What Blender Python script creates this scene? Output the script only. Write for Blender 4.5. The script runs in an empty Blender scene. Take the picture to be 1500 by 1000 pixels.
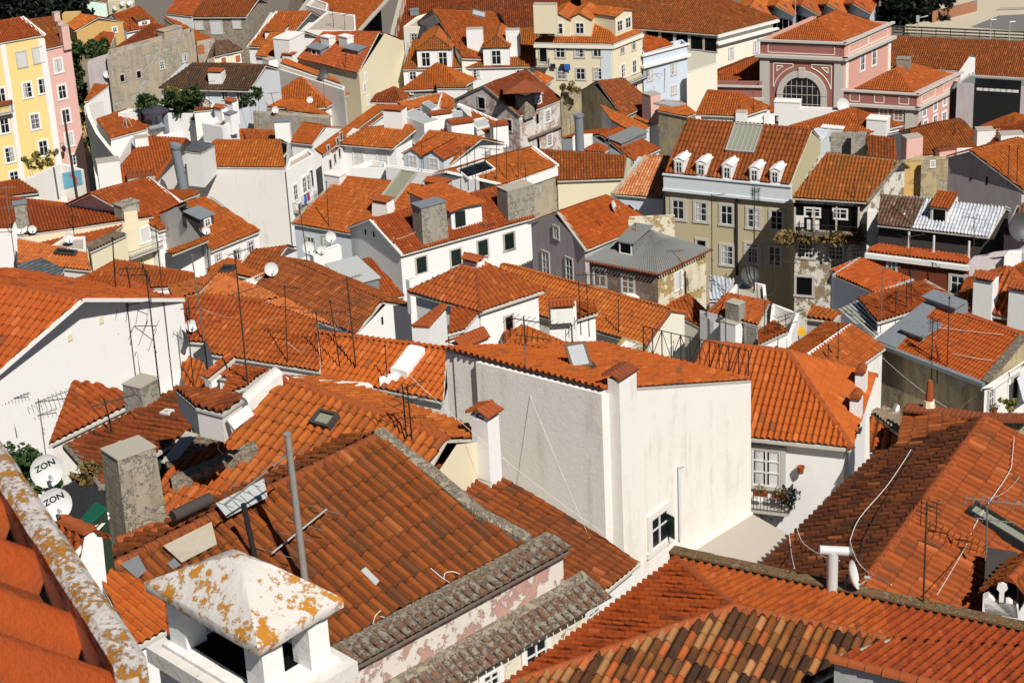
import bpy, bmesh, math, random
import numpy as np
from mathutils import Vector
SC = bpy.context.scene
COL = SC.collection
RND = random.Random(7)
NPR = np.random.default_rng(5)
R = math.radians
# ---------------------------------------------------------------- camera model (a 72 mm lens looking down over the roofs)
FPX, CX, CY = 3000.0, 750.0, 500.0
CAMZ = 90.0
TH, RO = R(23.3), R(2.9)
F_ = Vector((0, math.cos(TH), -math.sin(TH)))
R0 = Vector((1, 0, 0)); U0 = Vector((0, math.sin(TH), math.cos(TH)))
RX = R0 * math.cos(RO) - U0 * math.sin(RO)
UX = R0 * math.sin(RO) + U0 * math.cos(RO)
CAM = Vector((0, 0, CAMZ))
def ray(p):
    return (F_ * FPX + RX * (p[0] - CX) - UX * (p[1] - CY)).normalized()
def onz(p, z):
    r = ray(p); t = (z - CAMZ) / r.z
    return CAM + r * t
def at(p, d): return CAM + ray(p) * d
def proj(v):
    q = v - CAM; w = q.dot(F_)
    return (CX + FPX * q.dot(RX) / w, CY - FPX * q.dot(UX) / w)
def dtab(y):
    return float(np.interp(y, [-80, 0, 100, 200, 300, 400, 500, 600, 700, 800, 900, 1000, 1100], [370, 320, 262, 210, 175, 140, 110, 88, 75, 66, 57, 50, 45]))
def gz(Y):
    return float(np.interp(Y, [-300, 0, 30, 42, 58, 67, 80, 101, 130, 165, 200, 252, 310, 350, 4000], [84, 66, 54, 50, 46, 44, 40, 34, 27, 20, 15, 8, 3, 2.4, 2]))
ZON = {'x': (0, 0, 1)}
for i, L in enumerate('abcdefghijklmnop'):
    ZON[L] = ((0, 370, 740, 1100)[i % 4], (0, 240, 490, 730)[i // 4], .27)
ZON.update(q=(250, 360, .2), r=(0, 640, .2), s=(1250, 560, .17), t=(550, 120, .17), u=(1240, 380, .18), v=(960, 400, .19))
def P(s):
    if not isinstance(s, str): return s
    x, y = s[1:].split(','); z = ZON[s[0]]
    return (z[0] + float(x) * z[2], z[1] + float(y) * z[2])
def PP(s): return [P(w) for w in s.split()]
# ---------------------------------------------------------------- materials
MATS = {}
def newmat(n):
    m = bpy.data.materials.new(n); m.use_nodes = True
    nt = m.node_tree; nt.nodes.clear()
    o = nt.nodes.new('ShaderNodeOutputMaterial'); b = nt.nodes.new('ShaderNodeBsdfPrincipled')
    nt.links.new(b.outputs[0], o.inputs[0])
    MATS[n] = m
    return m, nt, b
class NT:
    def __init__(s, nt): s.nt = nt
    def n(s, t, **k):
        x = s.nt.nodes.new(t)
        for a, v in k.items():
            if a == 'i':
                for kk, vv in v.items(): x.inputs[kk].default_value = vv
            else: setattr(x, a, v)
        return x
    def l(s, a, b): s.nt.links.new(a, b)
    def math(s, op, a, b=None, clamp=False):
        x = s.n('ShaderNodeMath', operation=op, use_clamp=clamp)
        for i, v in enumerate((a, b)):
            if v is None: continue
            if hasattr(v, 'is_linked'): s.l(v, x.inputs[i])
            else: x.inputs[i].default_value = v
        return x.outputs[0]
    def noise(s, vec, scale, det=4, rough=.6):
        x = s.n('ShaderNodeTexNoise', i={'Scale': scale, 'Detail': det, 'Roughness': rough})
        if vec is not None: s.l(vec, x.inputs['Vector'])
        return x.outputs[0]
    def ramp(s, fac, stops, interp='LINEAR'):
        x = s.n('ShaderNodeValToRGB'); cr = x.color_ramp; cr.interpolation = interp
        while len(cr.elements) < len(stops): cr.elements.new(.5)
        for e, (p, c) in zip(cr.elements, stops):
            e.position = p; e.color = (*c, 1) if len(c) == 3 else c
        s.l(fac, x.inputs[0]); return x.outputs[0]
    def mix(s, fac, a, b, mode='MIX'):
        x = s.n('ShaderNodeMix', data_type='RGBA', blend_type=mode)
        for sock, v in ((x.inputs[0], fac), (x.inputs[6], a), (x.inputs[7], b)):
            if hasattr(v, 'is_linked'): s.l(v, sock)
            else: sock.default_value = v if isinstance(v, float) else (*v, 1)
        return x.outputs[2]
    def pos(s, scale=(1, 1, 1)):
        g = s.n('ShaderNodeNewGeometry'); m = s.n('ShaderNodeMapping')
        m.inputs['Scale'].default_value = scale
        s.l(g.outputs['Position'], m.inputs[0]); return m.outputs[0]
    def bump(s, h, dist, st=1.0):
        b = s.n('ShaderNodeBump', i={'Strength': st, 'Distance': dist}); s.l(h, b.inputs['Height']); return b.outputs[0]
def smooth(x, a, b): return [(a, (0, 0, 0)), (b, (1, 1, 1))]
def tilemat(name, cols, dirt=(.10, .045, .025), amt=.5, lich=None, lamt=.55, var=.7, big=.45, fine=5.0):
    m, nt, b = newmat(name); t = NT(nt)
    uv = t.n('ShaderNodeUVMap').outputs[0]
    sx = t.n('ShaderNodeSeparateXYZ'); t.l(uv, sx.inputs[0])
    fu = t.math('FLOOR', sx.outputs[0]); fv = t.math('FLOOR', sx.outputs[1])
    cb = t.n('ShaderNodeCombineXYZ'); t.l(fu, cb.inputs[0]); t.l(fv, cb.inputs[1])
    oi = t.n('ShaderNodeObjectInfo'); t.l(t.math('MULTIPLY', oi.outputs['Random'], 91.0), cb.inputs[2])
    wn = t.n('ShaderNodeTexWhiteNoise', noise_dimensions='3D'); t.l(cb.outputs[0], wn.inputs[0])
    pos = t.pos()
    nb = t.noise(pos, big, 5, .65); nf = t.noise(pos, fine, 5, .72); ns = t.noise(t.pos((1, 1, 1)), 1.6, 5, .7)
    fac = t.math('ADD', t.math('MULTIPLY', t.math('SUBTRACT', wn.outputs[0], .5), var), .5, True)
    fac = t.math('ADD', fac, t.math('MULTIPLY', t.math('SUBTRACT', nb, .5), 1.1), True)
    n = len(cols); w2 = t.n('ShaderNodeSeparateColor'); t.l(wn.outputs[1], w2.inputs[0])
    c = t.ramp(fac, [(i / (n - 1), x) for i, x in enumerate(cols)])
    d = t.ramp(t.math('ADD', t.math('MULTIPLY', nb, .55), t.math('MULTIPLY', nf, .45)), [(.68 - .36 * amt, (0, 0, 0)), (.86 - .3 * amt, (1, 1, 1))])
    c = t.mix(t.math('MULTIPLY', d, .25 + .6 * amt), c, dirt)
    c = t.mix(t.ramp(w2.outputs[1], [(.955, (0, 0, 0)), (.957, (.62, .62, .62))], 'CONSTANT'), c, tuple(x * 1.3 for x in dirt))
    c = t.mix(t.ramp(w2.outputs[2], [(.965, (0, 0, 0)), (.967, (.6, .6, .6))], 'CONSTANT'), c, tuple(min(.6, x * 1.25 + .02) for x in cols[-1]))
    su = t.n('ShaderNodeCombineXYZ'); t.l(t.math('MULTIPLY', sx.outputs[0], .8), su.inputs[0]); t.l(t.math('MULTIPLY', sx.outputs[1], .13), su.inputs[1]); t.l(t.math('MULTIPLY', oi.outputs['Random'], 37.0), su.inputs[2])
    st = t.ramp(t.noise(su.outputs[0], 1.3, 4, .7), [(.46, (0, 0, 0)), (.72, (1, 1, 1))])
    c = t.mix(t.math('MULTIPLY', st, .12 + .48 * amt), c, dirt)
    # channel grime between the covers
    fr = t.math('FRACT', sx.outputs[0]); ed = t.math('ABSOLUTE', t.math('SUBTRACT', fr, .5))
    g = t.ramp(t.math('ADD', ed, t.math('MULTIPLY', t.math('SUBTRACT', ns, .5), .24)), [(.36 - .2 * amt, (0, 0, 0)), (.47 - .06 * amt, (1, 1, 1))])
    c = t.mix(t.math('MULTIPLY', g, .5 + .4 * amt), c, tuple(x * .6 for x in dirt))
    fq = t.math('FRACT', sx.outputs[1]); cl = t.ramp(t.math('ADD', fq, t.math('MULTIPLY', t.math('SUBTRACT', nf, .5), .08)), [(.05, (1, 1, 1)), (.13, (0, 0, 0))])
    c = t.mix(t.math('MULTIPLY', cl, .25 + .5 * amt), c, tuple(x * .7 for x in dirt))
    if lich:
        l = t.ramp(t.math('ADD', t.math('MULTIPLY', ns, .6), t.math('MULTIPLY', t.noise(pos, 14, 3, .7), .4)), [(1 - lamt, (0, 0, 0)), (1.08 - lamt, (1, 1, 1))])
        c = t.mix(t.math('MULTIPLY', l, .8), c, lich)
    hv = t.n('ShaderNodeHueSaturation'); t.l(c, hv.inputs['Color'])
    t.l(t.math('ADD', t.math('MULTIPLY', oi.outputs['Random'], .24), .86), hv.inputs['Value'])
    t.l(t.math('ADD', t.math('MULTIPLY', oi.outputs['Random'], .010), .496), hv.inputs['Hue'])
    t.l(hv.outputs[0], b.inputs['Base Color'])
    b.inputs['Roughness'].default_value = .8; b.inputs['Specular IOR Level'].default_value = .25
    t.l(t.bump(nf, .01), b.inputs['Normal'])
    return m
tilemat('t_orange', [(0.272, 0.0564, 0.0084), (0.352, 0.0752, 0.0106), (0.384, 0.0854, 0.0122), (0.432, 0.1153, 0.0198)], dirt=(.15, .045, .015), amt=.5)
tilemat('t_fresh', [(0.368, 0.0726, 0.0091), (0.408, 0.0837, 0.0106), (0.424, 0.0905, 0.0122), (0.456, 0.1067, 0.0152)], amt=.1, big=.2)
tilemat('t_fresh_near', [(0.352, 0.0683, 0.0091), (0.4, 0.0803, 0.0106), (0.416, 0.0871, 0.0122), (0.44, 0.1008, 0.0152)], dirt=(.16, .08, .04), amt=.2, big=1.6, lich=(.30, .15, .04), lamt=.27, fine=34.0)
tilemat('t_salmon', [(0.4, 0.0982, 0.0228), (0.44, 0.111, 0.0274), (0.456, 0.1179, 0.0289), (0.48, 0.1366, 0.0379)], amt=.18)
tilemat('t_red', [(0.2604, 0.0421, 0.0067), (0.336, 0.0573, 0.0084), (0.3696, 0.067, 0.0092), (0.3864, 0.0784, 0.0117)], dirt=(.13, .035, .012), amt=.25)
tilemat('t_brown', [(0.136, 0.0325, 0.0076), (0.216, 0.047, 0.0084), (0.264, 0.0581, 0.0099), (0.32, 0.0769, 0.0152)], dirt=(.08, .032, .014), amt=.55)
tilemat('t_moss', [(0.1741, 0.0371, 0.0069), (0.2355, 0.0511, 0.0088), (0.2662, 0.0604, 0.0099), (0.3277, 0.0813, 0.0129)], dirt=(.055, .026, .013), amt=.6, lich=(.27, .15, .03), lamt=.27, var=.6)
tilemat('t_ochre', [(0.2268, 0.0538, 0.0089), (0.3024, 0.0703, 0.011), (0.336, 0.0825, 0.0123), (0.3864, 0.0969, 0.0164)], dirt=(.09, .05, .015), amt=.55, lich=(.33, .22, .05), lamt=.36)
tilemat('t_mixed', [(0.035, 0.014, 0.008), (0.075, 0.026, 0.010), (0.13, 0.043, 0.012), (0.24, 0.085, 0.020), (0.17, 0.052, 0.012), (0.40, 0.078, 0.02), (0.324, 0.1445, 0.052)], dirt=(.05, .03, .02), amt=.3, var=1.25, big=.3)
tilemat('t_mottle', [(.12, .07, .04), (.20, .12, .07), (.17, .075, .035), (.30, .21, .14)], dirt=(.05, .035, .025), amt=.6, lich=(.34, .29, .21), lamt=.42)
tilemat('t_dark', [(.05, .03, .02), (.10, .045, .02), (.13, .06, .025), (.2, .075, .02)], dirt=(.03, .022, .017), amt=.8, lich=(.14, .12, .06), lamt=.38)
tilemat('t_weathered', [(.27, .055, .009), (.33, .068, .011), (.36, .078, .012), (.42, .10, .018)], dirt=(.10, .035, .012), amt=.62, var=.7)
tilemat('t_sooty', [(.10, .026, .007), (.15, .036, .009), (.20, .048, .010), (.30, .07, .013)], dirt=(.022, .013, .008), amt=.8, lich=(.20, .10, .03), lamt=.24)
tilemat('t_greymetal', [(.085, .09, .10), (.10, .11, .12), (.13, .14, .15), (.16, .17, .18)], dirt=(.05, .05, .05), amt=.3)
tilemat('t_silver', [(.42, .45, .5), (.5, .53, .58), (.58, .6, .63), (.62, .64, .66)], dirt=(.25, .26, .3), amt=.25, lich=(.75, .76, .78), lamt=.4)
tilemat('t_lichen', [(.15, .12, .09), (.22, .17, .12), (.2, .12, .07), (.28, .22, .16)], dirt=(.07, .055, .045), amt=.6, lich=(.34, .30, .23), lamt=.45)
tilemat('t_cream', [(.48, .16, .06), (.52, .25, .12), (.5, .13, .04), (.56, .32, .18)], amt=.2)
def plaster(name, col, stain=(.3, .27, .22), amt=.3, bump=.012, patch=None, pamt=.4, rough=.9, streak=True, crack=0.0, psc=.7, soft=0):
    m, nt, b = newmat(name); t = NT(nt)
    pos = t.pos(); n1 = t.noise(pos, .45, 6, .7); n2 = t.noise(t.pos((1.6, 1.6, .16)), 1.5, 5, .65); n3 = t.noise(pos, 9, 5, .75)
    mixn = t.math('ADD', t.math('ADD', t.math('MULTIPLY', n1, .4), t.math('MULTIPLY', n2, .42 if streak else .1)), t.math('MULTIPLY', n3, .18))
    lo = .66 - .30 * amt
    f = t.ramp(mixn, [(lo, (0, 0, 0)), (lo + .2, (1, 1, 1))])
    c = t.mix(t.math('MULTIPLY', f, min(.85, .2 + amt)), tuple(col), tuple(stain))
    c = t.mix(t.math('MULTIPLY', n3, .10), c, tuple(x * .7 for x in col))
    h = t.math('ADD', t.math('MULTIPLY', n3, .6), t.math('MULTIPLY', n1, 1.2))
    if patch:
        pn = t.noise(pos, psc, 7, .72); pm = t.ramp(pn, [(.62 - .25 * pamt, (0, 0, 0)), (.645 - .25 * pamt, (1, 1, 1))])
        if soft:
            pn = t.math('ADD', t.math('MULTIPLY', pn, .5), t.math('MULTIPLY', t.noise(pos, psc * 4.3, 6, .75), .5)); pm = t.ramp(pn, [(.66 - .25 * pamt, (0, 0, 0)), (.66 - .25 * pamt + soft, (1, 1, 1))])
        pc = t.mix(t.noise(pos, 3.1, 5, .7), tuple(patch), tuple(x * (.85 if soft else .5) for x in patch))
        c = t.mix(pm, c, pc); h = t.math('SUBTRACT', h, t.math('MULTIPLY', pm, .1 if soft else 1.5))
    if crack:
        dv = t.n('ShaderNodeTexVoronoi', feature='DISTANCE_TO_EDGE', i={'Scale': .55 * (1 + crack)})
        wp = t.n('ShaderNodeVectorMath', operation='ADD')
        nn = t.n('ShaderNodeTexNoise', i={'Scale': 1.7, 'Detail': 5.0}); t.l(pos, nn.inputs['Vector'])
        t.l(pos, wp.inputs[0]); t.l(nn.outputs[1], wp.inputs[1]); t.l(wp.outputs[0], dv.inputs['Vector'])
        k = t.ramp(dv.outputs[0], [(.006, (1, 1, 1)), (.02, (0, 0, 0))])
        c = t.mix(t.math('MULTIPLY', t.math('MULTIPLY', k, n1), 1.1, True), c, tuple(x * .25 for x in col))
    t.l(c, b.inputs['Base Color']); b.inputs['Roughness'].default_value = rough
    b.inputs['Specular IOR Level'].default_value = .2
    t.l(t.bump(h, bump), b.inputs['Normal'])
    return m
ST = (.34, .30, .25)
plaster('white', (.80, .79, .77), (.46, .42, .36), .26, .012)
plaster('white2', (.78, .76, .72), (.36, .31, .25), .42, .016)
plaster('stained', (.75, .72, .67), (.33, .29, .24), .40, .02)
plaster('rough_white', (.82, .785, .73), (.46, .36, .26), .47, .02)
plaster('cream', (.74, .66, .47), (.42, .33, .2), .22, .008)
plaster('ivory', (.78, .74, .62), (.45, .38, .27), .25, .01)
plaster('yellow', (.77, .60, .25), (.5, .38, .17), .18, .008)
plaster('ochre', (.58, .38, .14), (.33, .22, .1), .3, .01)
plaster('pink', (.68, .42, .37), (.42, .28, .25), .2, .008)
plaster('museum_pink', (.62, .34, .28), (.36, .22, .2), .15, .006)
plaster('museum_pink_shaded', (.30, .125, .105), (.16, .08, .07), .2, .006)  # museum pink with the shade of the front put into the colour
plaster('attic', (.66, .60, .53), (.36, .30, .25), .4, .012, patch=(.62, .36, .30), pamt=.42, psc=1.6)
plaster('mauve', (.50, .44, .44), (.26, .22, .22), .55, .012)
plaster('greige', (.51, .44, .28), (.27, .23, .17), .35, .01)
plaster('grey_beige', (.40, .34, .25), (.17, .145, .11), .6, .02, patch=(.50, .47, .42), pamt=.35)
plaster('tan', (.44, .36, .215), (.13, .11, .07), .7, .02, patch=(.47, .42, .34), pamt=.32)
plaster('stone', (.32, .27, .2), (.14, .12, .09), .6, .04, patch=(.42, .37, .3), pamt=.5, psc=1.8)
plaster('decay', (.70, .66, .58), (.30, .24, .17), .5, .03, patch=(.40, .29, .17), pamt=.38, crack=.4)
plaster('decay_pink', (.66, .61, .57), (.22, .19, .17), .62, .02, patch=(.55, .36, .29), pamt=.36)
plaster('decay_cream', (.68, .61, .47), (.3, .22, .12), .55, .02, patch=(.52, .36, .14), pamt=.34)
plaster('red_brown', (.17, .045, .022), (.07, .03, .02), .4, .01)
plaster('blue_grey', (.56, .63, .70), (.34, .37, .4), .3, .008)
plaster('mint', (.60, .76, .66), (.4, .5, .43), .15, .006)
plaster('pale_blue', (.62, .67, .70), (.4, .4, .4), .3, .008)
plaster('concrete', (.33, .30, .25), (.12, .11, .09), .6, .03, patch=(.42, .39, .33), pamt=.42, psc=1.1)
plaster('shaded_brown_render', (.20, .14, .11), (.09, .06, .05), .5, .02, patch=(.34, .27, .2), pamt=.3)  # brown paint darkened further by painted-in shade
plaster('lichen_stone', (.52, .485, .45), (.36, .33, .3), .5, .02, patch=(.40, .17, .02), pamt=.62, psc=15.0, streak=False, soft=.025)
plaster('mossy', (.22, .18, .13), (.08, .07, .055), .6, .03, patch=(.36, .31, .24), pamt=.55, psc=5, streak=False)
plaster('mortar', (.40, .36, .30), (.18, .15, .12), .5, .02, streak=False)
plaster('dirty_white', (.62, .59, .53), (.2, .16, .11), .55, .02, patch=(.34, .2, .08), pamt=.15, psc=1.5)
plaster('eave_mortar', (.52, .48, .42), (.3, .26, .21), .4, .01)
plaster('soffit_shade', (.16, .12, .09), (.08, .06, .05), .4, .01)  # dark dormer eaves, and the shadow line painted under the coping tiles
plaster('trim', (.50, .47, .43), (.3, .27, .24), .3, .006)
plaster('trim_white', (.76, .75, .72), (.5, .46, .4), .2, .006)
plaster('brick', (.34, .15, .08), (.17, .09, .06), .5, .02, patch=(.30, .28, .27), pamt=.3)
plaster('dark_wall', (.06, .05, .045), (.03, .028, .025), .4, .01)
plaster('green_wall', (.025, .05, .03), (.015, .03, .02), .4, .01)
plaster('grey_metal', (.20, .22, .24), (.1, .11, .12), .45, .004, rough=.5)
plaster('pale_metal', (.42, .43, .42), (.26, .26, .25), .4, .004, rough=.45)
plaster('zinc', (.20, .205, .20), (.17, .15, .12), .5, .006, patch=(.34, .26, .17), pamt=.12, rough=.5)
plaster('fabric', (.40, .355, .31), (.42, .37, .31), .25, .004)
plaster('sand', (.50, .44, .33), (.36, .31, .22), .4, .004, streak=False)
plaster('asphalt', (.17, .165, .16), (.1, .1, .1), .4, .004, streak=False)
plaster('cobble', (.17, .15, .125), (.07, .065, .055), .5, .02, streak=False)
plaster('lane', (.38, .33, .26), (.22, .19, .15), .5, .02, streak=False)
plaster('terrace', (.42, .36, .3), (.22, .19, .16), .5, .006, streak=False)
plaster('mossy_brown', (.17, .10, .045), (.07, .04, .02), .6, .03, patch=(.28, .20, .12), pamt=.4, psc=3.5, streak=False)
plaster('old_tiles', (.20, .11, .07), (.08, .06, .045), .6, .03, patch=(.32, .28, .22), pamt=.55, psc=5, streak=False)
plaster('decay_cream2', (.68, .62, .50), (.38, .32, .24), .4, .015, patch=(.50, .40, .24), pamt=.15, crack=.5)
plaster('old_stone', (.36, .31, .235), (.10, .085, .06), .72, .04, patch=(.46, .41, .33), pamt=.36, psc=2.2)
plaster('zinc2', (.42, .37, .29), (.25, .22, .17), .5, .02, rough=.5)
plaster('lichen_cap', (.58, .545, .50), (.40, .37, .33), .5, .012, patch=(.46, .19, .02), pamt=.56, psc=5.0, streak=False, soft=.03)
plaster('lichen_slab', (.64, .61, .56), (.36, .31, .26), .5, .012, patch=(.42, .25, .05), pamt=.36, psc=6, streak=False, soft=.07)
def flat(name, col, rough=.6, metal=0.0, spec=.4, vary=.15):
    m, nt, b = newmat(name); t = NT(nt)
    n = t.noise(t.pos(), 3.0, 4, .6)
    c = t.mix(t.math('MULTIPLY', n, vary * 2), tuple(col), tuple(x * .5 for x in col))
    t.l(c, b.inputs['Base Color']); b.inputs['Roughness'].default_value = rough; b.inputs['Metallic'].default_value = metal
    b.inputs['Specular IOR Level'].default_value = spec
    return m
flat('glass', (.012, .014, .016), .12, 0, .6)
flat('dark_void', (.006, .006, .006), .9, 0, .05)
flat('sash_white', (.72, .72, .70), .5)
flat('sash_green', (.012, .035, .022), .5)
flat('shutter_green', (.010, .022, .016), .6)
flat('shutter_white', (.66, .66, .65), .6)
flat('shutter_orange', (.42, .13, .04), .6)
flat('curtain', (.62, .62, .6), .8)
flat('iron', (.02, .02, .02), .6)
flat('rust', (.05, .03, .02), .7)
flat('steel', (.16, .155, .145), .7)
flat('steel_pale', (.50, .50, .50), .4, .3)
flat('steel_pale2', (.36, .34, .31), .5, .2, vary=.3)
flat('alu', (.55, .55, .55), .35, .7)
flat('dish_white', (.64, .64, .62), .5, vary=.25)
flat('dish_grey', (.07, .07, .07), .5)
flat('cable_white', (.7, .68, .64), .6)
flat('cable_black', (.02, .02, .02), .6)
flat('ink', (.012, .012, .012), .6)
flat('terracotta', (.35, .078, .016), .8, vary=.3)
flat('terracotta_old', (.25, .062, .018), .85, vary=.35)
flat('yellow_plastic', (.7, .38, .03), .5)
flat('green_sheet', (.01, .10, .055), .4)
flat('parasol', (.045, .04, .06), .8)
flat('blue_cloth', (.02, .12, .5), .9)
flat('dark_cloth', (.02, .02, .025), .9)
flat('red_cloth', (.4, .03, .04), .9)
flat('pale_cloth', (.6, .6, .62), .9)
flat('mural_blue', (.16, .42, .58), .8)
flat('mural_green', (.22, .5, .34), .8)
flat('dolphin', (.55, .14, .12), .8)
flat('wood', (.14, .08, .04), .8)
flat('sky_glass', (.42, .45, .46), .15, 0, .6)
flat('old_glass', (.26, .27, .2), .3, 0, .5)
def leafmat(name, a, b_, c_):
    m, nt, b = newmat(name); t = NT(nt)
    g = t.n('ShaderNodeNewGeometry')
    c = t.ramp(g.outputs['Random Per Island'], [(0, a), (.55, b_), (1, c_)])
    t.l(c, b.inputs['Base Color']); b.inputs['Roughness'].default_value = .6
    b.inputs['Specular IOR Level'].default_value = .25
    return m
leafmat('leaf', (.010, .026, .007), (.026, .052, .012), (.06, .095, .02))
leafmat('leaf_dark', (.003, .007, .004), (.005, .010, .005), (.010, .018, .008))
leafmat('leaf_dry', (.10, .07, .025), (.17, .11, .035), (.22, .15, .05))
leafmat('leaf_yellow', (.05, .075, .015), (.16, .15, .03), (.3, .2, .04))
flat('bark', (.10, .07, .045), .9, vary=.3)
# ---------------------------------------------------------------- mesh helpers
def link(name, me, mat=None, parent=None, loc=None):
    o = bpy.data.objects.new(name, me); COL.objects.link(o)
    if mat is not None and me is not None: me.materials.append(MATS[mat] if isinstance(mat, str) else mat)
    if parent is not None:
        o.parent = parent
    return o
def setp(o, label=None, cat=None, group=None, kind=None):
    if label: o['label'] = label
    if cat: o['category'] = cat
    if group: o['group'] = group
    if kind: o['kind'] = kind
    return o
class MB:
    """collects pieces in world space and links them as one mesh, local to an origin"""
    def __init__(s): s.v = []; s.f = []
    def poly(s, pts):
        i = len(s.v); s.v += [tuple(p) for p in pts]; s.f.append(tuple(range(i, i + len(pts))))
    def prism(s, pts, vec):
        n = len(pts); i = len(s.v); vec = Vector(vec)
        s.v += [tuple(p) for p in pts] + [tuple(Vector(p) + vec) for p in pts]
        s.f.append(tuple(range(i, i + n))); s.f.append(tuple(range(i + 2 * n - 1, i + n - 1, -1)))
        for k in range(n): s.f.append((i + k, i + n + k, i + n + (k + 1) % n, i + (k + 1) % n))
    def box(s, c, X, Y, Z, lx, ly, lz):
        """c = centre of the base; extents lx, ly (full), lz up along Z"""
        c = Vector(c); a = X * (lx / 2); b = Y * (ly / 2)
        s.prism([c - a - b, c + a - b, c + a + b, c - a + b], Z * lz)
    def tube(s, pts, r, n=6, r2=None, cap=True):
        pts = [Vector(p) for p in pts]; rings = []
        m = len(pts)
        for k, p in enumerate(pts):
            d = (pts[min(k + 1, m - 1)] - pts[max(k - 1, 0)]).normalized()
            a = d.cross(Vector((0, 0, 1)))
            if a.length < .05: a = d.cross(Vector((1, 0, 0)))
            a.normalize(); b = d.cross(a); rr = r if r2 is None else r + (r2 - r) * k / max(1, m - 1)
            i = len(s.v)
            for j in range(n):
                t = 2 * math.pi * j / n
                s.v.append(tuple(p + a * (rr * math.cos(t)) + b * (rr * math.sin(t))))
            rings.append(i)
        for k in range(m - 1):
            for j in range(n):
                j2 = (j + 1) % n
                s.f.append((rings[k] + j, rings[k] + j2, rings[k + 1] + j2, rings[k + 1] + j))
        if cap:
            s.f.append(tuple(rings[0] + j for j in range(n - 1, -1, -1))); s.f.append(tuple(rings[-1] + j for j in range(n)))
    def lathe(s, c, axis, prof, n=20):
        """prof = [(r, h)] along axis"""
        c = Vector(c); ax = Vector(axis).normalized(); a = ax.cross(Vector((0, 0, 1)))
        if a.length < .05: a = Vector((1, 0, 0))
        a.normalize(); b = ax.cross(a); rings = []
        for r, h in prof:
            rings.append(len(s.v))
            for j in range(n):
                t = 2 * math.pi * j / n
                s.v.append(tuple(c + ax * h + a * (r * math.cos(t)) + b * (r * math.sin(t))))
        for k in range(len(prof) - 1):
            for j in range(n):
                j2 = (j + 1) % n
                s.f.append((rings[k] + j, rings[k] + j2, rings[k + 1] + j2, rings[k + 1] + j))
    def build(s, name, mat, parent=None, org=None, smooth=False, fix=True):
        org = Vector(org) if org is not None else (parent['_org_v'] if False else Vector((0, 0, 0)))
        me = bpy.data.meshes.new(name)
        me.from_pydata([(x - org.x, y - org.y, z - org.z) for x, y, z in s.v], [], s.f)
        if fix:
            bm = bmesh.new(); bm.from_mesh(me); bmesh.ops.recalc_face_normals(bm, faces=bm.faces[:]); bm.to_mesh(me); bm.free()
        if smooth:
            me.polygons.foreach_set('use_smooth', [True] * len(me.polygons))
            me.set_sharp_from_angle(angle=R(40))
        return link(name, me, mat, parent)
ORG = {}
def empty(name, loc, label=None, cat=None, group=None):
    o = bpy.data.objects.new(name, None); COL.objects.link(o); o.location = loc; o.empty_display_size = .3
    ORG[o.name] = Vector(loc)
    return setp(o, label, cat, group)
def part(mb, name, mat, root, smooth=False, parent=None, fix=True):
    """root = the thing's Empty (gives the origin); parent = the part to hang a sub-part on"""
    return mb.build(name, mat, parent or root, ORG[root.name], smooth, fix)
def top(mb, name, mat, label, cat, group=None, smooth=False, kind=None):
    c = np.array(mb.v); org = Vector((float(c[:, 0].mean()), float(c[:, 1].mean()), float(c[:, 2].min())))
    o = mb.build(name, mat, None, org, smooth); o.location = org; ORG[o.name] = org
    return setp(o, label, cat, group, kind)
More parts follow.
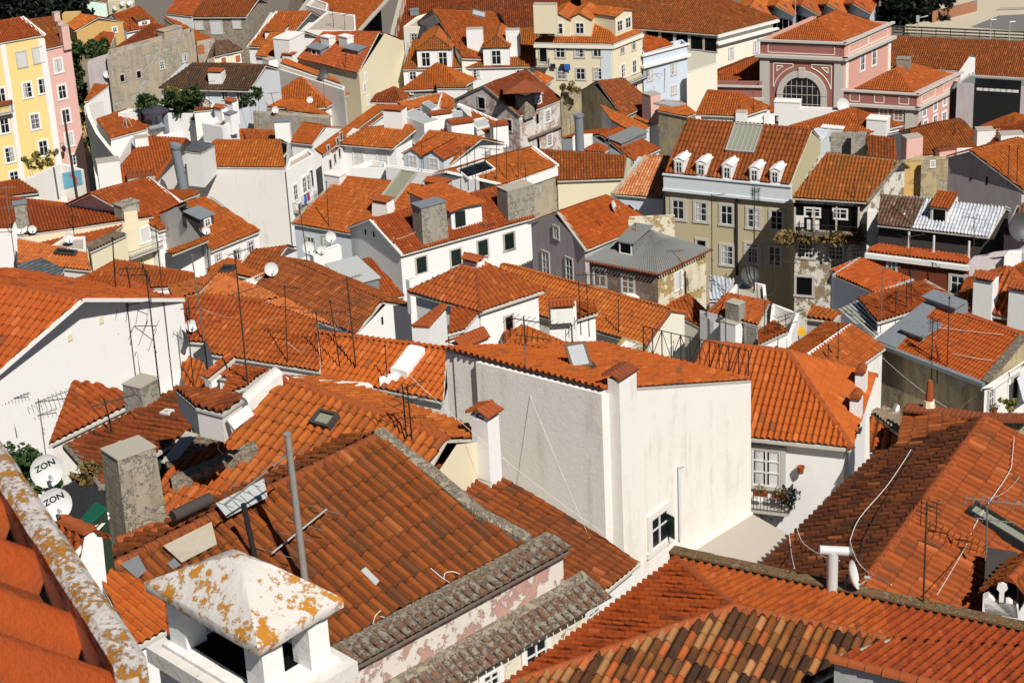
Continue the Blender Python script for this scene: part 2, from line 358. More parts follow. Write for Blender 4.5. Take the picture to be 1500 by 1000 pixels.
# ---------------------------------------------------------------- roof tiles: real corrugated courses
PROF = {'barrel': lambda t: (.076 * math.sqrt(max(0, 1 - ((t - .5) / .31) ** 2)) if abs(t - .5) < .31 else -.02 * math.sin((abs(t - .5) - .31) / .19 * math.pi / 2)),
        'wave': lambda t: .052 * math.sin(math.pi * (t - .12) / .5) if .12 < t < .62 else (-.006),
        'flat': lambda t: .014 * math.cos(2 * math.pi * t)}
TS = {10: [0, .06, .12, .19, .22, .29, .37, .43, .5, .56, .62, .71, .78, .81, .92], 6: [0, .19, .25, .38, .5, .62, .75, .81], 4: [0, .19, .3, .5, .7, .81], 3: [0, .2, .5, .8]}
def tile_patch(bmt, poly, U, N, tp, tl, lod, prof='barrel', step=.028, wav=.02, off=.03, sc=1.0):
    poly = [Vector(p) for p in poly]; O = poly[0]
    U = U.normalized(); N = N.normalized()
    if N.z < 0: N = -N
    V = N.cross(U)
    if V.z < 0: U = -U; V = -V
    pu = np.array([(p - O).dot(U) for p in poly]); pv = np.array([(p - O).dot(V) for p in poly])
    n = len(poly)
    ar = sum(pu[i] * pv[(i + 1) % n] - pu[(i + 1) % n] * pv[i] for i in range(n))
    sg = 1 if ar > 0 else -1
    u0, u1, v0, v1 = pu.min(), pu.max(), pv.min() , pv.max()
    ts = TS[lod]; pr = PROF[prof]
    nc = int((u1 - u0) / tp) + 3; nr = int((v1 - v0) / tl) + 3
    if nc * nr > 40000:
        print('BIG PATCH', ALL[-1].label, round(u1 - u0), round(v1 - v0), flush=True)
        if nc * nr > 120000: return
    cu = np.concatenate([np.array(ts) + i for i in range(nc)] + [np.array([nc])]) ; k = len(ts)
    hh = np.array([pr(t) for t in ts] * nc + [pr(0)]) * sc
    ci = np.minimum(np.floor(cu + 1e-6).astype(int), nc - 1)
    u0s = math.floor(u0 / tp + 1e-6) * tp; v0 = math.floor(v0 / tl + 1e-6) * tl
    us = u0s + cu * tp
    rows_v = []; rows_s = []; rows_c = []
    for j in range(nr):
        rows_v += [v0 + j * tl, v0 + (j + 1) * tl]; rows_s += [step, 0]; rows_c += [j + .04, j + .96]
    rv = np.array(rows_v); rs = np.array(rows_s) * sc; rc = np.array(rows_c)
    rj = np.floor(rc).astype(int)
    jit = NPR.normal(0, .004, (nr + 1, nc + 1)) * sc
    Ug, Vg = np.meshgrid(us, rv)
    ph = NPR.uniform(0, 6.28, 4)
    wv = wav * (np.sin(Ug * .9 + ph[0]) * np.sin(Vg * .7 + ph[1]) + .5 * np.sin(Ug * 2.1 + ph[2]) * np.sin(Vg * 1.7 + ph[3]))
    off = off + wav * 1.3 + .02 * sc
    H = off + hh[None, :] + rs[:, None] + jit[rj][:, ci] + wv
    slip = NPR.normal(0, .012, (nr + 1, nc + 1)) * sc; slip[NPR.random(slip.shape) < .015] -= .09 * sc
    Vg = Vg + slip[rj][:, ci] * (rs[:, None] > 0)
    M, K = Ug.shape
    # keep only cells near the polygon
    cu_ = (Ug[:-1, :-1] + Ug[1:, 1:]) / 2; cv_ = (Vg[:-1, :-1] + Vg[1:, 1:]) / 2
    keep = np.ones(cu_.shape, bool); marg = max(tp, tl)
    for i in range(n):
        a = np.array([pu[i], pv[i]]); b = np.array([pu[(i + 1) % n], pv[(i + 1) % n]])
        d = b - a; L = math.hypot(*d)
        if L < 1e-6: continue
        dist = sg * (d[0] * (cv_ - a[1]) - d[1] * (cu_ - a[0])) / L
        keep &= dist > -marg
    if not keep.any(): return
    W = O[0] + Ug * U.x + Vg * V.x + H * N.x, O[1] + Ug * U.y + Vg * V.y + H * N.y, O[2] + Ug * U.z + Vg * V.z + H * N.z
    verts = np.stack(W, -1).reshape(-1, 3)
    ii, jj = np.nonzero(keep)
    q = np.stack([ii * K + jj, ii * K + jj + 1, (ii + 1) * K + jj + 1, (ii + 1) * K + jj], -1)
    used, inv = np.unique(q, return_inverse=True); q2 = inv.reshape(q.shape)
    me = bpy.data.meshes.new('tmp')
    me.vertices.add(len(used)); me.vertices.foreach_set('co', verts[used].astype(np.float32).ravel())
    me.loops.add(q2.size); me.loops.foreach_set('vertex_index', q2.astype(np.int32).ravel())
    me.polygons.add(len(q2)); me.polygons.foreach_set('loop_start', np.arange(0, q2.size, 4, dtype=np.int32))
    uvl = me.uv_layers.new(name='UVMap')
    uu = np.stack([np.broadcast_to(cu[None, :], (M, K)), np.broadcast_to(rc[:, None], (M, K))], -1).reshape(-1, 2)
    luv = uu[q.ravel()].copy()
    # a cell's right edge must stay inside its own tile
    luv[:, 0] = np.where(np.tile([0, 1, 1, 0], len(q)) == 1, luv[:, 0] - .004, luv[:, 0] + .004)
    mid = (np.repeat(rc[ii] + .0, 4)); luv[:, 1] = np.clip(luv[:, 1], np.floor(mid) + .02, np.floor(mid) + .98)
    uvl.data.foreach_set('uv', luv.astype(np.float32).ravel())
    me.update(calc_edges=True)
    bm = bmesh.new(); bm.from_mesh(me); bpy.data.meshes.remove(me)
    for i in range(n):
        a, b = poly[i], poly[(i + 1) % n]; d = b - a
        if d.length < 1e-4: continue
        nn = d.cross(N) * sg
        nn = nn.normalized()
        if nn.dot(sum(poly, Vector()) / n - a) > 0: nn = -nn
        bmesh.ops.bisect_plane(bm, geom=bm.verts[:] + bm.edges[:] + bm.faces[:], dist=1e-5, plane_co=a, plane_no=nn, clear_outer=True)
    t = bpy.data.meshes.new('tmp2'); bm.to_mesh(t); bm.free()
    bmt.from_mesh(t); bpy.data.meshes.remove(t)
def caps(mb, p, q, r=.12, seg=.42, n=6, up=.05):
    p = Vector(p); q = Vector(q); d = q - p; L = d.length
    if L < .2: return
    d.normalize(); a = d.cross(Vector((0, 0, 1))).normalized(); b = a.cross(d)
    if b.z < 0: b = -b
    k = max(1, round(L / seg)); s = L / k
    for i in range(k):
        c0 = p + d * (i * s - .03) + b * up; c1 = p + d * ((i + 1) * s + .03) + b * (up - .005)
        jr = r * RND.uniform(.94, 1.06); ring = []
        for c, rr in ((c0, jr * 1.08), (c1, jr * .86)):
            ring.append(len(mb.v))
            for j in range(n + 1):
                t = math.pi * j / n
                mb.v.append(tuple(c + a * (rr * math.cos(t)) + b * (rr * .95 * math.sin(t) - .03)))
        for j in range(n): mb.f.append((ring[0] + j, ring[0] + j + 1, ring[1] + j + 1, ring[1] + j))
        mb.f.append(tuple(ring[0] + j for j in range(n, -1, -1))); mb.f.append(tuple(ring[1] + j for j in range(n + 1)))
# ---------------------------------------------------------------- buildings
ALL = []
class Bld: pass
class Face:
    def __init__(s, pts, kind):
        s.p = [Vector(q) for q in pts]; s.kind = kind
        n = Vector((0, 0, 0)); m = len(s.p)
        for i in range(m):
            a, b = s.p[i], s.p[(i + 1) % m]
            n += Vector(((a.y - b.y) * (a.z + b.z), (a.z - b.z) * (a.x + b.x), (a.x - b.x) * (a.y + b.y)))
        s.n = n.normalized() if n.length > 0 else Vector((0, 0, 1))
    def hit(s, o, d):
        dn = d.dot(s.n)
        if abs(dn) < 1e-6: return None
        t = (s.p[0] - o).dot(s.n) / dn
        if t < .5: return None
        q = o + d * t; m = len(s.p); ax = max(range(3), key=lambda k: abs(s.n[k])); i, j = [k for k in range(3) if k != ax]
        ins = False; k2 = m - 1
        for k in range(m):
            a, b = s.p[k], s.p[k2]
            if (a[j] > q[j]) != (b[j] > q[j]) and q[i] < (b[i] - a[i]) * (q[j] - a[j]) / (b[j] - a[j]) + a[i]: ins = not ins
            k2 = k
        return t if ins else None
def hit(p, b=None, kind=None, org=None, d=None):
    """nearest surface along the sight line through a picture point: (point, outward normal, building, face)"""
    r = ray(P(p)) if d is None else d; o = CAM if org is None else org; best = None
    for bb in ([b] if b else ALL):
        for f in bb.faces:
            if kind and f.kind != kind: continue
            t = f.hit(o, r)
            if t and (best is None or t < best[0]): best = (t, bb, f)
    if not best:
        if b:   # extend the nearest facing plane
            for f in b.faces:
                if kind and f.kind != kind: continue
                dn = r.dot(f.n)
                if abs(dn) < .02: continue
                t = (f.p[0] - o).dot(f.n) / dn
                if t < 1: continue
                q = o + r * t; c = sum(f.p, Vector()) / len(f.p); e = (q - c).length
                if best is None or e < best[3]: best = (t, b, f, e)
        if not best:
            r_ = r; t = None
            for k in range(400):
                q = CAM + r_ * (2 * k + 4)
                if q.z < gz(q.y): t = 2 * k + 4; break
            q = CAM + r_ * (t or 300); return q, Vector((0, 0, 1)), None, None
    t, bb, f = best[:3]; n = f.n if f.n.dot(r) < 0 else -f.n
    return o + r * t, n, bb, f
def plane_up(A, B, toward, pitch):
    """plane through the eave A-B rising at pitch toward the given point"""
    U = (B - A); U.z = 0; U.normalize()
    V = Vector((-U.y, U.x, 0))
    w = toward - A; w.z = 0
    if V.dot(w) < 0: V = -V
    S = (V * math.cos(R(pitch)) + Vector((0, 0, 1)) * math.sin(R(pitch)))
    N = (B - A).normalized().cross(S)
    if N.z < 0: N = -N
    return A, N.normalized(), V
def onplane(p, pl):
    r = ray(p); t = (pl[0] - CAM).dot(pl[1]) / r.dot(pl[1]); return CAM + r * t
def pz(pl, q):
    return pl[0].z - ((q.x - pl[0].x) * pl[1].x + (q.y - pl[0].y) * pl[1].y) / pl[1].z
def inset(loop, ds):
    """2-D inset of a closed loop of points by a distance per edge"""
    n = len(loop); ar = sum(loop[i].x * loop[(i + 1) % n].y - loop[(i + 1) % n].x * loop[i].y for i in range(n)); sg = 1 if ar > 0 else -1
    out = []; L = []
    for i in range(n):
        a, b = loop[i], loop[(i + 1) % n]; d = Vector((b.x - a.x, b.y - a.y, 0)).normalized(); nn = Vector((-d.y, d.x, 0)) * sg
        L.append((a + nn * ds[i], d))
    for i in range(n):
        (p, d), (q, e) = L[i - 1], L[i]; den = d.x * e.y - d.y * e.x
        if abs(den) < .05: out.append(Vector((q.x, q.y, 0)))
        else:
            t = ((q.x - p.x) * e.y - (q.y - p.y) * e.x) / den; out.append(Vector((p.x + d.x * t, p.y + d.y * t, 0)))
    return out
def lodof(d): return 10 if d < 72 else 6 if d < 125 else 4 if d < 215 else 3
def newb(label, cat, name, center, group=None):
    b = Bld(); b.faces = []; b.roofs = []; b.root = empty(name, center, label, cat, group); b.label = label; ALL.append(b); b.roof = None; b.wall = None
    return b
def walls(b, foot, tops, base, mat, name='wall'):
    """foot = 2-D loop; tops = list per edge of extra top points; each edge becomes one face down to the base"""
    mb = MB(); n = len(foot)
    for i in range(n):
        a, c = foot[i], foot[(i + 1) % n]; tl = tops[i]
        pts = [Vector((a.x, a.y, base)), Vector((c.x, c.y, base))] + [Vector(q) for q in reversed(tl)]
        mb.poly(pts); b.faces.append(Face(pts, 'wall'))
    b.wall = part(mb, name, mat, b.root)
    return b.wall
def roofmesh(b, faces, mat, tp, d, prof='barrel', wav=.02, tl=None, name='roof', lod=None, step=.028):
    """faces = list of (polygon, eave direction)"""
    bm = bmesh.new(); sc = tp / .24
    for poly, U in faces:
        f = Face(poly, 'roof'); b.faces.append(f); b.roofs.append(f)
        cz = sum((Vector(q) for q in poly), Vector()) / len(poly)
        rr = (cz - CAM).normalized(); nn = f.n if f.n.z > 0 else -f.n
        away = nn.dot(rr) > .05
        tile_patch(bm, poly, U, f.n, tp, tl or tp * 1.65, 3 if away else (lod or lodof(d)), prof, wav=wav, sc=sc, step=step)
    org = ORG[b.root.name]
    bmesh.ops.translate(bm, verts=bm.verts[:], vec=-org)
    me = bpy.data.meshes.new(name); bm.to_mesh(me); bm.free()
    me.polygons.foreach_set('use_smooth', [True] * len(me.polygons)); me.set_sharp_from_angle(angle=R(50 if d < 130 else 38))
    o = link(name, me, 't_' + mat, b.root)
    if b.roof is None: b.roof = o
    return o
def deck(b, polys, mat='eave_mortar', th=.08, name='eaves'):
    mb = MB()
    for p in polys: mb.prism([Vector(q) - Vector((0, 0, .005)) for q in p], (0, 0, -th))
    return part(mb, name, mat, b.root)
def ridge(b, segs, mat='terracotta', r=.12, name='ridge_cap', up=.06):
    for p, q in segs:
        mb = MB(); caps(mb, p, q, r, up=up)
        if mb.v: part(mb, name, mat, b.root, True, b.roof)
def verge(b, segs, mat='mortar', w=.2, h=.13, name='verge', up=.0):
    for p, q in segs:
        mb = MB(); p = Vector(p); q = Vector(q); d = (q - p).normalized(); a = d.cross(Vector((0, 0, 1))).normalized()
        mb.prism([p - a * w / 2 + Vector((0, 0, up - .04)), p + a * w / 2 + Vector((0, 0, up - .04)), q + a * w / 2 + Vector((0, 0, up - .04)), q - a * w / 2 + Vector((0, 0, up - .04))], Vector((0, 0, h + .04)))
        part(mb, name, mat, b.root, parent=b.roof)
RC = {'orange': 'terracotta', 'fresh': 'terracotta', 'salmon': 'terracotta', 'red': 'terracotta', 'silver': 'zinc', 'lichen': 'mossy'}
def base_of(pts, extra=1.0): return min(gz(p.y) for p in pts) - extra
def G(label, s, roof='orange', wall='white', d=None, k=1.0, pit=25, tp=.24, back=1.0, over=.22, vg=None, vw=.2, rc=None, name='house', cat='house', prof='barrel', wav=.035, hr=.12, base=None, main=1, group=None, rg=True, vl='both', lod=None, mxr=6.0, tl=None, roof2=None):
    """gable house: eave A-B, ridge R1-R2 (R1 above A). back = length of the hidden slope against the seen one; 0 = lean-to"""
    A, B, R1, R2 = PP(s); my = (A[1] + B[1]) / 2
    d = (d or dtab(my)) * k; m = ((A[0] + B[0]) / 2, my); z = at(m, d).z
    A3, B3 = onz(A, z), onz(B, z); rm = onz(((R1[0] + R2[0]) / 2, (R1[1] + R2[1]) / 2), z + 2)
    while True:
        pl = plane_up(A3, B3, rm, pit); r1, r2 = onplane(R1, pl), onplane(R2, pl); w = max((q - A3).length for q in (r1, r2))
        if (min(r1.z, r2.z) > z - .3 and max(r1.z, r2.z) < z + mxr and w < 45) or pit < 4: break
        pit *= .85
    b = newb(label, cat, name, (A3 + B3 + r1 + r2) / 4 * 1.0, group); b.d = d
    ORG[b.root.name] = Vector((ORG[b.root.name].x, ORG[b.root.name].y, base if base is not None else base_of([A3, B3]))); b.root.location = ORG[b.root.name]
    fr = [A3, B3, r2, r1]; faces = [(fr, B3 - A3)]; b.U = (B3 - A3).normalized(); b.V = pl[2]; b.pl = pl
    if back > 0:
        u = Vector((r2.x - r1.x, r2.y - r1.y, 0)).normalized(); dv = Vector((-u.y, u.x, 0))
        if dv.dot(pl[2]) < 0: dv = -dv
        dist = abs((r1 - A3).dot(pl[2]) + (r2 - B3).dot(pl[2])) / 2 * back
        drop = Vector((0, 0, -math.tan(R(pit)) * dist))
        D, C = r1 + dv * dist + drop, r2 + dv * dist + drop
        faces.append(([C, D, r1, r2], C - D))
    else: C, D = r2, r1
    b.pts = dict(A=A3, B=B3, C=C, D=D, R1=r1, R2=r2)
    ft = inset([A3, B3, C, D], [over, .012, over if back > 0 else .012, .012])
    def apex(p, q, r):
        e = q - p; t = (Vector((r.x, r.y, 0)) - p).dot(e) / e.dot(e); w = p + e * min(.98, max(.02, t)); return Vector((w.x, w.y, r.z - .06))
    zA, zB = pz(pl, ft[0]) - .05, pz(pl, ft[1]) - .05
    a_, b_, c_, d_ = ft
    if back > 0:
        pb = (C, Face(faces[1][0], 'x').n)
        zC, zD = pz(pb, c_) - .05, pz(pb, d_) - .05
        tops = [[Vector((a_.x, a_.y, zA)), Vector((b_.x, b_.y, zB))], [Vector((b_.x, b_.y, zB)), apex(b_, c_, r2), Vector((c_.x, c_.y, zC))],
                [Vector((c_.x, c_.y, zC)), Vector((d_.x, d_.y, zD))], [Vector((d_.x, d_.y, zD)), apex(d_, a_, r1), Vector((a_.x, a_.y, zA))]]
    else:
        T = [Vector((q.x, q.y, pz(pl, q) - .05)) for q in ft]; tops = [[T[i], T[(i + 1) % 4]] for i in range(4)]
    bz = base if base is not None else base_of([A3, B3, C, D]) if back > 0 else base_of([A3, B3])
    b.base = bz
    walls(b, ft, tops, bz, wall)
    if roof2 and len(faces) > 1: roofmesh(b, faces[:1], roof, tp, d, prof, wav, lod=lod, tl=tl); roofmesh(b, faces[1:], roof2, tp, d, prof, wav, lod=lod, tl=tl)
    else: roofmesh(b, faces, roof, tp, d, prof, wav, lod=lod, tl=tl)
    deck(b, [f for f, _ in faces])
    rcm = rc or RC.get(roof, 'terracotta_old')
    if rg: ridge(b, [(r1, r2)], rcm, hr)
    sl = ([(A3, r1), (B3, r2)] if vl == 'both' else [(A3, r1)] if vl == 'A' else [(B3, r2)])
    if back > 0: sl += [(D, r1), (C, r2)] if vl == 'both' else [(D, r1)] if vl == 'A' else [(C, r2)]
    if vg == 'tile': ridge(b, sl, rcm, .09, 'verge_tiles', up=.05)
    elif vg: verge(b, sl, vg, vw)
    return b
def H(label, s, roof='orange', wall='white', d=None, k=1.0, pit=24, tp=.24, over=.25, rc=None, name='house', cat='house', prof='barrel', wav=.02, hr=.12, base=None, left=False, main='front', into=None, group=None, ref=None, th=.13, lod=None):
    """hip house: front eave A-B, third eave corner C (right, behind B) or, with left=True, D (left, behind A); ridge R1-R2"""
    A, B, C, R1, R2 = PP(s); my = (A[1] + B[1]) / 2
    d = (d or dtab(my)) * k
    z = at(ref or ((A[0] + B[0]) / 2, my), d).z
    A3, B3, C3 = onz(A, z), onz(B, z), onz(C, z)
    if left: D3 = C3; C3 = B3 + (D3 - A3)
    else: D3 = A3 + (C3 - B3)
    ctr = (A3 + B3 + C3 + D3) / 4
    if main == 'front': pl = plane_up(A3, B3, ctr, pit)
    elif left: pl = plane_up(D3, A3, ctr, pit)
    else: pl = plane_up(B3, C3, ctr, pit)
    r1, r2 = onplane(R1, pl), onplane(R2, pl)
    if (r2 - r1).length < .3: r2 = r1.copy()
    b = into or newb(label, cat, name, Vector((ctr.x, ctr.y, base if base is not None else base_of([A3, B3, C3, D3]))), group)
    if not into: b.d = d; b.U = (B3 - A3).normalized()
    if not into: b.pts = dict(A=A3, B=B3, C=C3, D=D3, R1=r1, R2=r2)
    faces = []
    def add(*p):
        p = list(p); q = [p[0]]
        for w in p[1:]:
            if (w - q[-1]).length > .05: q.append(w)
        if len(q) == 4:
            # planar quad, or split it in two
            n = (q[1] - q[0]).cross(q[2] - q[0]).normalized()
            if abs((q[3] - q[0]).dot(n)) > .04:
                faces.append(([q[0], q[1], q[2]], q[1] - q[0])); faces.append(([q[0], q[2], q[3]], q[1] - q[0])); return
        if len(q) > 2: faces.append((q, q[1] - q[0]))
    if main == 'front':
        add(A3, B3, r2, r1); add(B3, C3, r2); add(C3, D3, r1, r2); add(D3, A3, r1)
    elif left: add(D3, A3, r1, r2); add(A3, B3, r1); add(B3, C3, r2, r1); add(C3, D3, r2)
    else: add(B3, C3, r2, r1); add(A3, B3, r1); add(D3, A3, r1, r2); add(C3, D3, r2)
    if not into:
        ft = inset([A3, B3, C3, D3], [over] * 4); T = [Vector((q.x, q.y, z + .02)) for q in ft]
        b.base = base if base is not None else base_of([A3, B3, C3, D3])
        walls(b, ft, [[T[i], T[(i + 1) % 4]] for i in range(4)], b.base, wall)
    roofmesh(b, faces, roof, tp, d, prof, wav, name='roof', lod=lod)
    deck(b, [f for f, _ in faces], th=th)
    rcm = rc or RC.get(roof, 'terracotta_old')
    if main == 'front': sg = [(A3, r1), (B3, r2), (r1, r2), (D3, r1), (C3, r2)]
    elif left: sg = [(A3, r1), (B3, r1), (r1, r2), (D3, r2), (C3, r2)]
    else: sg = [(A3, r1), (B3, r1), (r1, r2), (D3, r2), (C3, r2)]
    ridge(b, sg, rcm, hr)
    return b
def Q(label, s, roof='orange', wall='white', d=None, k=1.0, pit=22, tp=.24, over=.12, name='house', cat='house', prof='barrel', wav=.02, base=None, vg=None, vw=.2, vs=None, drop=None, group=None, rc=None, rsegs=None, into=None, ref=None, lod=None):
    """one roof slope: any convex outline, first two points are its eave; walls all round"""
    pts = PP(s); A, B = pts[:2]; my = (A[1] + B[1]) / 2; d = (d or dtab(my)) * k
    z = at(ref or ((A[0] + B[0]) / 2, my), d).z; A3, B3 = onz(A, z), onz(B, z)
    if pit < 0:
        tw = onz(((pts[2][0] + pts[-1][0]) / 2, (pts[2][1] + pts[-1][1]) / 2), z); pl = plane_up(A3, B3, tw, -pit)
        n = pl[1]; U = (B3 - A3).normalized(); n = n - 2 * n.dot(pl[2]) * pl[2]; pl = (A3, n, pl[2])
    else:
        tw = onz(((pts[2][0] + pts[-1][0]) / 2, (pts[2][1] + pts[-1][1]) / 2), z + 1); pl = plane_up(A3, B3, tw, pit)
    W = [A3, B3] + [onplane(p, pl) for p in pts[2:]]
    while pit > 3 and (max(w.z for w in W) > z + 5 or max((w - A3).length for w in W) > 40 or min(w.z for w in W) < z - 1):
        pit *= .85; pl = plane_up(A3, B3, tw, pit); W = [A3, B3] + [onplane(p, pl) for p in pts[2:]]
    c = sum(W, Vector()) / len(W); bz = base if base is not None else (min(w.z for w in W) - drop if drop else base_of(W))
    b = into or newb(label, cat, name, Vector((c.x, c.y, bz)), group); b.d = d; b.U = (B3 - A3).normalized(); b.V = pl[2]; b.base = bz; b.pl = pl
    b.pts = {i: w for i, w in enumerate(W)}
    n = len(W)
    if wall:
        ft = inset(W, [over] + [.05] * (n - 1)); T = [Vector((q.x, q.y, pz(pl, q) - .05)) for q in ft]
        walls(b, ft, [[T[i], T[(i + 1) % n]] for i in range(n)], bz, wall)
    roofmesh(b, [(W, B3 - A3)], roof, tp, d, prof, wav, lod=lod)
    deck(b, [W])
    rcm = rc or RC.get(roof, 'terracotta_old')
    if rsegs: ridge(b, [(W[i], W[j]) for i, j in rsegs], rcm, .11)
    if vg: verge(b, [(W[i], W[(i + 1) % n]) for i in (vs or range(1, n))], vg, vw)
    return b
def K(label, s, wall='white', d=None, k=1.0, base=None, par=.5, floor='terrace', name='house', cat='house', group=None, pth=.2, ref=None, drop=None):
    """flat-topped block: outline of its top edge"""
    pts = PP(s); d = (d or dtab(pts[0][1])) * k; z = at(ref or pts[0], d).z
    W = [onz(p, z) for p in pts]; c = sum(W, Vector()) / len(W); bz = base if base is not None else (z - drop if drop else base_of(W))
    b = newb(label, cat, name, Vector((c.x, c.y, bz)), group); b.d = d; b.U = (W[1] - W[0]).normalized(); b.base = bz; b.pts = {i: w for i, w in enumerate(W)}
    n = len(W); walls(b, W, [[W[i], W[(i + 1) % n]] for i in range(n)], bz, wall)
    ft = inset(W, [pth] * n); mb = MB()
    mb2 = MB(); fl = [Vector((q.x, q.y, z - par)) for q in ft]; mb2.poly(fl); b.faces.append(Face(fl, 'roof')); b.roofs.append(b.faces[-1])
    for i in range(n):
        a, c2 = W[i], W[(i + 1) % n]; p, q = ft[i], ft[(i + 1) % n]
        mb.poly([a, c2, Vector((q.x, q.y, z)), Vector((p.x, p.y, z))]); mb.poly([Vector((p.x, p.y, z)), Vector((q.x, q.y, z)), Vector((q.x, q.y, z - par)), Vector((p.x, p.y, z - par))])
    part(mb, 'parapet', wall, b.root); b.roof = part(mb2, 'roof', floor, b.root)
    return b
# ---------------------------------------------------------------- fittings
ZV = Vector((0, 0, 1))
def multi(mbs, name, root, parent=None):
    """several collectors with a material each, linked as ONE mesh"""
    me = bpy.data.meshes.new(name); v = []; f = []; mi = []
    for k, (mb, mat) in enumerate(mbs):
        o = len(v); v += mb.v; f += [tuple(i + o for i in q) for q in mb.f]; mi += [k] * len(mb.f); me.materials.append(MATS[mat])
    org = ORG[root.name]
    me.from_pydata([(x - org.x, y - org.y, z - org.z) for x, y, z in v], [], f)
    me.polygons.foreach_set('material_index', mi)
    bm = bmesh.new(); bm.from_mesh(me); bmesh.ops.recalc_face_normals(bm, faces=bm.faces[:]); bm.to_mesh(me); bm.free()
    return link(name, me, None, parent or root)
def pxm(q):
    """picture pixels per metre of height at a point"""
    return abs(proj(q + ZV * .5)[1] - proj(q - ZV * .5)[1])
def win_geo(c, n, X, w, h, style='w', trim='trim', t=.13, depth=.07):
    """c = centre on the wall; returns (surround, sash, pane) collectors"""
    a, s, g = MB(), MB(), MB()
    lo = c - ZV * (h / 2)
    if t:
        a.box(lo - ZV * t + n * (depth / 2 - .02), X, n, ZV, w + 2.5 * t, depth + .06, t)
        a.box(lo + ZV * h + n * (depth / 2 - .02), X, n, ZV, w + 2 * t, depth + .04, t)
        for k in (-1, 1): a.box(lo + X * (k * (w + t) / 2) + n * (depth / 2 - .02), X, n, ZV, t, depth + .04, h)
    gm = {'d': 'dark_void', 's': 'shutter_white', 'g': 'shutter_green', 'o': 'shutter_orange', 'c': 'curtain'}.get(style, 'glass')
    g.box(lo + n * .012, X, n, ZV, w, .02, h)
    sm = 'sash_white'
    if style in 'wcm2k':
        e = .05 + .012 * w
        pts = [(-w / 2 + e / 2, 0, e, h), (w / 2 - e / 2, 0, e, h), (0, 0, e * 1.15, h)]
        if style == 'm': pts += [(-w / 4, 0, .035, h), (w / 4, 0, .035, h)]
        for x, y, ww, hh in pts: s.box(lo + X * x + n * .035, X, n, ZV, ww, .04, hh)
        rows = {'k': (0, .36, .68), 'w': (.0, .58), 'c': (0, .5), 'm': (0, .25, .5, .75), '2': (0, .33, .66)}[style]
        if style == 'k':
            for x in (-.25, .25): s.box(lo + X * (x * w) + n * .016, X, n, ZV, w * .3, .012, h * .97)
        for r_ in rows: s.box(lo + ZV * (h * r_) + n * .034, X, n, ZV, w - .01, .036, e * .8)
        s.box(lo + ZV * (h - e * .8) + n * .034, X, n, ZV, w - .01, .036, e * .8)
    elif style in 'sg':
        for k in range(int(h / .11)): s.box(lo + ZV * (k * .11 + .02) + n * .03, X, n, ZV, w - .06, .03, .05)
        s.box(lo + n * .035, X, n, ZV, .05, .05, h); sm = gm
    return a, s, g, gm, sm
def win(b, pts, h, asp=.62, style='w', trim='trim', t=.13, hitk='wall', open_=None):
    for p in pts.split():
        q, n, bb, f = hit(p, b, hitk)
        n = Vector((n.x, n.y, 0)).normalized(); X = n.cross(ZV)
        hm = h / pxm(q); wm = hm * asp
        a, s, g, gm, sm = win_geo(q, n, X, wm, hm, RND.choice('wwkk2') if style == 'w' and h < 40 else style, trim, t)
        if a.v:
            o = part(a, 'window', trim, b.root)
            part(g, 'pane', gm, b.root, parent=o)
        else: o = part(g, 'window', gm, b.root)
        if s.v: part(s, 'sash', sm, b.root, parent=o)
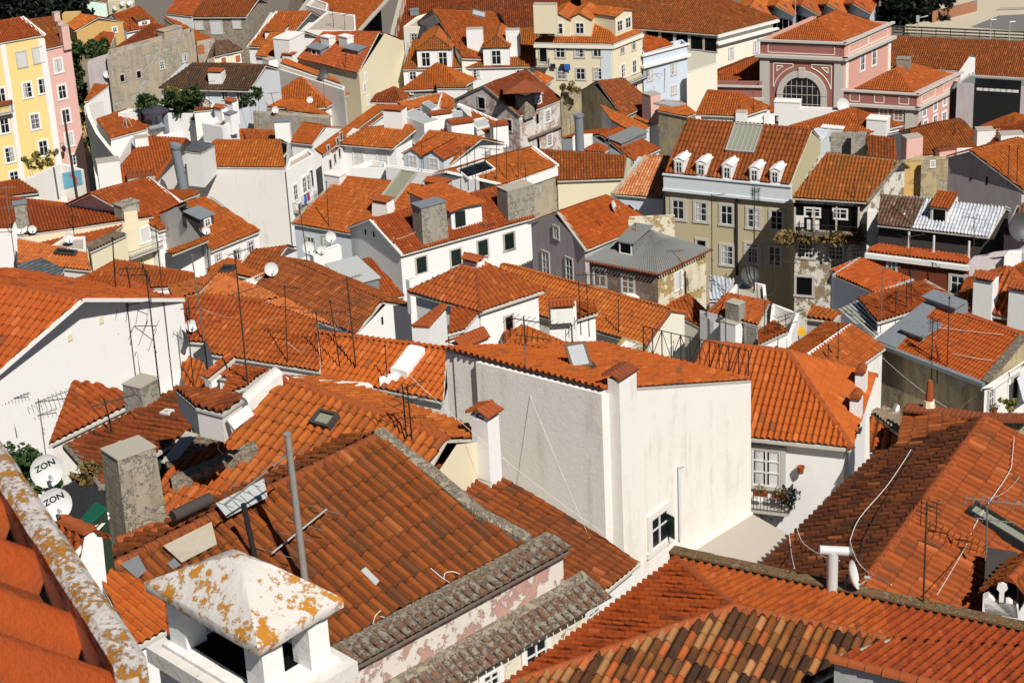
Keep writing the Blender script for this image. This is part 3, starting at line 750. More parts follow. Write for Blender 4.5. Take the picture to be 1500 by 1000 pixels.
def chim(b, p, w, dp, ytop, mat='white2', cap='slab', tp=0.0, kind='roof', name='chimney', rot=None, sink=.6):
    q, n, bb, f = hit(p, b, kind)
    ya = P('x0,%s' % ytop[1:])[1] if isinstance(ytop, str) and ytop[0] == 'x' else (P(ytop[0] + '0,' + ytop[1:])[1] if isinstance(ytop, str) else ytop)
    h = 1.0
    for _ in range(12):
        e = proj(q + ZV * h)[1] - ya; h += e / pxm(q + ZV * h)
    h = max(.3, h); X = Vector(b.U); X.z = 0; X.normalize()
    if rot is not None: X = Vector((math.cos(R(rot)), math.sin(R(rot)), 0))
    Y = ZV.cross(X); mb = MB(); ch = .12 if cap in ('slab', 'tile', 'pots') else 0
    hb = h - (.35 if cap == 'tile' else .3 if cap == 'pots' else ch)
    c0 = q - ZV * sink; t = 1 - tp
    A = [c0 + X * (sx * w / 2) + Y * (sy * dp / 2) for sx, sy in ((-1, -1), (1, -1), (1, 1), (-1, 1))]
    T = [q + ZV * hb + X * (sx * w / 2 * t) + Y * (sy * dp / 2 * t) for sx, sy in ((-1, -1), (1, -1), (1, 1), (-1, 1))]
    i = len(mb.v); mb.v += [tuple(v) for v in A + T]
    mb.f += [(i, i + 1, i + 5, i + 4), (i + 1, i + 2, i + 6, i + 5), (i + 2, i + 3, i + 7, i + 6), (i + 3, i, i + 4, i + 7), (i + 4, i + 5, i + 6, i + 7)]
    o = part(mb, name, mat, b.root, parent=b.root)
    # seen faces for later placing
    b.faces += [Face([A[0], A[1], T[1], T[0]], 'chimney'), Face([A[1], A[2], T[2], T[1]], 'chimney'), Face([A[3], A[0], T[0], T[3]], 'chimney')]
    tq = q + ZV * hb; m2 = MB()
    if cap == 'slab':
        m2.box(tq + ZV * .002, X, Y, ZV, w * t + .12, dp * t + .12, .1); part(m2, 'cap', mat if mat != 'white' else 'white2', b.root, parent=o)
    elif cap == 'flat':
        m2.box(tq + ZV * .002, X, Y, ZV, w * t + .04, dp * t + .04, .05); part(m2, 'cap', 'mortar', b.root, parent=o)
    elif cap == 'metal':
        m2.box(tq + ZV * .05, X, Y, ZV, w * t + .16, dp * t + .16, .06); part(m2, 'cap', 'grey_metal', b.root, parent=o)
    elif cap == 'tile':
        # small tent of tiles on stubs
        for sx in (-1, 1):
            for sy in (-1, 1): m3 = MB(); m3.box(tq + X * (sx * (w * t / 2 - .06)) + Y * (sy * (dp * t / 2 - .06)), X, Y, ZV, .12, .12, .14); part(m3, 'cap_post', mat, b.root, parent=o)
        L = dp * t / 2 + .1; nn = max(2, int((w * t + .2) / .19))
        for k in range(nn):
            x = (k + .5) / nn - .5
            for sy in (-1, 1):
                c = tq + X * (x * (w * t + .16)) + ZV * .14
                caps(m2, c + Y * (sy * L), c + ZV * .17, .1, .4)
        caps(m2, tq + ZV * .3 - X * (w * t / 2 + .08), tq + ZV * .3 + X * (w * t / 2 + .08), .1, .35)
        part(m2, 'cap', 'terracotta', b.root, True, parent=o)
    elif cap == 'pots':
        m2.box(tq + ZV * .002, X, Y, ZV, w * t + .1, dp * t + .1, .09); nn = max(2, int(w / .35))
        for k in range(nn):
            c = tq + X * (((k + .5) / nn - .5) * w * t) + ZV * .09; m2.tube([c, c + ZV * .3], .1, 8, .085)
        part(m2, 'cap', 'terracotta_old', b.root, parent=o)
    elif cap == 'one':
        caps(m2, tq - Y * .3 + ZV * .06, tq + Y * .3 + ZV * .06, w * .5, .6); part(m2, 'cap', 'terracotta', b.root, True, parent=o)
    elif cap == 'open':
        m2.box(tq - ZV * .05, X, Y, ZV, w * t * .6, dp * t * .6, .06); part(m2, 'flue', 'dark_void', b.root, parent=o)
    return q + ZV * h
def dormer(b, p, wpx, hpx, kind='gable', wall='white', roof='orange', style='w', asp=None, wh=.62, trim='trim_white', ww=.5, dx=0, nwin=1, pitch=24, deep=None, tp=.24, over=.14):
    """p = middle of the front's foot on the roof slope"""
    q, n, bb, f = hit(p, b, 'roof')
    o = Vector((n.x, n.y, 0)).normalized(); X = o.cross(ZV)
    if X.x < 0: X = -X
    sl = math.atan2(math.hypot(n.x, n.y), n.z); s = pxm(q); hm = hpx / s
    e = proj(q + X); e0 = proj(q); wm = wpx / math.hypot(e[0] - e0[0], e[1] - e0[1])
    rise = wm / 2 * math.tan(R(pitch)) if kind in ('gable', 'hip') else 0
    dep = deep or (hm + rise) / math.tan(sl) + .2
    mb = MB(); c = q - ZV * .15
    front = [c - X * wm / 2, c + X * wm / 2, c + X * wm / 2 + ZV * (hm + .15), c - X * wm / 2 + ZV * (hm + .15)]
    if kind == 'gable': front.insert(3, c + ZV * (hm + rise + .15))
    mb.prism(front, -o * dep)
    d = part(mb, 'dormer', wall, b.root)
    ff = Face(front, 'dormer'); b.faces.append(ff)
    ov = over; bm = bmesh.new(); t0 = q + ZV * hm
    polys = []
    if kind == 'gable':
        for k in (-1, 1):
            ev = X * (k * (wm / 2 + ov)) - ZV * (ov * math.tan(R(pitch)))
            polys.append([t0 + ev + o * ov, t0 + ev - o * dep, t0 + ZV * rise - o * dep, t0 + ZV * rise + o * ov])
    elif kind == 'hip':
        e1 = t0 - X * (wm / 2 + ov) + o * ov; e2 = t0 + X * (wm / 2 + ov) + o * ov; ap = t0 + ZV * (rise + .1) - o * (wm * .35); bk = t0 + ZV * (rise + .1) - o * dep
        polys = [[e1, e2, ap], [e2, e2 - o * dep, bk, ap], [e1 - o * dep, e1, ap, bk]]
    elif kind == 'shed':
        e1 = t0 - X * (wm / 2 + ov) + o * ov; e2 = t0 + X * (wm / 2 + ov) + o * ov; up = ZV * ((dep * .9) * math.tan(R(9)))
        polys = [[e1, e2, e2 - o * dep * .9 + up, e1 - o * dep * .9 + up]]
    if 't_' + roof not in MATS or kind == 'flat':
        m2 = MB()
        if not polys:
            e1 = t0 - X * (wm / 2 + ov) + o * ov; e2 = t0 + X * (wm / 2 + ov) + o * ov; polys = [[e1, e2, e2 - o * dep, e1 - o * dep]]
        for pl in polys: m2.prism([v + ZV * .02 for v in pl], ZV * .07)
        part(m2, 'dormer_roof', roof if roof in MATS else wall, b.root, parent=d)
    else:
        dd = (q - CAM).length
        m2 = MB()
        for pl in polys: m2.prism(pl, ZV * .02)
        for pl in polys: tile_patch(bm, pl, pl[1] - pl[0], Face(pl, 'x').n, tp, tp * 1.6, max(3, lodof(dd)), wav=0, off=.04)
        bmesh.ops.translate(bm, verts=bm.verts[:], vec=-ORG[b.root.name]); me = bpy.data.meshes.new('dormer_roof'); bm.to_mesh(me); me.set_sharp_from_angle(angle=R(38))
        link('dormer_roof', me, 't_' + roof, d)
        part(m2, 'dormer_eaves', 'soffit_shade', b.root, parent=d)
    bm.free()
    if style:
        for k in range(nwin):
            xx = ((k + .5) / nwin - .5) * wm
            a, s_, g, gm, sm = win_geo(q + X * (xx + dx * wm) + ZV * hm * .5, o, X, (asp or wm * ww / nwin), hm * wh, style, trim, .09, .05)
            multi([(a, trim), (g, gm)] + ([(s_, sm)] if s_.v else []), 'window', b.root, d)
    return d
def sky(b, p, w, h, frame='grey_metal', pane='sky_glass', bars=0, up=.1):
    """roof light lying on a slope; w along the eave, h up the slope, metres"""
    q, n, bb, f = hit(p, b, 'roof'); X = Vector(b.U); X = (X - n * X.dot(n)).normalized(); Y = n.cross(X)
    if Y.z < 0: Y = -Y
    mb = MB(); c = q + n * .1; t = .09
    for k in (-1, 1):
        mb.box(c + Y * (k * (h - t) / 2), X, Y, n, w, t, up + .12); mb.box(c + X * (k * (w - t) / 2), X, Y, n, t, h - 2 * t, up + .12)
    for k in range(bars): mb.box(c + X * (((k + 1) / (bars + 1) - .5) * w) + n * up, X, Y, n, .05, h - 2 * t, .09)
    o = part(mb, 'skylight', frame, b.root)
    g = MB(); g.box(c + n * (up - .02), X, Y, n, w - 2 * t, h - 2 * t, .03); part(g, 'pane', pane, b.root, parent=o)
def rail(b, pts, h=.95, off=.0, mat='iron', step=.16, name='railing', lift=0, kind=None):
    q = [hit(p, b, kind)[0] + ZV * lift for p in pts.split()]; mb = MB()
    for a, c in zip(q, q[1:]):
        d = c - a; L = d.length
        for z in (.08, h): mb.tube([a + ZV * z, c + ZV * z], .022, 4)
        for k in range(int(L / step) + 1):
            e = a + d * min(1, k * step / L); mb.tube([e, e + ZV * h], .012, 4)
    return part(mb, name, mat, b.root)
def balcony(b, p, wpx, hpx, dep=.7, mat='iron', floor='trim', flowers=False):
    """p = middle of the balcony floor on the wall"""
    q, n, bb, f = hit(p, b, 'wall'); n = Vector((n.x, n.y, 0)).normalized(); X = n.cross(ZV); s = pxm(q)
    e = proj(q + X); e0 = proj(q); w = wpx / max(2, math.hypot(e[0] - e0[0], e[1] - e0[1])); h = hpx / s
    mb = MB(); mb.box(q + n * (dep / 2) - ZV * .12, X, n, ZV, w, dep, .12); o = part(mb, 'balcony', floor, b.root)
    m = MB(); cs = [q - X * w / 2 + n * .02, q - X * w / 2 + n * dep, q + X * w / 2 + n * dep, q + X * w / 2 + n * .02]
    for a, c in zip(cs, cs[1:]):
        d = c - a; L = d.length
        for z in (.06, h): m.tube([a + ZV * z, c + ZV * z], .02, 4)
        for k in range(max(2, int(L / .13)) + 1):
            t = a + d * (k / max(2, int(L / .13))); m.tube([t, t + ZV * h], .011, 4)
    part(m, 'railing', mat, b.root, parent=o)
    return o, q, n, X, w, h
def htop(q, y):
    h = 1.0
    for _ in range(12):
        h += (proj(q + ZV * h)[1] - y) / pxm(q + ZV * h)
    return h
GA = 'television aerials standing on the roofs'
def aerial(p, ptop, kind, label, r=.022, mat='rust', group=GA, az=None, sc=1.0):
    q, n, bb, f = hit(p); T = P(ptop); h = max(.5, htop(q, T[1]))
    # lean sideways so that the top stands where it should
    tp = q + ZV * h; ex = proj(tp); s = (tp - CAM).length / FPX; dx = max(-.9, min(.9, (T[0] - ex[0]) * s)); tp = tp + R0 * dx
    mb = MB(); mb.tube([q - ZV * .3, q + (tp - q) * .5, tp], r, 6, r * .8)
    o = top(mb, 'tv_aerial', mat, label, 'TV aerial', group); bits = []
    az = RND.uniform(-.5, 1.0) if az is None else az
    D = Vector((math.cos(az), math.sin(az), RND.uniform(-.05, .08))).normalized(); E = D.cross(ZV).normalized()
    def yagi(c, L, n, w, rr=.012, back=.3):
        a = MB(); bits.append(a)
        rr = rr * 1.25; a.tube([c - D * L * back, c + D * L * (1 - back)], rr * 1.3, 4)
        for k in range(n):
            e = c + D * L * (k / (n - 1) - back); ww = w * (1 - .35 * k / n)
            a.tube([e - E * ww / 2, e + E * ww / 2], rr * .75, 4)
    def fan(c, w, hh, n=7):
        a = MB(); bits.append(a)
        for k in range(n):
            z = (k / (n - 1) - .5) * hh; a.tube([c + ZV * z - E * w / 2, c + ZV * z + E * w / 2], .011, 4)
        a.tube([c - ZV * hh / 2 - E * w * .3, c + ZV * hh / 2 - E * w * .3], .012, 4); a.tube([c - ZV * hh / 2 + E * w * .3, c + ZV * hh / 2 + E * w * .3], .012, 4)
    c = tp - (tp - q).normalized() * .12
    if kind == 'y': yagi(c, 1.3 * sc, 9, .5 * sc)
    elif kind == 'Y': yagi(c, 2.0 * sc, 10, .9 * sc, .014); yagi(c - ZV * .6, 1.1, 6, .4)
    elif kind == 'v': yagi(c, 1.5 * sc, 4, 1.7 * sc, .014)
    elif kind == 'g': fan(c - ZV * .3 + D * .1, .8 * sc, .8 * sc); yagi(c - ZV * .1, .8, 5, .35)
    elif kind == 'm': yagi(c, 1.1 * sc, 7, .5); yagi(c - ZV * (.25 * h), 1.3, 5, 1.1)
    elif kind == 'p': a = MB(); bits.append(a); a.tube([c, c + ZV * .1], r * 1.6, 6)
    elif kind == 't':
        a = MB(); bits.append(a)
        a.tube([c - E * .8, c + E * .8], .014, 4)
        for k in (-.8, -.4, .4, .8): a.tube([c + E * k - ZV * .25, c + E * k + ZV * .25], .012, 4)
    if h > 2.2 and kind != 'p':
        k = RND.uniform(.3, .6); m = q + (tp - q) * k; a = MB(); bits.append(a); a.tube([m - E * .25, m + E * .3], .016, 4)
    for a in bits: a.build('aerial', mat, o, ORG[o.name])
    return o, q, tp
GD = 'satellite dishes on the roofs and walls'
def dish(p, r, label, ybase=None, dr=(.35, -.8, .45), mat='dish_white', text=None, group=GD, dist=None, kind=None):
    """p = centre of the dish in the picture; ybase = picture row where its pole meets the roof"""
    pp = P(p)
    if ybase is not None:
        yb = P(ybase[0] + '0,' + ybase[1:])[1]; q = hit((pp[0], yb))[0]; h = htop(q, pp[1]); c = q + ZV * h
    else:
        q, n, bb, f = hit(p, None, kind); c = q + n * (r * .75); 
        if dist: c = CAM + ray(pp) * dist
    D = Vector(dr).normalized(); mb = MB()
    prof = [(0.001, 0)] + [(r * k / 6, .28 * r * (k / 6) ** 2) for k in range(1, 7)]
    prof2 = [(r * 1.02, .30 * r)] + [(r * k / 6, .28 * r * (k / 6) ** 2 - .025) for k in range(6, 0, -1)] + [(.001, -.025)]
    mb.lathe(c - D * .1 * r, D, prof + prof2, 24)
    o = top(mb, 'satellite_dish', mat, label, 'satellite dish', group, True)
    E = D.cross(ZV).normalized(); dn = -E.cross(D); dn = dn if dn.z < 0 else -dn
    a = MB(); st = c + dn * r * .95; en = c + D * (r * 1.15) + dn * r * .45
    a.tube([st, en], .018, 5); a.build('arm', 'steel_pale', o, ORG[o.name])
    l = MB(); l.tube([en - D * .02, en - (en - c).normalized() * .16], .045, 8); l.build('receiver', 'steel_pale', o, ORG[o.name])
    b = MB(); bk = c - D * (.1 * r + .03); bt = q - ZV * .1 if ybase is not None else q - (n * .05 if n.z < .5 else ZV * .1)
    m = bk - D * .1
    if ybase is not None: b.tube([m + ZV * .06, Vector((m.x, m.y, bt.z))], .028, 6); b.tube([bk, m], .03, 6)
    else: b.tube([bk, m, bt], .026, 6)
    b.build('bracket', 'steel', o, ORG[o.name])
    if text:
        cu = bpy.data.curves.new('lettering', 'FONT'); cu.body = text; cu.size = r * .52; cu.align_x = 'CENTER'; cu.align_y = 'CENTER'; cu.extrude = .004; cu.offset = r * .012
        tmp = bpy.data.objects.new('lettering', cu); COL.objects.link(tmp)
        dg = bpy.context.evaluated_depsgraph_get(); me = bpy.data.meshes.new_from_object(tmp.evaluated_get(dg)); bpy.data.objects.remove(tmp)
        X = -E if E.x < 0 else E; Yv = D.cross(X)
        if Yv.z < 0: Yv = -Yv
        me.name = 'lettering'; org = ORG[o.name]; ro = R(14); X2 = X * math.cos(ro) + Yv * math.sin(ro); Y2 = Yv * math.cos(ro) - X * math.sin(ro)
        for v in me.vertices:
            x, y, z_ = v.co; x *= 1.12; rad2 = (x * x + (y + .3 * r) ** 2); w = c - D * .1 * r + X2 * x + Y2 * (y) + Yv * (r * .3)
            rr = (w - (c - D * .1 * r)); h2 = .28 * r * min(1, rr.length_squared / (r * r)); w = w + D * (h2 + .006 + z_); v.co = w - org
        link('lettering', me, 'ink', o)
    return o
def wire(pa, pb, label, ha=0, hb=0, sag=.3, r=.012, mat='cable_white', name='cable', cat='cable', group='loose cables over the roofs', A=None, B=None, wob=0):
    a = A if A is not None else hit(pa)[0] + ZV * (ha + .06); b = B if B is not None else hit(pb)[0] + ZV * (hb + .06); n = 14; pts = []
    for k in range(n + 1):
        t = k / n; v = a + (b - a) * t - ZV * (sag * 4 * t * (1 - t))
        if wob: v += R0 * (wob * math.sin(t * 9)) 
        pts.append(v)
    mb = MB(); mb.tube(pts, r, 5); return top(mb, name, mat, label, cat, group)
def lie(pts, label, r=.014, mat='cable_white', up=.19, group='loose cables over the roofs', name='cable'):
    """a cable lying on what is below it"""
    q = [hit(p)[0] + ZV * up for p in pts.split()]; out = []
    for i in range(len(q) - 1):
        for k in range(4):
            t = k / 4; p0 = q[max(0, i - 1)]; p1 = q[i]; p2 = q[i + 1]; p3 = q[min(len(q) - 1, i + 2)]
            out.append(.5 * ((2 * p1) + (p2 - p0) * t + (2 * p0 - 5 * p1 + 4 * p2 - p3) * t * t + (3 * p1 - p0 - 3 * p2 + p3) * t ** 3))
    out.append(q[-1]); mb = MB(); mb.tube(out, r, 5); return top(mb, name, mat, label, 'cable', group)
def leaves(mb, c, rad, n, s, rng, squash=.8):
    """n leaf clumps of size s in a lumpy ball"""
    c = Vector(c)
    for _ in range(n):
        d = Vector((rng.gauss(0, 1), rng.gauss(0, 1), rng.gauss(0, 1))).normalized() * (rad * rng.uniform(.45, 1.05))
        p = c + Vector((d.x, d.y, d.z * squash)); a = Vector((rng.gauss(0, 1), rng.gauss(0, 1), rng.gauss(0, 1))).normalized()
        b = a.cross(Vector((rng.gauss(0, 1), rng.gauss(0, 1), rng.gauss(0, 1)))).normalized(); z = s * rng.uniform(.6, 1.3)
        mb.poly([p - a * z, p - b * z * .5 + a * z * .2, p + a * z, p + b * z * .5 + a * z * .1])
def tree(base, hgt, lumps, label, cat='tree', leaf='leaf', s=.28, dens=60, tr=.16, name='tree', group=None, seed=1):
    """lumps = [(dx, dy, dz, r)] clumps of foliage over the base"""
    rng = random.Random(seed); base = Vector(base); o = empty(name, base, label, cat, group); tk = MB(); lf = MB()
    fork = base + ZV * hgt * .45
    tk.tube([base - ZV * .3, base + ZV * hgt * .2 + R0 * .05, fork], tr, 8, tr * .7)
    for dx, dy, dz, r in lumps:
        c = base + Vector((dx, dy, dz)); tk.tube([fork - ZV * rng.uniform(0, hgt * .1), (fork + c) / 2 + Vector((rng.gauss(0, .1), rng.gauss(0, .1), .1)), c], tr * .45, 6, tr * .15)
        for k in range(5):
            e = Vector((rng.gauss(0, .45), rng.gauss(0, .45), rng.gauss(0, .4))) * r; leaves(lf, c + e, r * rng.uniform(.45, .75), int(dens * r * r / (s * s) * .06), s, rng)
    part(tk, 'trunk', 'bark', o, True); part(lf, 'crown', leaf, o, fix=False)
    return o
# ================================================================ the far rows, up to the museum and the lot
def bld_far():
    g = {}
    # long warehouses along the top
    b = H('huge brown hipped warehouse roof behind the cream dormer house', 'c440,138 c1148,192 d155,103 c370,-190 c1089,-41', 'brown', 'ivory', d=292, name='warehouse', cat='warehouse', tp=.3, pit=20, over=.5)
    win(b, 'c1225,290 c1360,255', 15, .55, 'w'); g['wh'] = b
    win(b, 'c800,205 c880,214 c960,223 c1040,233 c1115,243', 19, .95, 'd', 'trim', .12); m = MB()  # stone cornice under the lit eave
    B, C = b.pts['B'], b.pts['C']; d_ = (C - B).normalized(); o_ = Vector((d_.y, -d_.x, 0))
    m.box((B + C) / 2 - ZV * 1.5 + o_ * -.1, d_, o_, ZV, (C - B).length - .4, .5, .25); m.box((B + C) / 2 - ZV * .42 + o_ * -.08, d_, o_, ZV, (C - B).length - .3, .5, .28)
    part(m, 'cornice', 'trim_white', b.root)
    b = G('long old tiled hall roof between the white gabled house and the cream house', 'x575,60 x885,44 x600,-40 x880,-46', 'brown', 'dark_wall', d=300, name='warehouse', cat='warehouse', tp=.3, pit=20, vg='mortar', vw=1.2)
    g['hall2'] = b
    b = G('tiled hall roof with a wide grey parapet behind the flat white block', 'x400,78 x523,46 x470,-20 x583,-20', 'orange', 'stone', d=296, name='warehouse', cat='warehouse', tp=.3, pit=20, vg='mortar', vw=1.3)
    b = G('narrow orange shed roof with a grey ridge at the top edge', 'x800,20 x960,10 x790,-30 x950,-40', 'orange', 'dark_wall', d=330, name='warehouse', cat='warehouse', tp=.3, pit=20)
    # zigzag sheds
    for i, (x, y, l) in enumerate((('x1093,14', 0, 'westernmost'), ('x1130,13', 0, 'second from the west'), ('x1167,12', 0, 'third from the west'), ('x1205,11', 0, 'middle'), ('x1243,10', 0, 'last before the big dark tree'))):
        px, py = P(x); 
        b = G('dark pointed shed of the zigzag row behind the museum, %s' % l, f'x{px-14},{py-2} x{px+2},{py-24} x{px+6},{py-4+6-6} x{px+20},{py-26}', 'orange', 'blue_grey', d=345, name='shed', cat='shed', group='zigzag sheds behind the museum', pit=28, tp=.3)
        q = b.pts; m = MB(); n = Vector((0, -1, 0))
        a, r1, D = q['A'], q['R1'], q['D']; x0 = a * .5 + D * .5; X = (D - a).normalized(); N = X.cross(ZV)
        if N.y > 0: N = -N
        w = (D - a).length
        m.box(Vector((x0.x, x0.y, a.z - 4.5)) + N * .08, X, N, ZV, w * .86, .05, 3.6); o = part(m, 'opening', 'dark_void', b.root)
        m = MB()
        for k in range(5): m.box(Vector((x0.x, x0.y, a.z - 4.5)) + X * ((k - 2) * w * .17) + N * .14, X, N, ZV, .12, .08, 3.6)
        m.box(Vector((x0.x, x0.y, a.z - 2.8)) + N * .14, X, N, ZV, w * .86, .06, .12); part(m, 'mullion', 'trim', b.root, parent=o)
    # ---- museum
    def block(lbl, s, wall, d, base=None, name='museum_building', cat='museum', drop=None, b=None):
        return K(lbl, s, wall, d=d, base=base, par=.9, name=name, cat=cat, pth=.4, drop=drop)
    mb_ = block('tall pink museum building with a great arched window in its front', 'd50,215 d508,233 d762,122 d330,90', 'museum_pink', 258, base=1)
    g['mus'] = mb_
    H('', 'd118,213 d484,231 d715,140 d362,105 d466,60', 'orange', d=258, main='right', into=mb_, pit=26, tp=.26)
    # mouldings and corner piers
    W = [mb_.pts[i] for i in range(4)]
    def band(b, i, dz, h, dep, mat, name='cornice', ext=.0):
        W = [b.pts[k] for k in range(len(b.pts))]; a, c = W[i], W[(i + 1) % len(W)]; X = (c - a).normalized(); n = X.cross(ZV); m = MB()
        if n.dot((a + c) / 2 - sum(W, Vector()) / len(W)) < 0: n = -n
        m.box((a + c) / 2 - ZV * dz + n * (dep / 2 - .04), X, n, ZV, (c - a).length + ext, dep + .08, h); part(m, name, mat, b.root)
    for i in (0, 1):
        band(mb_, i, .18, .24, .35, 'trim', ext=.7); band(mb_, i, 2.15, .35, .55, 'trim', ext=1.1); band(mb_, i, 2.5, .3, .25, 'trim', ext=.5)
    band(mb_, 0, 9.4, .5, .5, 'trim', ext=.9)
    a, c, e = W[0], W[1], W[2]; X = (c - a).normalized(); N = X.cross(ZV); N = N if N.y < 0 else -N; Lf = (c - a).length
    Y = (e - c).normalized(); NR = Y.cross(ZV); NR = NR if NR.x > 0 else -NR
    for t in (.6, Lf - .6): m = MB(); m.box(a + X * t - ZV * 9.4 + N * .06, X, N, ZV, 1.2, .3, 6.9); part(m, 'pilaster', 'trim', mb_.root)
    for t in (c + Y * .5, e - Y * .5): m = MB(); m.box(t - ZV * 16 + NR * .05, Y, NR, ZV, .65, .22, 13.4); part(m, 'pilaster', 'ivory', mb_.root)
    m = MB(); m.box((a + c) / 2 - ZV * 15 + N * .012, X, N, ZV, Lf - .05, .03, 14.9); part(m, 'front_shade_panel', 'museum_pink_shaded', mb_.root)  # thin panel that paints the shade over the pink front
    q, n, _, _ = hit('d277,515', mb_, 'wall'); s = pxm(q); ro, ri = 9.6 * 3.55 / s * .27 * 3.7, 0
    q = a + X * ((q - a).dot(X)) + ZV * (q.z - a.z) ; ro = 132 * .27 / s; ri = 100 * .27 / s; m = MB(); gl = MB(); br = MB(); nseg = 24
    for k in range(nseg):
        t0, t1 = math.pi * k / nseg, math.pi * (k + 1) / nseg
        m.prism([q + X * (r_ * math.cos(t)) + ZV * (r_ * math.sin(t)) + N * .02 for r_, t in ((ri, t0), (ro, t0), (ro, t1), (ri, t1))], N * .3)
    m.box(q + ZV * (ri - .1) + N * .25, X, N, ZV, .8, .35, ro - ri + .5)
    for k in (-1, 1): m.box(q + X * (k * (ri + ro) / 2) - ZV * 3.5 + N * .1, X, N, ZV, ro - ri, .34, 3.5)
    ar = part(m, 'arch', 'trim', mb_.root)
    gl.poly([q + X * (ri * math.cos(math.pi * k / 24)) + ZV * (ri * math.sin(math.pi * k / 24)) + N * .05 for k in range(25)] + [q - X * ri - ZV * 3.5 + N * .05, q + X * ri - ZV * 3.5 + N * .05]); part(gl, 'pane', 'glass', mb_.root, parent=ar)
    for k in range(-3, 4):
        x = k * ri / 3.6; hh = math.sqrt(max(0, ri * ri - x * x)); br.box(q + X * x - ZV * 3.5 + N * .1, X, N, ZV, .05, .06, hh + 3.5)
    for z in (-2.4, -1.2, 0, 1.1, 2.1):
        if z > ri: continue
        w = ri if z <= 0 else math.sqrt(ri * ri - z * z); br.box(q + ZV * z + N * .1, X, N, ZV, 2 * w, .05, .05)
    part(br, 'glazing_bar', 'trim', mb_.root, parent=ar)
    m = MB()  # cream line mouldings in the spandrels and the parapet
    def line(pts, w=.1):
        for p, r_ in zip(pts, pts[1:]): m.tube([p + N * .05, r_ + N * .05], w * .6, 4)
    for sgn in (-1, 1):
        for k, (o1, o2, top_) in enumerate(((.55, .45, .7), (1.15, 1.15, 1.3))):
            cx_ = q + X * (sgn * (Lf / 2 - 1.35 - o2 * .6)); zt = ro + 1.15 - top_ * .55
            arc = [q + X * (sgn * (ro + o1) * math.cos(t)) + ZV * ((ro + o1) * math.sin(t)) for t in np.linspace(.12 + .25 * k, 1.25 - .2 * k, 10)]
            xs = (cx_ - q).dot(X) * sgn
            arc = [v for v in arc if abs((v - q).dot(X)) < xs and (v - q).z < zt]
            if len(arc) > 2:
                line([q + X * (sgn * xs) + ZV * (arc[0] - q).z] + arc + [q + X * ((arc[-1] - q).dot(X)) + ZV * zt, q + X * (sgn * xs) + ZV * zt, q + X * (sgn * xs) + ZV * (arc[0] - q).z])
    def rect(p0, X_, N_, w, h, t=.08):
        for k in (0, h): m.box(p0 + ZV * k + X_ * (w / 2) + N_ * .03, X_, N_, ZV, w, .09, t)
        for k in (0, w): m.box(p0 + X_ * k + N_ * .03, X_, N_, ZV, t, .09, h)
    rect(a + X * 1.0 - ZV * 1.6, X, N, Lf - 2.2, 1.0)
    Ly = (e - c).length
    rect(c + Y * 1 - ZV * 1.6, Y, NR, Ly * .42, 1.0); rect(c + Y * (Ly * .5) - ZV * 1.6, Y, NR, Ly * .42, 1.0)
    part(m, 'moulding', 'ivory', mb_.root)
    win(mb_, 'd605,332 d668,302', 27, .36, '2', 'trim_white', .2)
    b = block('lower pink museum wing with a hipped roof and round-headed windows', 'd503,487 d903,510 d1138,392 d790,375', 'museum_pink', 252, base=1); g['wing'] = b
    H('', 'd565,484 d880,504 d1085,405 d782,375 d842,340', 'orange', d=252, main='right', into=b, pit=25, tp=.26)
    for i in (0, 1): band(b, i, .15, .2, .3, 'trim', ext=.6); band(b, i, 1.9, .3, .5, 'trim', ext=1.0)
    win(b, 'd940,605 d1000,575 d1050,545', 13, .6, 'w', 'trim_white', .22); win(b, 'd998,655 d1048,636 d945,682', 14, .7, '2', 'trim_white', .22); win(b, 'd720,620 d800,625', 15, .8, 'w', 'trim')
    W2 = [b.pts[i] for i in range(4)]; m = MB()
    X2 = (W2[1] - W2[0]).normalized(); N2 = X2.cross(ZV); N2 = N2 if N2.y < 0 else -N2; Y2 = (W2[2] - W2[1]).normalized(); M2 = Y2.cross(ZV); M2 = M2 if M2.x > 0 else -M2
    L2 = (W2[1] - W2[0]).length; L3 = (W2[2] - W2[1]).length
    for k in range(3): rect(W2[0] + X2 * (.8 + k * L2 / 3) - ZV * 1.4, X2, N2, L2 / 3 - 1.8, .9)
    for k in range(2): rect(W2[1] + Y2 * (1 + k * L3 / 2) - ZV * 1.4, Y2, M2, L3 / 2 - 2, .9)
    part(m, 'moulding', 'ivory', b.root)
    m = MB(); m.box((W2[0] + W2[1]) / 2 - ZV * 14 + N2 * .012, X2, N2, ZV, L2 - .05, .03, 13.9); part(m, 'front_shade_panel', 'museum_pink_shaded', b.root)  # same painted shade over the front of the wing
    m = MB(); m.box(W2[1] - X2 * .7 - ZV * 14 + N2 * .05, X2, N2, ZV, 1.3, .25, 12); part(m, 'pilaster', 'trim', b.root); m = MB(); m.box(W2[1] + Y2 * .5 - ZV * 14 + M2 * .05, Y2, M2, ZV, .7, .22, 12); part(m, 'pilaster', 'trim', b.root)
    chim(b, 'd828,362', 1.6, 1.2, 'd312', 'stone', 'slab', kind='roof')
    b = G('pink museum side wing left of the arch with an orange roof half in shade', 'c1062,470 c1400,470 c1062,432 c1395,298', 'orange', 'museum_pink', d=262, pit=20, base=1, name='museum_building', cat='museum', tp=.26)
    b = block('long shaded pink balustrade wing in front of the museum', 'c1020,462 d60,470 d60,440 c1080,438', 'museum_pink_shaded', 254, base=1); band(b, 0, .1, .2, .3, 'trim', ext=.4); band(b, 0, 1.7, .3, .45, 'trim', ext=.6)  # walls in the pink with shade painted in
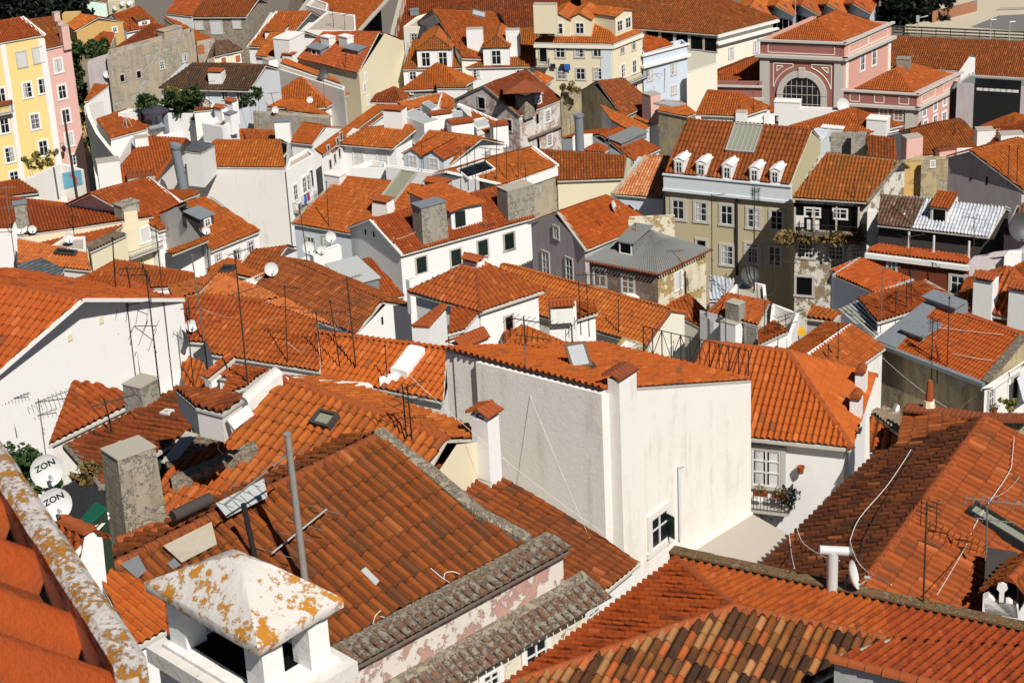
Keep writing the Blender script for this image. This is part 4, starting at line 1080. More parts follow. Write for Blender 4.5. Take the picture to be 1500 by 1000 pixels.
    # long brown roofs right of the museum
    b = G('long weathered orange roof beside the dusty lot', 'd700,408 d1620,470 d740,198 d1620,238', 'brown', 'white', d=300, pit=22, tp=.3, name='warehouse', cat='warehouse'); g['long'] = b
    b = G('long tiled roof ending in a bright white gable behind the museum wing', 'd640,352 d1128,386 d700,262 d1197,287', 'brown', 'white', d=284, pit=24, tp=.3, name='warehouse', cat='warehouse', vg='tile'); win(b, 'd1184,420 d1203,412', 10, .45, 'd', 'trim', 0)
    b = K('modern grey box building with a big dark glazed opening', 'd1118,452 d1560,478 d1600,430 d1180,405', 'mauve', d=240, par=.1, floor='zinc', name='modern_building', cat='building', base=1); g['box'] = b
    m = MB(); q0, n0, _, _ = hit('d1335,570', b, 'wall'); X = n0.cross(ZV).normalized(); s = pxm(q0); m.box(q0 - ZV * 4 + n0 * .02, X, n0, ZV, 64 / s, .08, 7.0); o = part(m, 'opening', 'glass', b.root)
    m = MB()
    for k in range(7): m.box(q0 + ZV * 1.6 + X * ((k - 3) * 8 / s) + n0 * .1, X, n0, ZV, .8, .06, .3)
    part(m, 'lamp_panel', 'sash_white', b.root, parent=o)
    b = K('dark glazed block between the pink wing and the grey box', 'd1080,482 d1132,487 d1150,450 d1100,440', 'dark_wall', d=243, par=.1, floor='zinc', name='modern_building', cat='building', base=1)
    # brick boundary wall and the lot
    b = K('orange brick boundary wall with faded graffiti along the lot', 'd985,66 d1225,4 d1228,1 d986,62', 'brick', d=340, par=.05, floor='mortar', name='boundary_wall', cat='wall', pth=.1)
    # ---- cream house with dormers
    b = H('tall cream house with paired gabled dormers and a small balcony', 'c155,232 c584,240 c748,175 c320,120 c560,130', 'orange', 'cream', d=236, pit=30, tp=.26, over=.1); g['cream'] = b
    win(b, 'c300,285 c403,283 c502,280', 15, .85, 'w', 'trim'); win(b, 'c308,400 c410,402 c507,402', 16, .8, 'w', 'trim'); win(b, 'c635,262 c697,243', 15, .5, 'w', 'trim'); win(b, 'c640,385 c700,362', 18, .5, 'w', 'trim_white'); win(b, 'c645,510 c707,487', 18, .5, 'w', 'trim_white')
    win(b, 'c207,298', 20, .5, 'd', 'trim'); balcony(b, 'c207,352', 18, 10); balcony(b, 'c690,432', 36, 10)
    q = [b.pts[k] for k in 'ABC']; m = MB(); X = (q[1] - q[0]).normalized(); N = X.cross(ZV); N = N if N.y < 0 else -N; Y = (q[2] - q[1]).normalized(); M = Y.cross(ZV); M = M if M.x > 0 else -M
    m.box(q[1] - X * .85 - ZV * 14 - N * .08, X, N, ZV, 1.2, .12, 13.6); part(m, 'corner_pilaster', 'pale_blue', b.root)
    m = MB(); m.box((q[0] + q[1]) / 2 - ZV * .55 - N * .0, X, N, ZV, (q[1] - q[0]).length, .3, .35); m.box((q[1] + q[2]) / 2 - ZV * .55, Y, M, ZV, (q[2] - q[1]).length, .3, .35); part(m, 'cornice', 'ivory', b.root)
    b2 = K('cream upper storey with two pointed gables on the cream house', 'c236,112 c482,108 c600,60 c340,66', 'cream', d=240, par=.02, drop=3.6, name='roof_storey', cat='house')
    for p in ('c293,205', 'c407,203'): dormer(b, p, 33, 26, 'gable', 'cream', 'orange', 'w', ww=.36, wh=.6, pitch=28)
    dormer(b, 'c645,188', 26, 30, 'gable', 'cream', 'orange', 'w', ww=.6, wh=.5, pitch=14, nwin=2, trim='trim_white')
    chim(b, 'c222,150', 2.6, .9, 'c22', 'cream', 'flat')
    Q('brown tiled top roof over the cream gables', 'c245,100 c585,95 c650,55 c480,38 c310,42', 'orange', 'cream', d=243, pit=22, tp=.26, drop=2.5, name='roof_storey', cat='house')
    # blue-grey house right of the cream one
    b = K('pale blue house with a white cornice below the warehouse', 'c748,300 c988,238 c960,215 c740,260', 'blue_grey', d=240, par=.5, base=2); g['blue'] = b
    band(b, 0, .12, .2, .25, 'trim_white', ext=.4); band(b, 0, 1.5, .3, .4, 'trim_white', ext=.5); win(b, 'c783,408 c913,375', 16, .5, 'w', 'trim'); win(b, 'c915,490', 11, .7, 'w', 'trim')
    Q('red tiled roof tucked behind the pale blue parapet', 'c748,292 c915,243 c860,215 c746,190', 'red', 'white', d=243, pit=18, tp=.26)
    b = K('low cream garden wall under the warehouse', 'c985,400 c1150,345 c1150,338 c985,392', 'ivory', d=243, par=.05, name='garden_wall', cat='wall', pth=.05, base=2)
    # ---- top left
    b = G('yellow apartment house with grey-framed windows and white corner strip', 'a-160,265 a240,193 a-277,167 a118,97', 'orange', 'yellow', d=226, pit=27, tp=.26, over=.15, vg='trim_white', vw=.5, name='apartment_building', cat='apartment house', vl='B', base=10); g['yellow'] = b
    win(b, 'a118,322 a205,300', 21, .58, 's', 'trim', .16); win(b, 'a148,490 a232,467 a190,660 a25,682 a235,803 a52,840 a5,520', 21, .58, 'w', 'trim_white', .16); win(b, 'a78,968', 20, .6, 'w', 'trim_white', .16)
    q = b.pts; m = MB(); X = (q['B'] - q['A']).normalized(); N = X.cross(ZV); N = N if N.y < 0 else -N
    m.box(q['B'] - X * .35 - N * .16 - ZV * 19, X, N, ZV, .75, .16, 18.6); m.box(q['B'] - X * 4.6 - N * .16 - ZV * 19, X, N, ZV, .55, .2, 18.8); part(m, 'corner_pilaster', 'trim_white', b.root)
    balcony(b, 'a15,610', 26, 16)
    m = MB(); m.box(q['B'] - X * 6.5 - N * .1 - ZV * 6.6, X, N, ZV, 4, .5, .35); part(m, 'shop_awning', 'terracotta', b.root)
    b = G('narrow pink apartment house next to the yellow one', 'a248,270 a385,238 a150,112 a300,92', 'brown', 'pink', d=229.5, pit=27, tp=.26, over=.15, vg='mortar', vw=.3, name='apartment_building', cat='apartment house', base=10); g['pinkh'] = b
    win(b, 'a315,357 a337,500 a357,630 a375,757', 19, .62, 'w', 'trim_white', .16); win(b, 'a395,868', 15, .6, 'w', 'trim_white', .16)
    for p, y in (('a308,112', 'a68'), ('a330,165', 'a118')): chim(b, p, .7, .5, y, 'pink', 'flat')
    chim(b, 'a357,238', .9, .7, 'a140', 'pink', 'flat')
    b = G('ochre gabled house with one small window', 'a362,136 a405,172 a440,83 a535,97', 'orange', 'ochre', d=252, pit=20, tp=.26, back=1.3, base=20); g['ochreh'] = b
    win(b, 'a622,163', 7, .9, 'w', 'trim_white')
    Q('lower orange roof in front of the ochre gable', 'a425,275 a590,287 a628,182 a560,172', 'orange', 'grey_beige', d=246, pit=22, tp=.26)
    b = G('pale mint house at the top edge with a small window', 'a340,22 a380,72 a370,-20 a500,0', 'orange', 'mint', d=300, pit=22, tp=.26); win(b, 'a470,70', 7, 1.1, 'w', 'trim_white')
    b = G('orange roofed house with a white dormer below the three dishes', 'a690,178 a870,140 a612,82 a758,38', 'orange', 'white', d=266, pit=24, tp=.26); dormer(b, 'a785,142', 17, 9, 'shed', 'white', 'ochre', 'w', asp=.8)
    b = K('cream terrace house at the top edge carrying satellite dishes', 'a585,12 a720,22 a730,0 a590,-10', 'cream', d=300, par=.3); g['terr'] = b
    K('small yellow-ochre block behind the pink chimneys', 'a335,78 a430,72 a440,60 a350,64', 'ochre', d=275, par=.08)
    b = H('big stained grey-beige house with a hipped roof behind a dark parapet', 'a592,285 a905,215 a1050,165 a820,133 a830,132', 'brown', 'grey_beige', d=238, pit=24, tp=.26, base=8)
    b = K('long weathered grey-beige wall with four small windows', 'a578,308 a1052,172 a1040,150 a590,270', 'grey_beige', d=232, par=.7, base=8); g['beige'] = b
    win(b, 'a662,425 a752,405', 10, .7, 'd', 'trim', .08); win(b, 'a878,355 a1000,315', 11, .65, 'w', 'trim', .08)
    chim(b, 'a925,205', 2.6, 1.3, 'a152', 'grey_beige', 'slab', kind=None); 
    b = K('short mauve side wall with a white dish', 'a472,345 a580,307 a590,290 a490,322', 'mauve', d=231, par=.3, base=8); g['mauve1'] = b
    m = Q('small orange porch roof at the foot of the weathered wall', 'a455,555 a480,550 a592,466 a510,458', 'orange', 'white', d=224, pit=20, tp=.26)
    b = G('decayed stone house with a brown roof and three pale windows', 'a1040,98 a1335,97 a1110,-5 a1410,-8', 'brown', 'stone', d=278, pit=22, tp=.26, over=.3); g['stoneh'] = b
    win(b, 'a1080,138 a1285,132', 11, 1, 's', 'trim', .12); win(b, 'a1175,150', 18, .9, 's', 'trim')
    Q('orange roof dropping towards the weathered wall', 'a1070,235 a1155,215 a960,118 a880,90', 'orange', 'grey_beige', d=244, pit=18, tp=.26)
    Q('orange roof strip at the top behind the stone house', 'a900,75 a1040,92 a1170,0 a960,-10', 'orange', 'white', d=290, pit=20, tp=.26)
    b = K('tan house wall with an orange shuttered window', 'a1068,240 a1165,222 a1160,205 a1070,225', 'grey_beige', d=240, par=.1, base=8); win(b, 'a1090,270', 13, .75, 'o', 'trim', 0)
    b = G('tiny cottage with mottled roof and two orange shutters', 'a1168,308 a1322,275 a1165,228 a1240,222', 'mottle', 'cream', d=234, pit=20, tp=.26, base=8); win(b, 'a1213,332 a1290,320', 10, .75, 'o', 'trim_white', .12)
    b = G('low white house under a half mossy orange roof', 'a855,484 a1352,498 a1045,346 a1445,357', 'dark', 'pale_blue', d=216, pit=22, tp=.26, over=.5, base=9); g['mossyh'] = b
    win(b, 'a1220,520 a1300,522 a905,510', 12, .75, 'w', 'trim_white', .06); chim(b, 'a1180,445', 1.5, 1.1, 'a372', 'white2', 'tile')
    Q('bright orange patch of roof above the mossy slope', 'a955,410 a1180,372 a1420,358 a1047,343', 'orange', None, d=217.6, pit=22, tp=.26) if False else None
    b = K('white stepped yard walls below the mossy roofed house', 'a1095,668 a1205,690 a1290,640 a1225,612', 'white', d=201, par=.5, base=12); chim(b, 'a1205,660', 1.0, .8, 'a570', 'white', 'tile', kind=None); chim(b, 'a1265,640', 1.0, .8, 'a535', 'white', 'tile', kind=None); chim(b, 'a1258,690', .9, .9, 'a615', 'white', 'metal', kind=None)
    K('low white yard house with a shaded door', 'a1065,560 a1150,585 a1165,560 a1110,520', 'white', d=206, par=.2, base=12); Q('little orange porch roof on the white yard walls', 'a1050,606 a1195,592 a1190,570 a1075,578', 'orange', 'white', d=203, pit=14, tp=.26)
    K('white wall behind the terrace shrubs', 'a640,612 a1062,618 a1060,600 a700,590', 'white', d=208, par=.2, base=12)
    # white houses left of centre
    b = G('orange roofed house with a white verge and tiny dormer', 'b-25,258 b150,262 b132,66 b322,67', 'orange', 'white', d=262, pit=24, tp=.26, vg='trim_white', vw=.35, vl='A'); g['wv'] = b
    dormer(b, 'b118,225', 26, 14, 'shed', 'white', 'orange', 'w', ww=.3)
    b = K('bright white flat-roofed block crowded with aerials', 'b278,165 b560,168 b555,82 b405,62', 'white', d=258, par=.15); g['wblock'] = b
    K('white stair tower at the top edge', 'b290,30 b400,62 b410,20 b330,-10', 'white', d=275, par=.3)
    b = G('orange roof with a big white chimney wall', 'b12,308 b165,322 b100,180 b290,178', 'orange', 'white', d=248, pit=23, tp=.26); chim(b, 'b205,300', 2.2, 3.4, 'b190', 'white', 'slab')
    chim(b, 'b205,345', 1.4, 1.0, 'b282', 'white', 'tile')
    b = G('tall yellow-sided house with two tiled chimneys and dark roof lights', 'b240,320 b572,402 b385,178 b688,177', 'orange', 'cream', d=238, pit=25, tp=.26, back=.9, base=9); g['ys'] = b
    chim(b, 'b412,248', 1.5, 1.0, 'b195', 'white2', 'slab'); chim(b, 'b510,245', 1.5, 1.0, 'b192', 'white2', 'slab')
    dormer(b, 'b335,300', 20, 9, 'shed', 'grey_metal', 'grey_metal', 'd', ww=.3); dormer(b, 'b535,300', 22, 8, 'shed', 'grey_metal', 'grey_metal', None)
    win(b, 'b643,270', 11, .6, 's', 'trim', .1); win(b, 'b615,420 b625,545 b632,660 b608,480', 12, .4, 'w', 'trim_white', .1)
    Q('orange roof strip between the stained parapet and the yellow-sided house', 'b150,345 b480,458 b440,425 b175,322', 'orange', 'white2', d=236, pit=14, tp=.26)
    b = K('white stained parapet wall rising in steps before the yellow-sided house', 'b78,355 b495,490 b500,470 b110,335', 'white2', d=232, par=.2); chim(b, 'b98,370', 1.3, 1.2, 'b320', 'white2', 'flat', kind=None)
    b = H('orange hipped roof with a shaded left slope under the stained parapet', 'b-20,606 b400,586 b525,512 b262,420 b270,423', 'orange', 'white2', d=222, pit=20, tp=.26)
    b = G('low orange roof over a grey stained wall', 'b190,604 b430,635 b180,588 b265,548', 'orange', 'grey_beige', d=214, pit=16, tp=.26); g['lowg'] = b
    K('grey stained wall top with a white chimney beside it', 'b0,612 b415,640 b420,625 b0,600', 'grey_beige', d=213, par=.1)
    b = G('small orange roof beside a tall white chimney', 'b-30,770 b140,762 b-60,705 b130,715', 'orange', 'white', d=206, pit=20, tp=.26); chim(b, 'b172,770', 1.5, 1.2, 'b655', 'white', 'metal')
    b = G('orange roof with a ridge pointing at the street', 'b205,775 b325,788 b270,670 b392,690', 'orange', 'white', d=203, pit=20, tp=.26)
    b = G('long white terrace row along the narrow street', 'x473,228 x569,156 x462,220 x550,156', 'orange', 'white', d=200, pit=20, tp=.26, base=10); g['row'] = b
    win(b, 'b460,770 b478,740 b410,810', 11, .45, 'd', 'trim', .08); win(b, 'b420,890 b445,860 b470,830', 12, .42, 'd', 'trim', .08)
    # centre back
    b = G('white house with an orange roof and a white gable at the top', 'b880,138 b1245,126 b975,55 b1305,70', 'orange', 'ivory', d=258, pit=23, tp=.26); g['wc'] = b
    sky(b, 'b1225,84', 1.6, 1.2); win(b, 'b877,200', 11, .8, 'w', 'trim_white')
    b = K('white front wall with one window and a square tank on top', 'b818,145 b945,148 b985,62 b890,90', 'ivory', d=254, par=.3); win(b, 'b878,205', 11, .8, 'w', 'trim', .12); g['tank'] = b
    b = G('patchy old tiled roof with two balcony dormers', 'b815,380 c162,364 b870,222 c190,150', 'ochre', 'white', d=240, pit=26, tp=.26); g['dorm'] = b
    dormer(b, 'b990,372', 50, 27, 'hip', 'white', 'ochre', 'w', nwin=2, ww=.5, wh=.75, pitch=30); dormer(b, 'b1325,362', 38, 27, 'hip', 'white', 'ochre', 'w', ww=.36, wh=.75, pitch=34)
    chim(b, 'b1212,290', 1.9, .9, 'b155', 'white', 'flat'); chim(b, 'b1418,300', 1.6, .9, 'b160', 'white', 'flat')
    win(b, 'b870,412 b1215,402 b1450,402', 12, .8, 'w', 'trim_white', .08)
    b = H('broad orange hipped roof below the balcony dormers', 'b800,495 b1130,482 b1215,432 b1000,345 b1045,362', 'orange', 'stone', d=228, pit=24, tp=.26); g['bo'] = b
    Q('lower brown tile strip beside the broad orange roof', 'b1000,482 b1165,480 b1140,445 b990,448', 'ochre', 'white', d=224, pit=15, tp=.26)
    b = H('small dark red pavilion roof over a black opening', 'b640,558 b822,562 b850,520 b770,475 b775,476', 'brown', 'dark_wall', d=220, pit=24, tp=.26, over=.5)
    b = G('weathered house with a decayed gable and a mushroom-topped chimney', 'x761.6,170.6 x823,147 x709,127 x772,103', 'brown', 'decay_pink', d=212, pit=27, tp=.26, over=.1, base=9, vg='mossy', vw=.25); g['dk'] = b
    win(b, 'b1243,560 b1388,680', 16, .75, 'd', 'trim', .12); win(b, 'c230,630 c240,760', 16, .6, 'm', 'trim_white', .12); win(b, 'c175,645', 14, .35, 'd', 'trim', 0); win(b, 'c180,780', 14, .35, 'd', 'trim', 0)
    q0 = chim(b, 'c110,605', 1.5, 1.2, 'c515', 'stone', 'flat'); 
    m = MB(); q0 = q0 - ZV * .02; m.lathe(q0, ZV, [(.9, 0), (2.2, .55), (2.2, .65), (.01, .66)], 4); o = part(m, 'chimney_hood', 'dark_wall', b.root, parent=b.roof)
    m = MB(); T = [q0 + ZV * .7 + Vector((sx * 2.2, sy * 1.7, 0)) for sx, sy in ((-1, -1), (1, -1), (1, 1), (-1, 1))]; ap = q0 + ZV * 1.6
    for i in range(4): m.poly([T[i], T[(i + 1) % 4], ap])
    part(m, 'hood_roof', 'terracotta_old', b.root, parent=b.roof)
    dormer(b, 'c182,572', 11, 15, 'shed', 'white2', 'pale_metal', 'w', ww=.6); b.faces
    m = MB(); q_, n_, _, _ = hit('c210,720', b, 'wall'); X = n_.cross(ZV); m.box(q_ + n_ * .15, X, n_, ZV, 5.2, .4, .18); part(m, 'ledge', 'mossy', b.root)
    H('small orange hut roof on top of the decayed house', 'c80,462 c200,478 c262,430 c168,390 c175,392', 'orange', 'pale_blue', d=222, pit=24, tp=.26)
    # ochre ruin and roofs behind the mansard house
    b = G('bare stone gable of a roofless house', 'c415,555 c585,600 c500,450 c622,545', 'lichen', 'stone', d=214, pit=35, tp=.26, back=.0, base=8) if False else None
    b = K('ruined stone yard wall with weeds on top', 'c300,512 c412,482 c412,470 c305,498', 'tan', d=214, par=.1, base=8)
    b = G('bare stone gabled house without openings', 'c640,640 c800,560 c500,446 c640,430', 'brown', 'tan', d=216, pit=30, tp=.26, base=8); g['stone2'] = b
    Q('orange roof strip with a white verge below the stone gable', 'c575,655 c720,738 c785,690 c515,572', 'orange', 'pale_blue', d=208, pit=14, tp=.26)
    b = G('orange roof before the blue house with a pink chimney', 'c605,612 c785,678 c740,535 c800,548', 'orange', 'white', d=216, pit=20, tp=.26); chim(b, 'c795,640', 1.5, 1.3, 'c508', 'pink', 'flat')
    b = Q('tan rough-walled house with a grid skylight', 'c828,604 c990,636 c1036,618 c955,555 c850,548', 'orange', 'tan', d=206, pit=18, tp=.26, base=9); sky(b, 'c893,575', 2.2, 2.6, 'steel_pale', 'sky_glass', 5)
    b = H('orange hipped roof above the mansard house with a white eave wall', 'c1035,625 c1290,635 c1430,590 c1100,492 c1275,507', 'orange', 'white', d=214, pit=23, tp=.26, base=8); g['oh'] = b
    chim(b, 'c1283,660', 1.1, .9, 'c605', 'white', 'flat', kind=None)
    b = G('low roof with a grey roof light behind the dark steel pipe', 'c700,880 c845,812 c515,735 c622,695', 'orange', 'pale_blue', d=198, pit=15, tp=.26); dormer(b, 'c700,775', 40, 7, 'shed', 'grey_metal', 'zinc', None)
    b = H('tiny orange hut roof by the steel pipe', 'c425,822 c535,832 c565,812 c505,780 c512,782', 'orange', 'white', d=194, pit=22, tp=.26)
    K('dark walled yard box behind the steel pipe', 'c365,745 c470,735 c475,725 c380,730', 'white2', d=196, par=1.2, floor='dark_wall')
    # right back
    b = H('orange hipped roof of a white house in front of the museum', 'd205,690 d640,728 d832,680 d545,588 d560,590', 'orange', 'white', d=208, pit=20, tp=.26, base=7); g['frontm'] = b
    chim(b, 'd690,705', 2.0, 1.5, 'd635', 'white', 'slab'); chim(b, 'd445,700', 2.2, 1.0, 'd688', 'white', 'slab')
    dormer(b, 'd600,735', 34, 3, 'gable', 'white', 'orange', None)
    b = K('white stepped firewall with a square chimney before the museum', 'd150,590 d545,605 d550,588 d160,572', 'white', d=214, par=.15, base=7); chim(b, 'd200,590', 2.6, 1.2, 'd542', 'white', 'slab', kind=None)
    G('orange roof corner behind the white firewall', 'd-25,600 d92,598 d-50,552 d8,540', 'orange', 'white', d=222, pit=20, tp=.26)
    b = G('broad brown tiled roof below the grey box building', 'd880,858 d1312,802 d862,712 d1133,648', 'ochre', 'white2', d=192, pit=21, tp=.26, base=9); g['bb'] = b
    chim(b, 'd872,835', 1.6, 1.2, 'd738', 'pink', 'flat')
    chim(b, 'd1050,850', 1.6, 1.2, 'd790', 'pink', 'pots')
    b = G('little yellow gabled house with one white window', 'd620,842 d722,848 d630,738 d776,756', 'brown', 'yellow', d=188, pit=30, tp=.26, base=9, vg='tile', over=.05); win(b, 'd760,818', 11, .55, 'w', 'trim_white', .06)
    b = G('orange roofs stepping up at the far right', 'd1215,706 d1440,690 d1245,690 d1430,618', 'orange', 'white2', d=200, pit=20, tp=.26)
    b = G('orange roof with a white chimney pair at the right edge', 'd1290,790 d1520,780 d1365,690 d1500,650', 'orange', 'white2', d=186, pit=20, tp=.26); chim(b, 'd1265,745', 1.5, 1.2, 'd700', 'white2', 'flat', kind=None); chim(b, 'd1408,775', 2.0, 1.2, 'd722', 'white2', 'flat', kind=None)
    b = K('row of grey stained chimney stacks behind the mansard roof', 'd432,728 d545,722 d550,712 d440,716', 'concrete', d=184, par=.1, base=12); K('second grey chimney stack, the wider one', 'd545,728 d628,722 d630,712 d548,716', 'concrete', d=183, par=.1, base=12)
    b = G('mauve gabled house with slit openings at the right edge', 'x1500,281 x1573,262 x1421,222 x1494,203', 'orange', 'mauve', d=166, pit=24, tp=.26, back=.55, base=14); g['mg'] = b
    win(b, 'h1193,82', 5, .5, 'd', 'trim', 0); win(b, 'h1280,90', 11, .25, 'd', 'trim', 0)
    b = K('ochre and tan back walls behind the decayed house', 'd770,880 d925,870 d1080,850 d930,845', 'tan', d=178, par=.2, base=14); win(b, 'd775,910', 18, .5, 'd', 'trim', 0)
    K('mustard stained wall strip between tan walls', 'd800,885 d925,878 d925,872 d800,878', 'ochre', d=176.5, par=.1, base=14)
    b = K('tan wall with a single white window', 'd925,880 d1080,868 d1080,862 d925,872', 'tan', d=176, par=.1, base=14); win(b, 'd985,890', 9, .7, 'w', 'trim_white', .06)
    return g
# ================================================================ the middle rows
def wallrun(label, s, ds, drop, th, mat, name='wall', cat='wall'):
    """free-standing wall whose top edge follows picture points at given distances"""
    pts = [at(p, d) for p, d in zip(PP(s), ds)]; c = sum(pts, Vector()) / len(pts); b = newb(label, cat, name, Vector((c.x, c.y, min(p.z for p in pts) - drop))); b.d = ds[0]; b.U = (pts[-1] - pts[0]).normalized(); b.base = pts[0].z - drop
    m = MB()
    for a, e in zip(pts, pts[1:]):
        hd = Vector((e.x - a.x, e.y - a.y, 0)).normalized(); sd = Vector((-hd.y, hd.x, 0)); sd = sd if sd.y > 0 else -sd
        f = [a, e, e - ZV * drop, a - ZV * drop]; m.prism(f, sd * th); b.faces.append(Face(f, 'wall'))
    b.wall = part(m, 'masonry', mat, b.root); return b
def bld_mid():
    g = {}
    # left, around the big stained wall
    b = G('orange roof running down beside the big stained wall, three vents in it', 'a560,1012 a845,975 a785,745 a1000,755', 'orange', 'stained', d=186, pit=24, tp=.26, vg='terracotta', vw=.35, vl='B'); g['sl'] = b
    chim(b, 'a598,985', 2.0, 1.4, 'a868', 'white2', 'flat', kind=None); chim(b, 'a768,1000', 2.4, 1.4, 'a930', 'mortar', 'pots', kind='roof')
    chim(b, 'a768,785', 1.2, 1.0, 'a742', 'white', 'flat')
    b = G('white house with the big stained blank wall and a balcony side', 'a998,908 b180,912 a1165,765 b152,765', 'orange', 'stained', d=188, pit=24, tp=.26, over=.08, back=1.0, base=14); g['bw'] = b
    win(b, 'f222,160 f240,140', 22, .35, '2', 'trim_white', .08) if False else None
    b = K('white side parapet block with green shuttered balcony windows', 'b180,925 b335,838 b300,805 b200,860', 'white', d=186.5, par=.25, base=14); g['bwside'] = b
    win(b, 'f232,155 f280,115 f305,100', 22, .42, 'w', 'trim_white', .1); win(b, 'f318,80', 24, .35, 'g', 'trim_white', .05); balcony(b, 'f278,225', 36, 12)
    q, n, _, _ = hit('f250,200', b, 'wall'); X = n.cross(ZV)
    for k, (c, lab) in enumerate((('red_cloth', 'red washing'), ('blue_cloth', 'blue washing'), ('pale_cloth', 'pale washing'))):
        m = MB(); m.box(q + n * .78 + X * (k * .5 - .5) - ZV * .1, X, n, ZV, .4, .03, .8); top(m, 'laundry', c, lab + ' hanging on the balcony of the stained wall house', 'laundry', 'washing on the balcony rail')
    b = Q('small white roof hut with a grey lid beside a big steel flue', 'a1000,822 a1092,832 a1166,788 a1055,768', 'greymetal', 'white', d=184.5, pit=8, tp=.4, prof='flat', drop=2.6, over=.05)
    m = MB(); q = at(P('e992,108'), 183.2); h = htop(q, P('a980,800')[1]); tp = q + ZV * h - R0 * .3; m.tube([q - ZV * .4, tp], .42, 12); m.tube([tp, tp + ZV * .3 + R0 * .1], .52, 12); top(m, 'steel_flue', 'grey_metal', 'tall grey steel flue standing against the white stained wall', 'flue', None, True)
    # white terrace house corner (left)
    b = Q('small orange roof inside the white curved terrace wall', 'a600,757 a790,705 a860,640 a680,595 a520,650', 'orange', 'white', d=205, pit=14, tp=.26, base=10); g['tr'] = b
    b = wallrun('white curved terrace wall dropping to the dark lane', 'a470,575 a500,560 a560,548', (207, 208, 210), 3.2, .3, 'white2', 'terrace_wall')
    b = wallrun('pale lane wall curving down below the white terrace', 'a462,580 a478,640 a520,725 a575,795 a640,870', (206, 204, 201, 198, 195), 5.5, .35, 'ivory', 'terrace_wall')
    b = K('white terrace with parasol, duct and plants', 'a600,790 a1062,700 a1060,612 a720,600', 'white', d=204, par=.5, base=10, floor='terrace'); g['terrace'] = b
    # mural wall
    b = wallrun('old stained garden wall with a blue dolphin mural', 'a110,990 a220,940 a330,890 a445,925', (193, 195, 197, 196), 3.2, .3, 'stained', 'garden_wall'); g['mural'] = b
    # e2 yellow house, left strip
    b = G('orange roof behind the dolphin wall', 'e-40,190 e215,160 e-60,120 e105,88', 'orange', 'white2', d=180, pit=20, tp=.25); 
    b = H('long orange roof with a mossy yellow ridge and eave', 'e-60,395 e832,290 e-260,250 e95,180 e785,268', 'orange', 'yellow', d=157, pit=22, tp=.25, left=True, rc='mossy', base=20) if False else G('long orange roof with a mossy yellow ridge and eave', 'e-60,415 e832,290 e-90,170 e785,268', 'orange', 'cream', d=157, pit=19, tp=.25, rc='mossy', base=20); g['ye'] = b
    win(b, 'e785,385', 19, .7, 's', 'trim_white', .16); balcony(b, 'e768,470', 50, 9); chim(b, 'e710,300', 1.0, .8, 'e245', 'cream', 'flat')
    chim(b, 'e130,375', .9, .8, 'e215', 'concrete', 'metal')
    b = G('orange roof with white verge and white wall with a roof railing', 'e865,368 e1085,290 e490,163 e800,80', 'orange', 'white', d=158, pit=25, tp=.25, vg='trim_white', vw=.28, vl='B', back=.8, base=20); g['wvg'] = b
    chim(b, 'e690,262', 1.6, 1.0, 'e205', 'concrete', 'slab')
    b = G('bright orange roof with a dark little dormer beside the white verge', 'e1145,478 e1415,368 e1010,215 e1117,183', 'orange', 'white', d=152, pit=25, tp=.25, back=.8, base=20); g['or'] = b
    dormer(b, 'e1128,348', 20, 16, 'shed', 'dark_wall', 'grey_metal', 'w', ww=.4); win(b, 'e1185,520 e1285,495 e1360,450', 16, .6, 'w', 'trim', .1)
    Q('small orange roof between white verge and the stained wall', 'e960,212 e1085,165 e1075,150 e890,148', 'orange', 'white', d=166, pit=16, tp=.25)
    b = K('white lower house wall with a tiled strip on top', 'e880,490 e1110,420 e1120,405 e880,470', 'white', d=150, par=.1, base=20); Q('tiled balcony strip on the white house', 'e935,498 e1132,418 e1110,402 e900,480', 'orange', None, d=149, pit=12, tp=.25)
    b = Q('long stepping orange roof left of the white wall', 'e100,545 e500,585 e470,480 e330,455 e95,395', 'salmon', 'white2', d=140, pit=16, tp=.25, base=22); g['lo'] = b
    sky(b, 'e360,493', 1.6, .5, 'dark_wall', 'glass')
    K('narrow white wall end at the left edge', 'e-60,385 e92,375 e70,350 e-60,355', 'white', d=146, par=.1, base=20)
    b = G('low orange roof strip with dark gaps behind the aerials', 'e640,690 e1060,665 e620,528 e1052,600', 'orange', 'white2', d=132, pit=14, tp=.25)
    b = H('orange hipped roof strip with a mortar ridge near the grey dormer', 'e300,700 e800,720 e830,690 e380,640 e560,580', 'orange', 'white2', d=130, pit=16, tp=.25)
    b = G('short orange roof with a small dark roof light', 'e1110,640 e1300,640 e1130,575 e1240,520', 'orange', 'white', d=136, pit=20, tp=.25); sky(b, 'e1235,585', .9, 1.3, 'dark_wall', 'glass')
    b = Q('grey sheet metal roof dormer near the left edge', 'e62,628 e290,648 e350,580 e225,520 e100,555', 'greymetal', 'grey_metal', d=133, pit=12, tp=.5, prof='flat', drop=1.2)
    b = K('stained white wall with a dish behind the stepping roof', 'e265,452 e468,472 e462,392 e350,398', 'stained', d=149, par=.15, drop=4); Q('mossy parapet roof of a small cream house', 'e490,482 e690,388 e640,368 e470,442', 'lichen', 'cream', d=148, pit=8, tp=.3, drop=4)
    b = G('mossy yellow tiled roof with a white end wall', 'e1265,615 f50,640 e1375,478 f190,450', 'ochre', 'white', d=138, pit=24, tp=.27); g['my'] = b
    # ---- centre
    b = G('white house whose shaded front shows two tall windows', 'b455,787 b762,810 b600,700 b928,673', 'orange', 'white', d=196, pit=22, tp=.25, over=.5, base=14, vg=None); g['gl'] = b
    win(b, 'b575,855 b705,868', 24, .62, 'c', 'trim_white', .08)
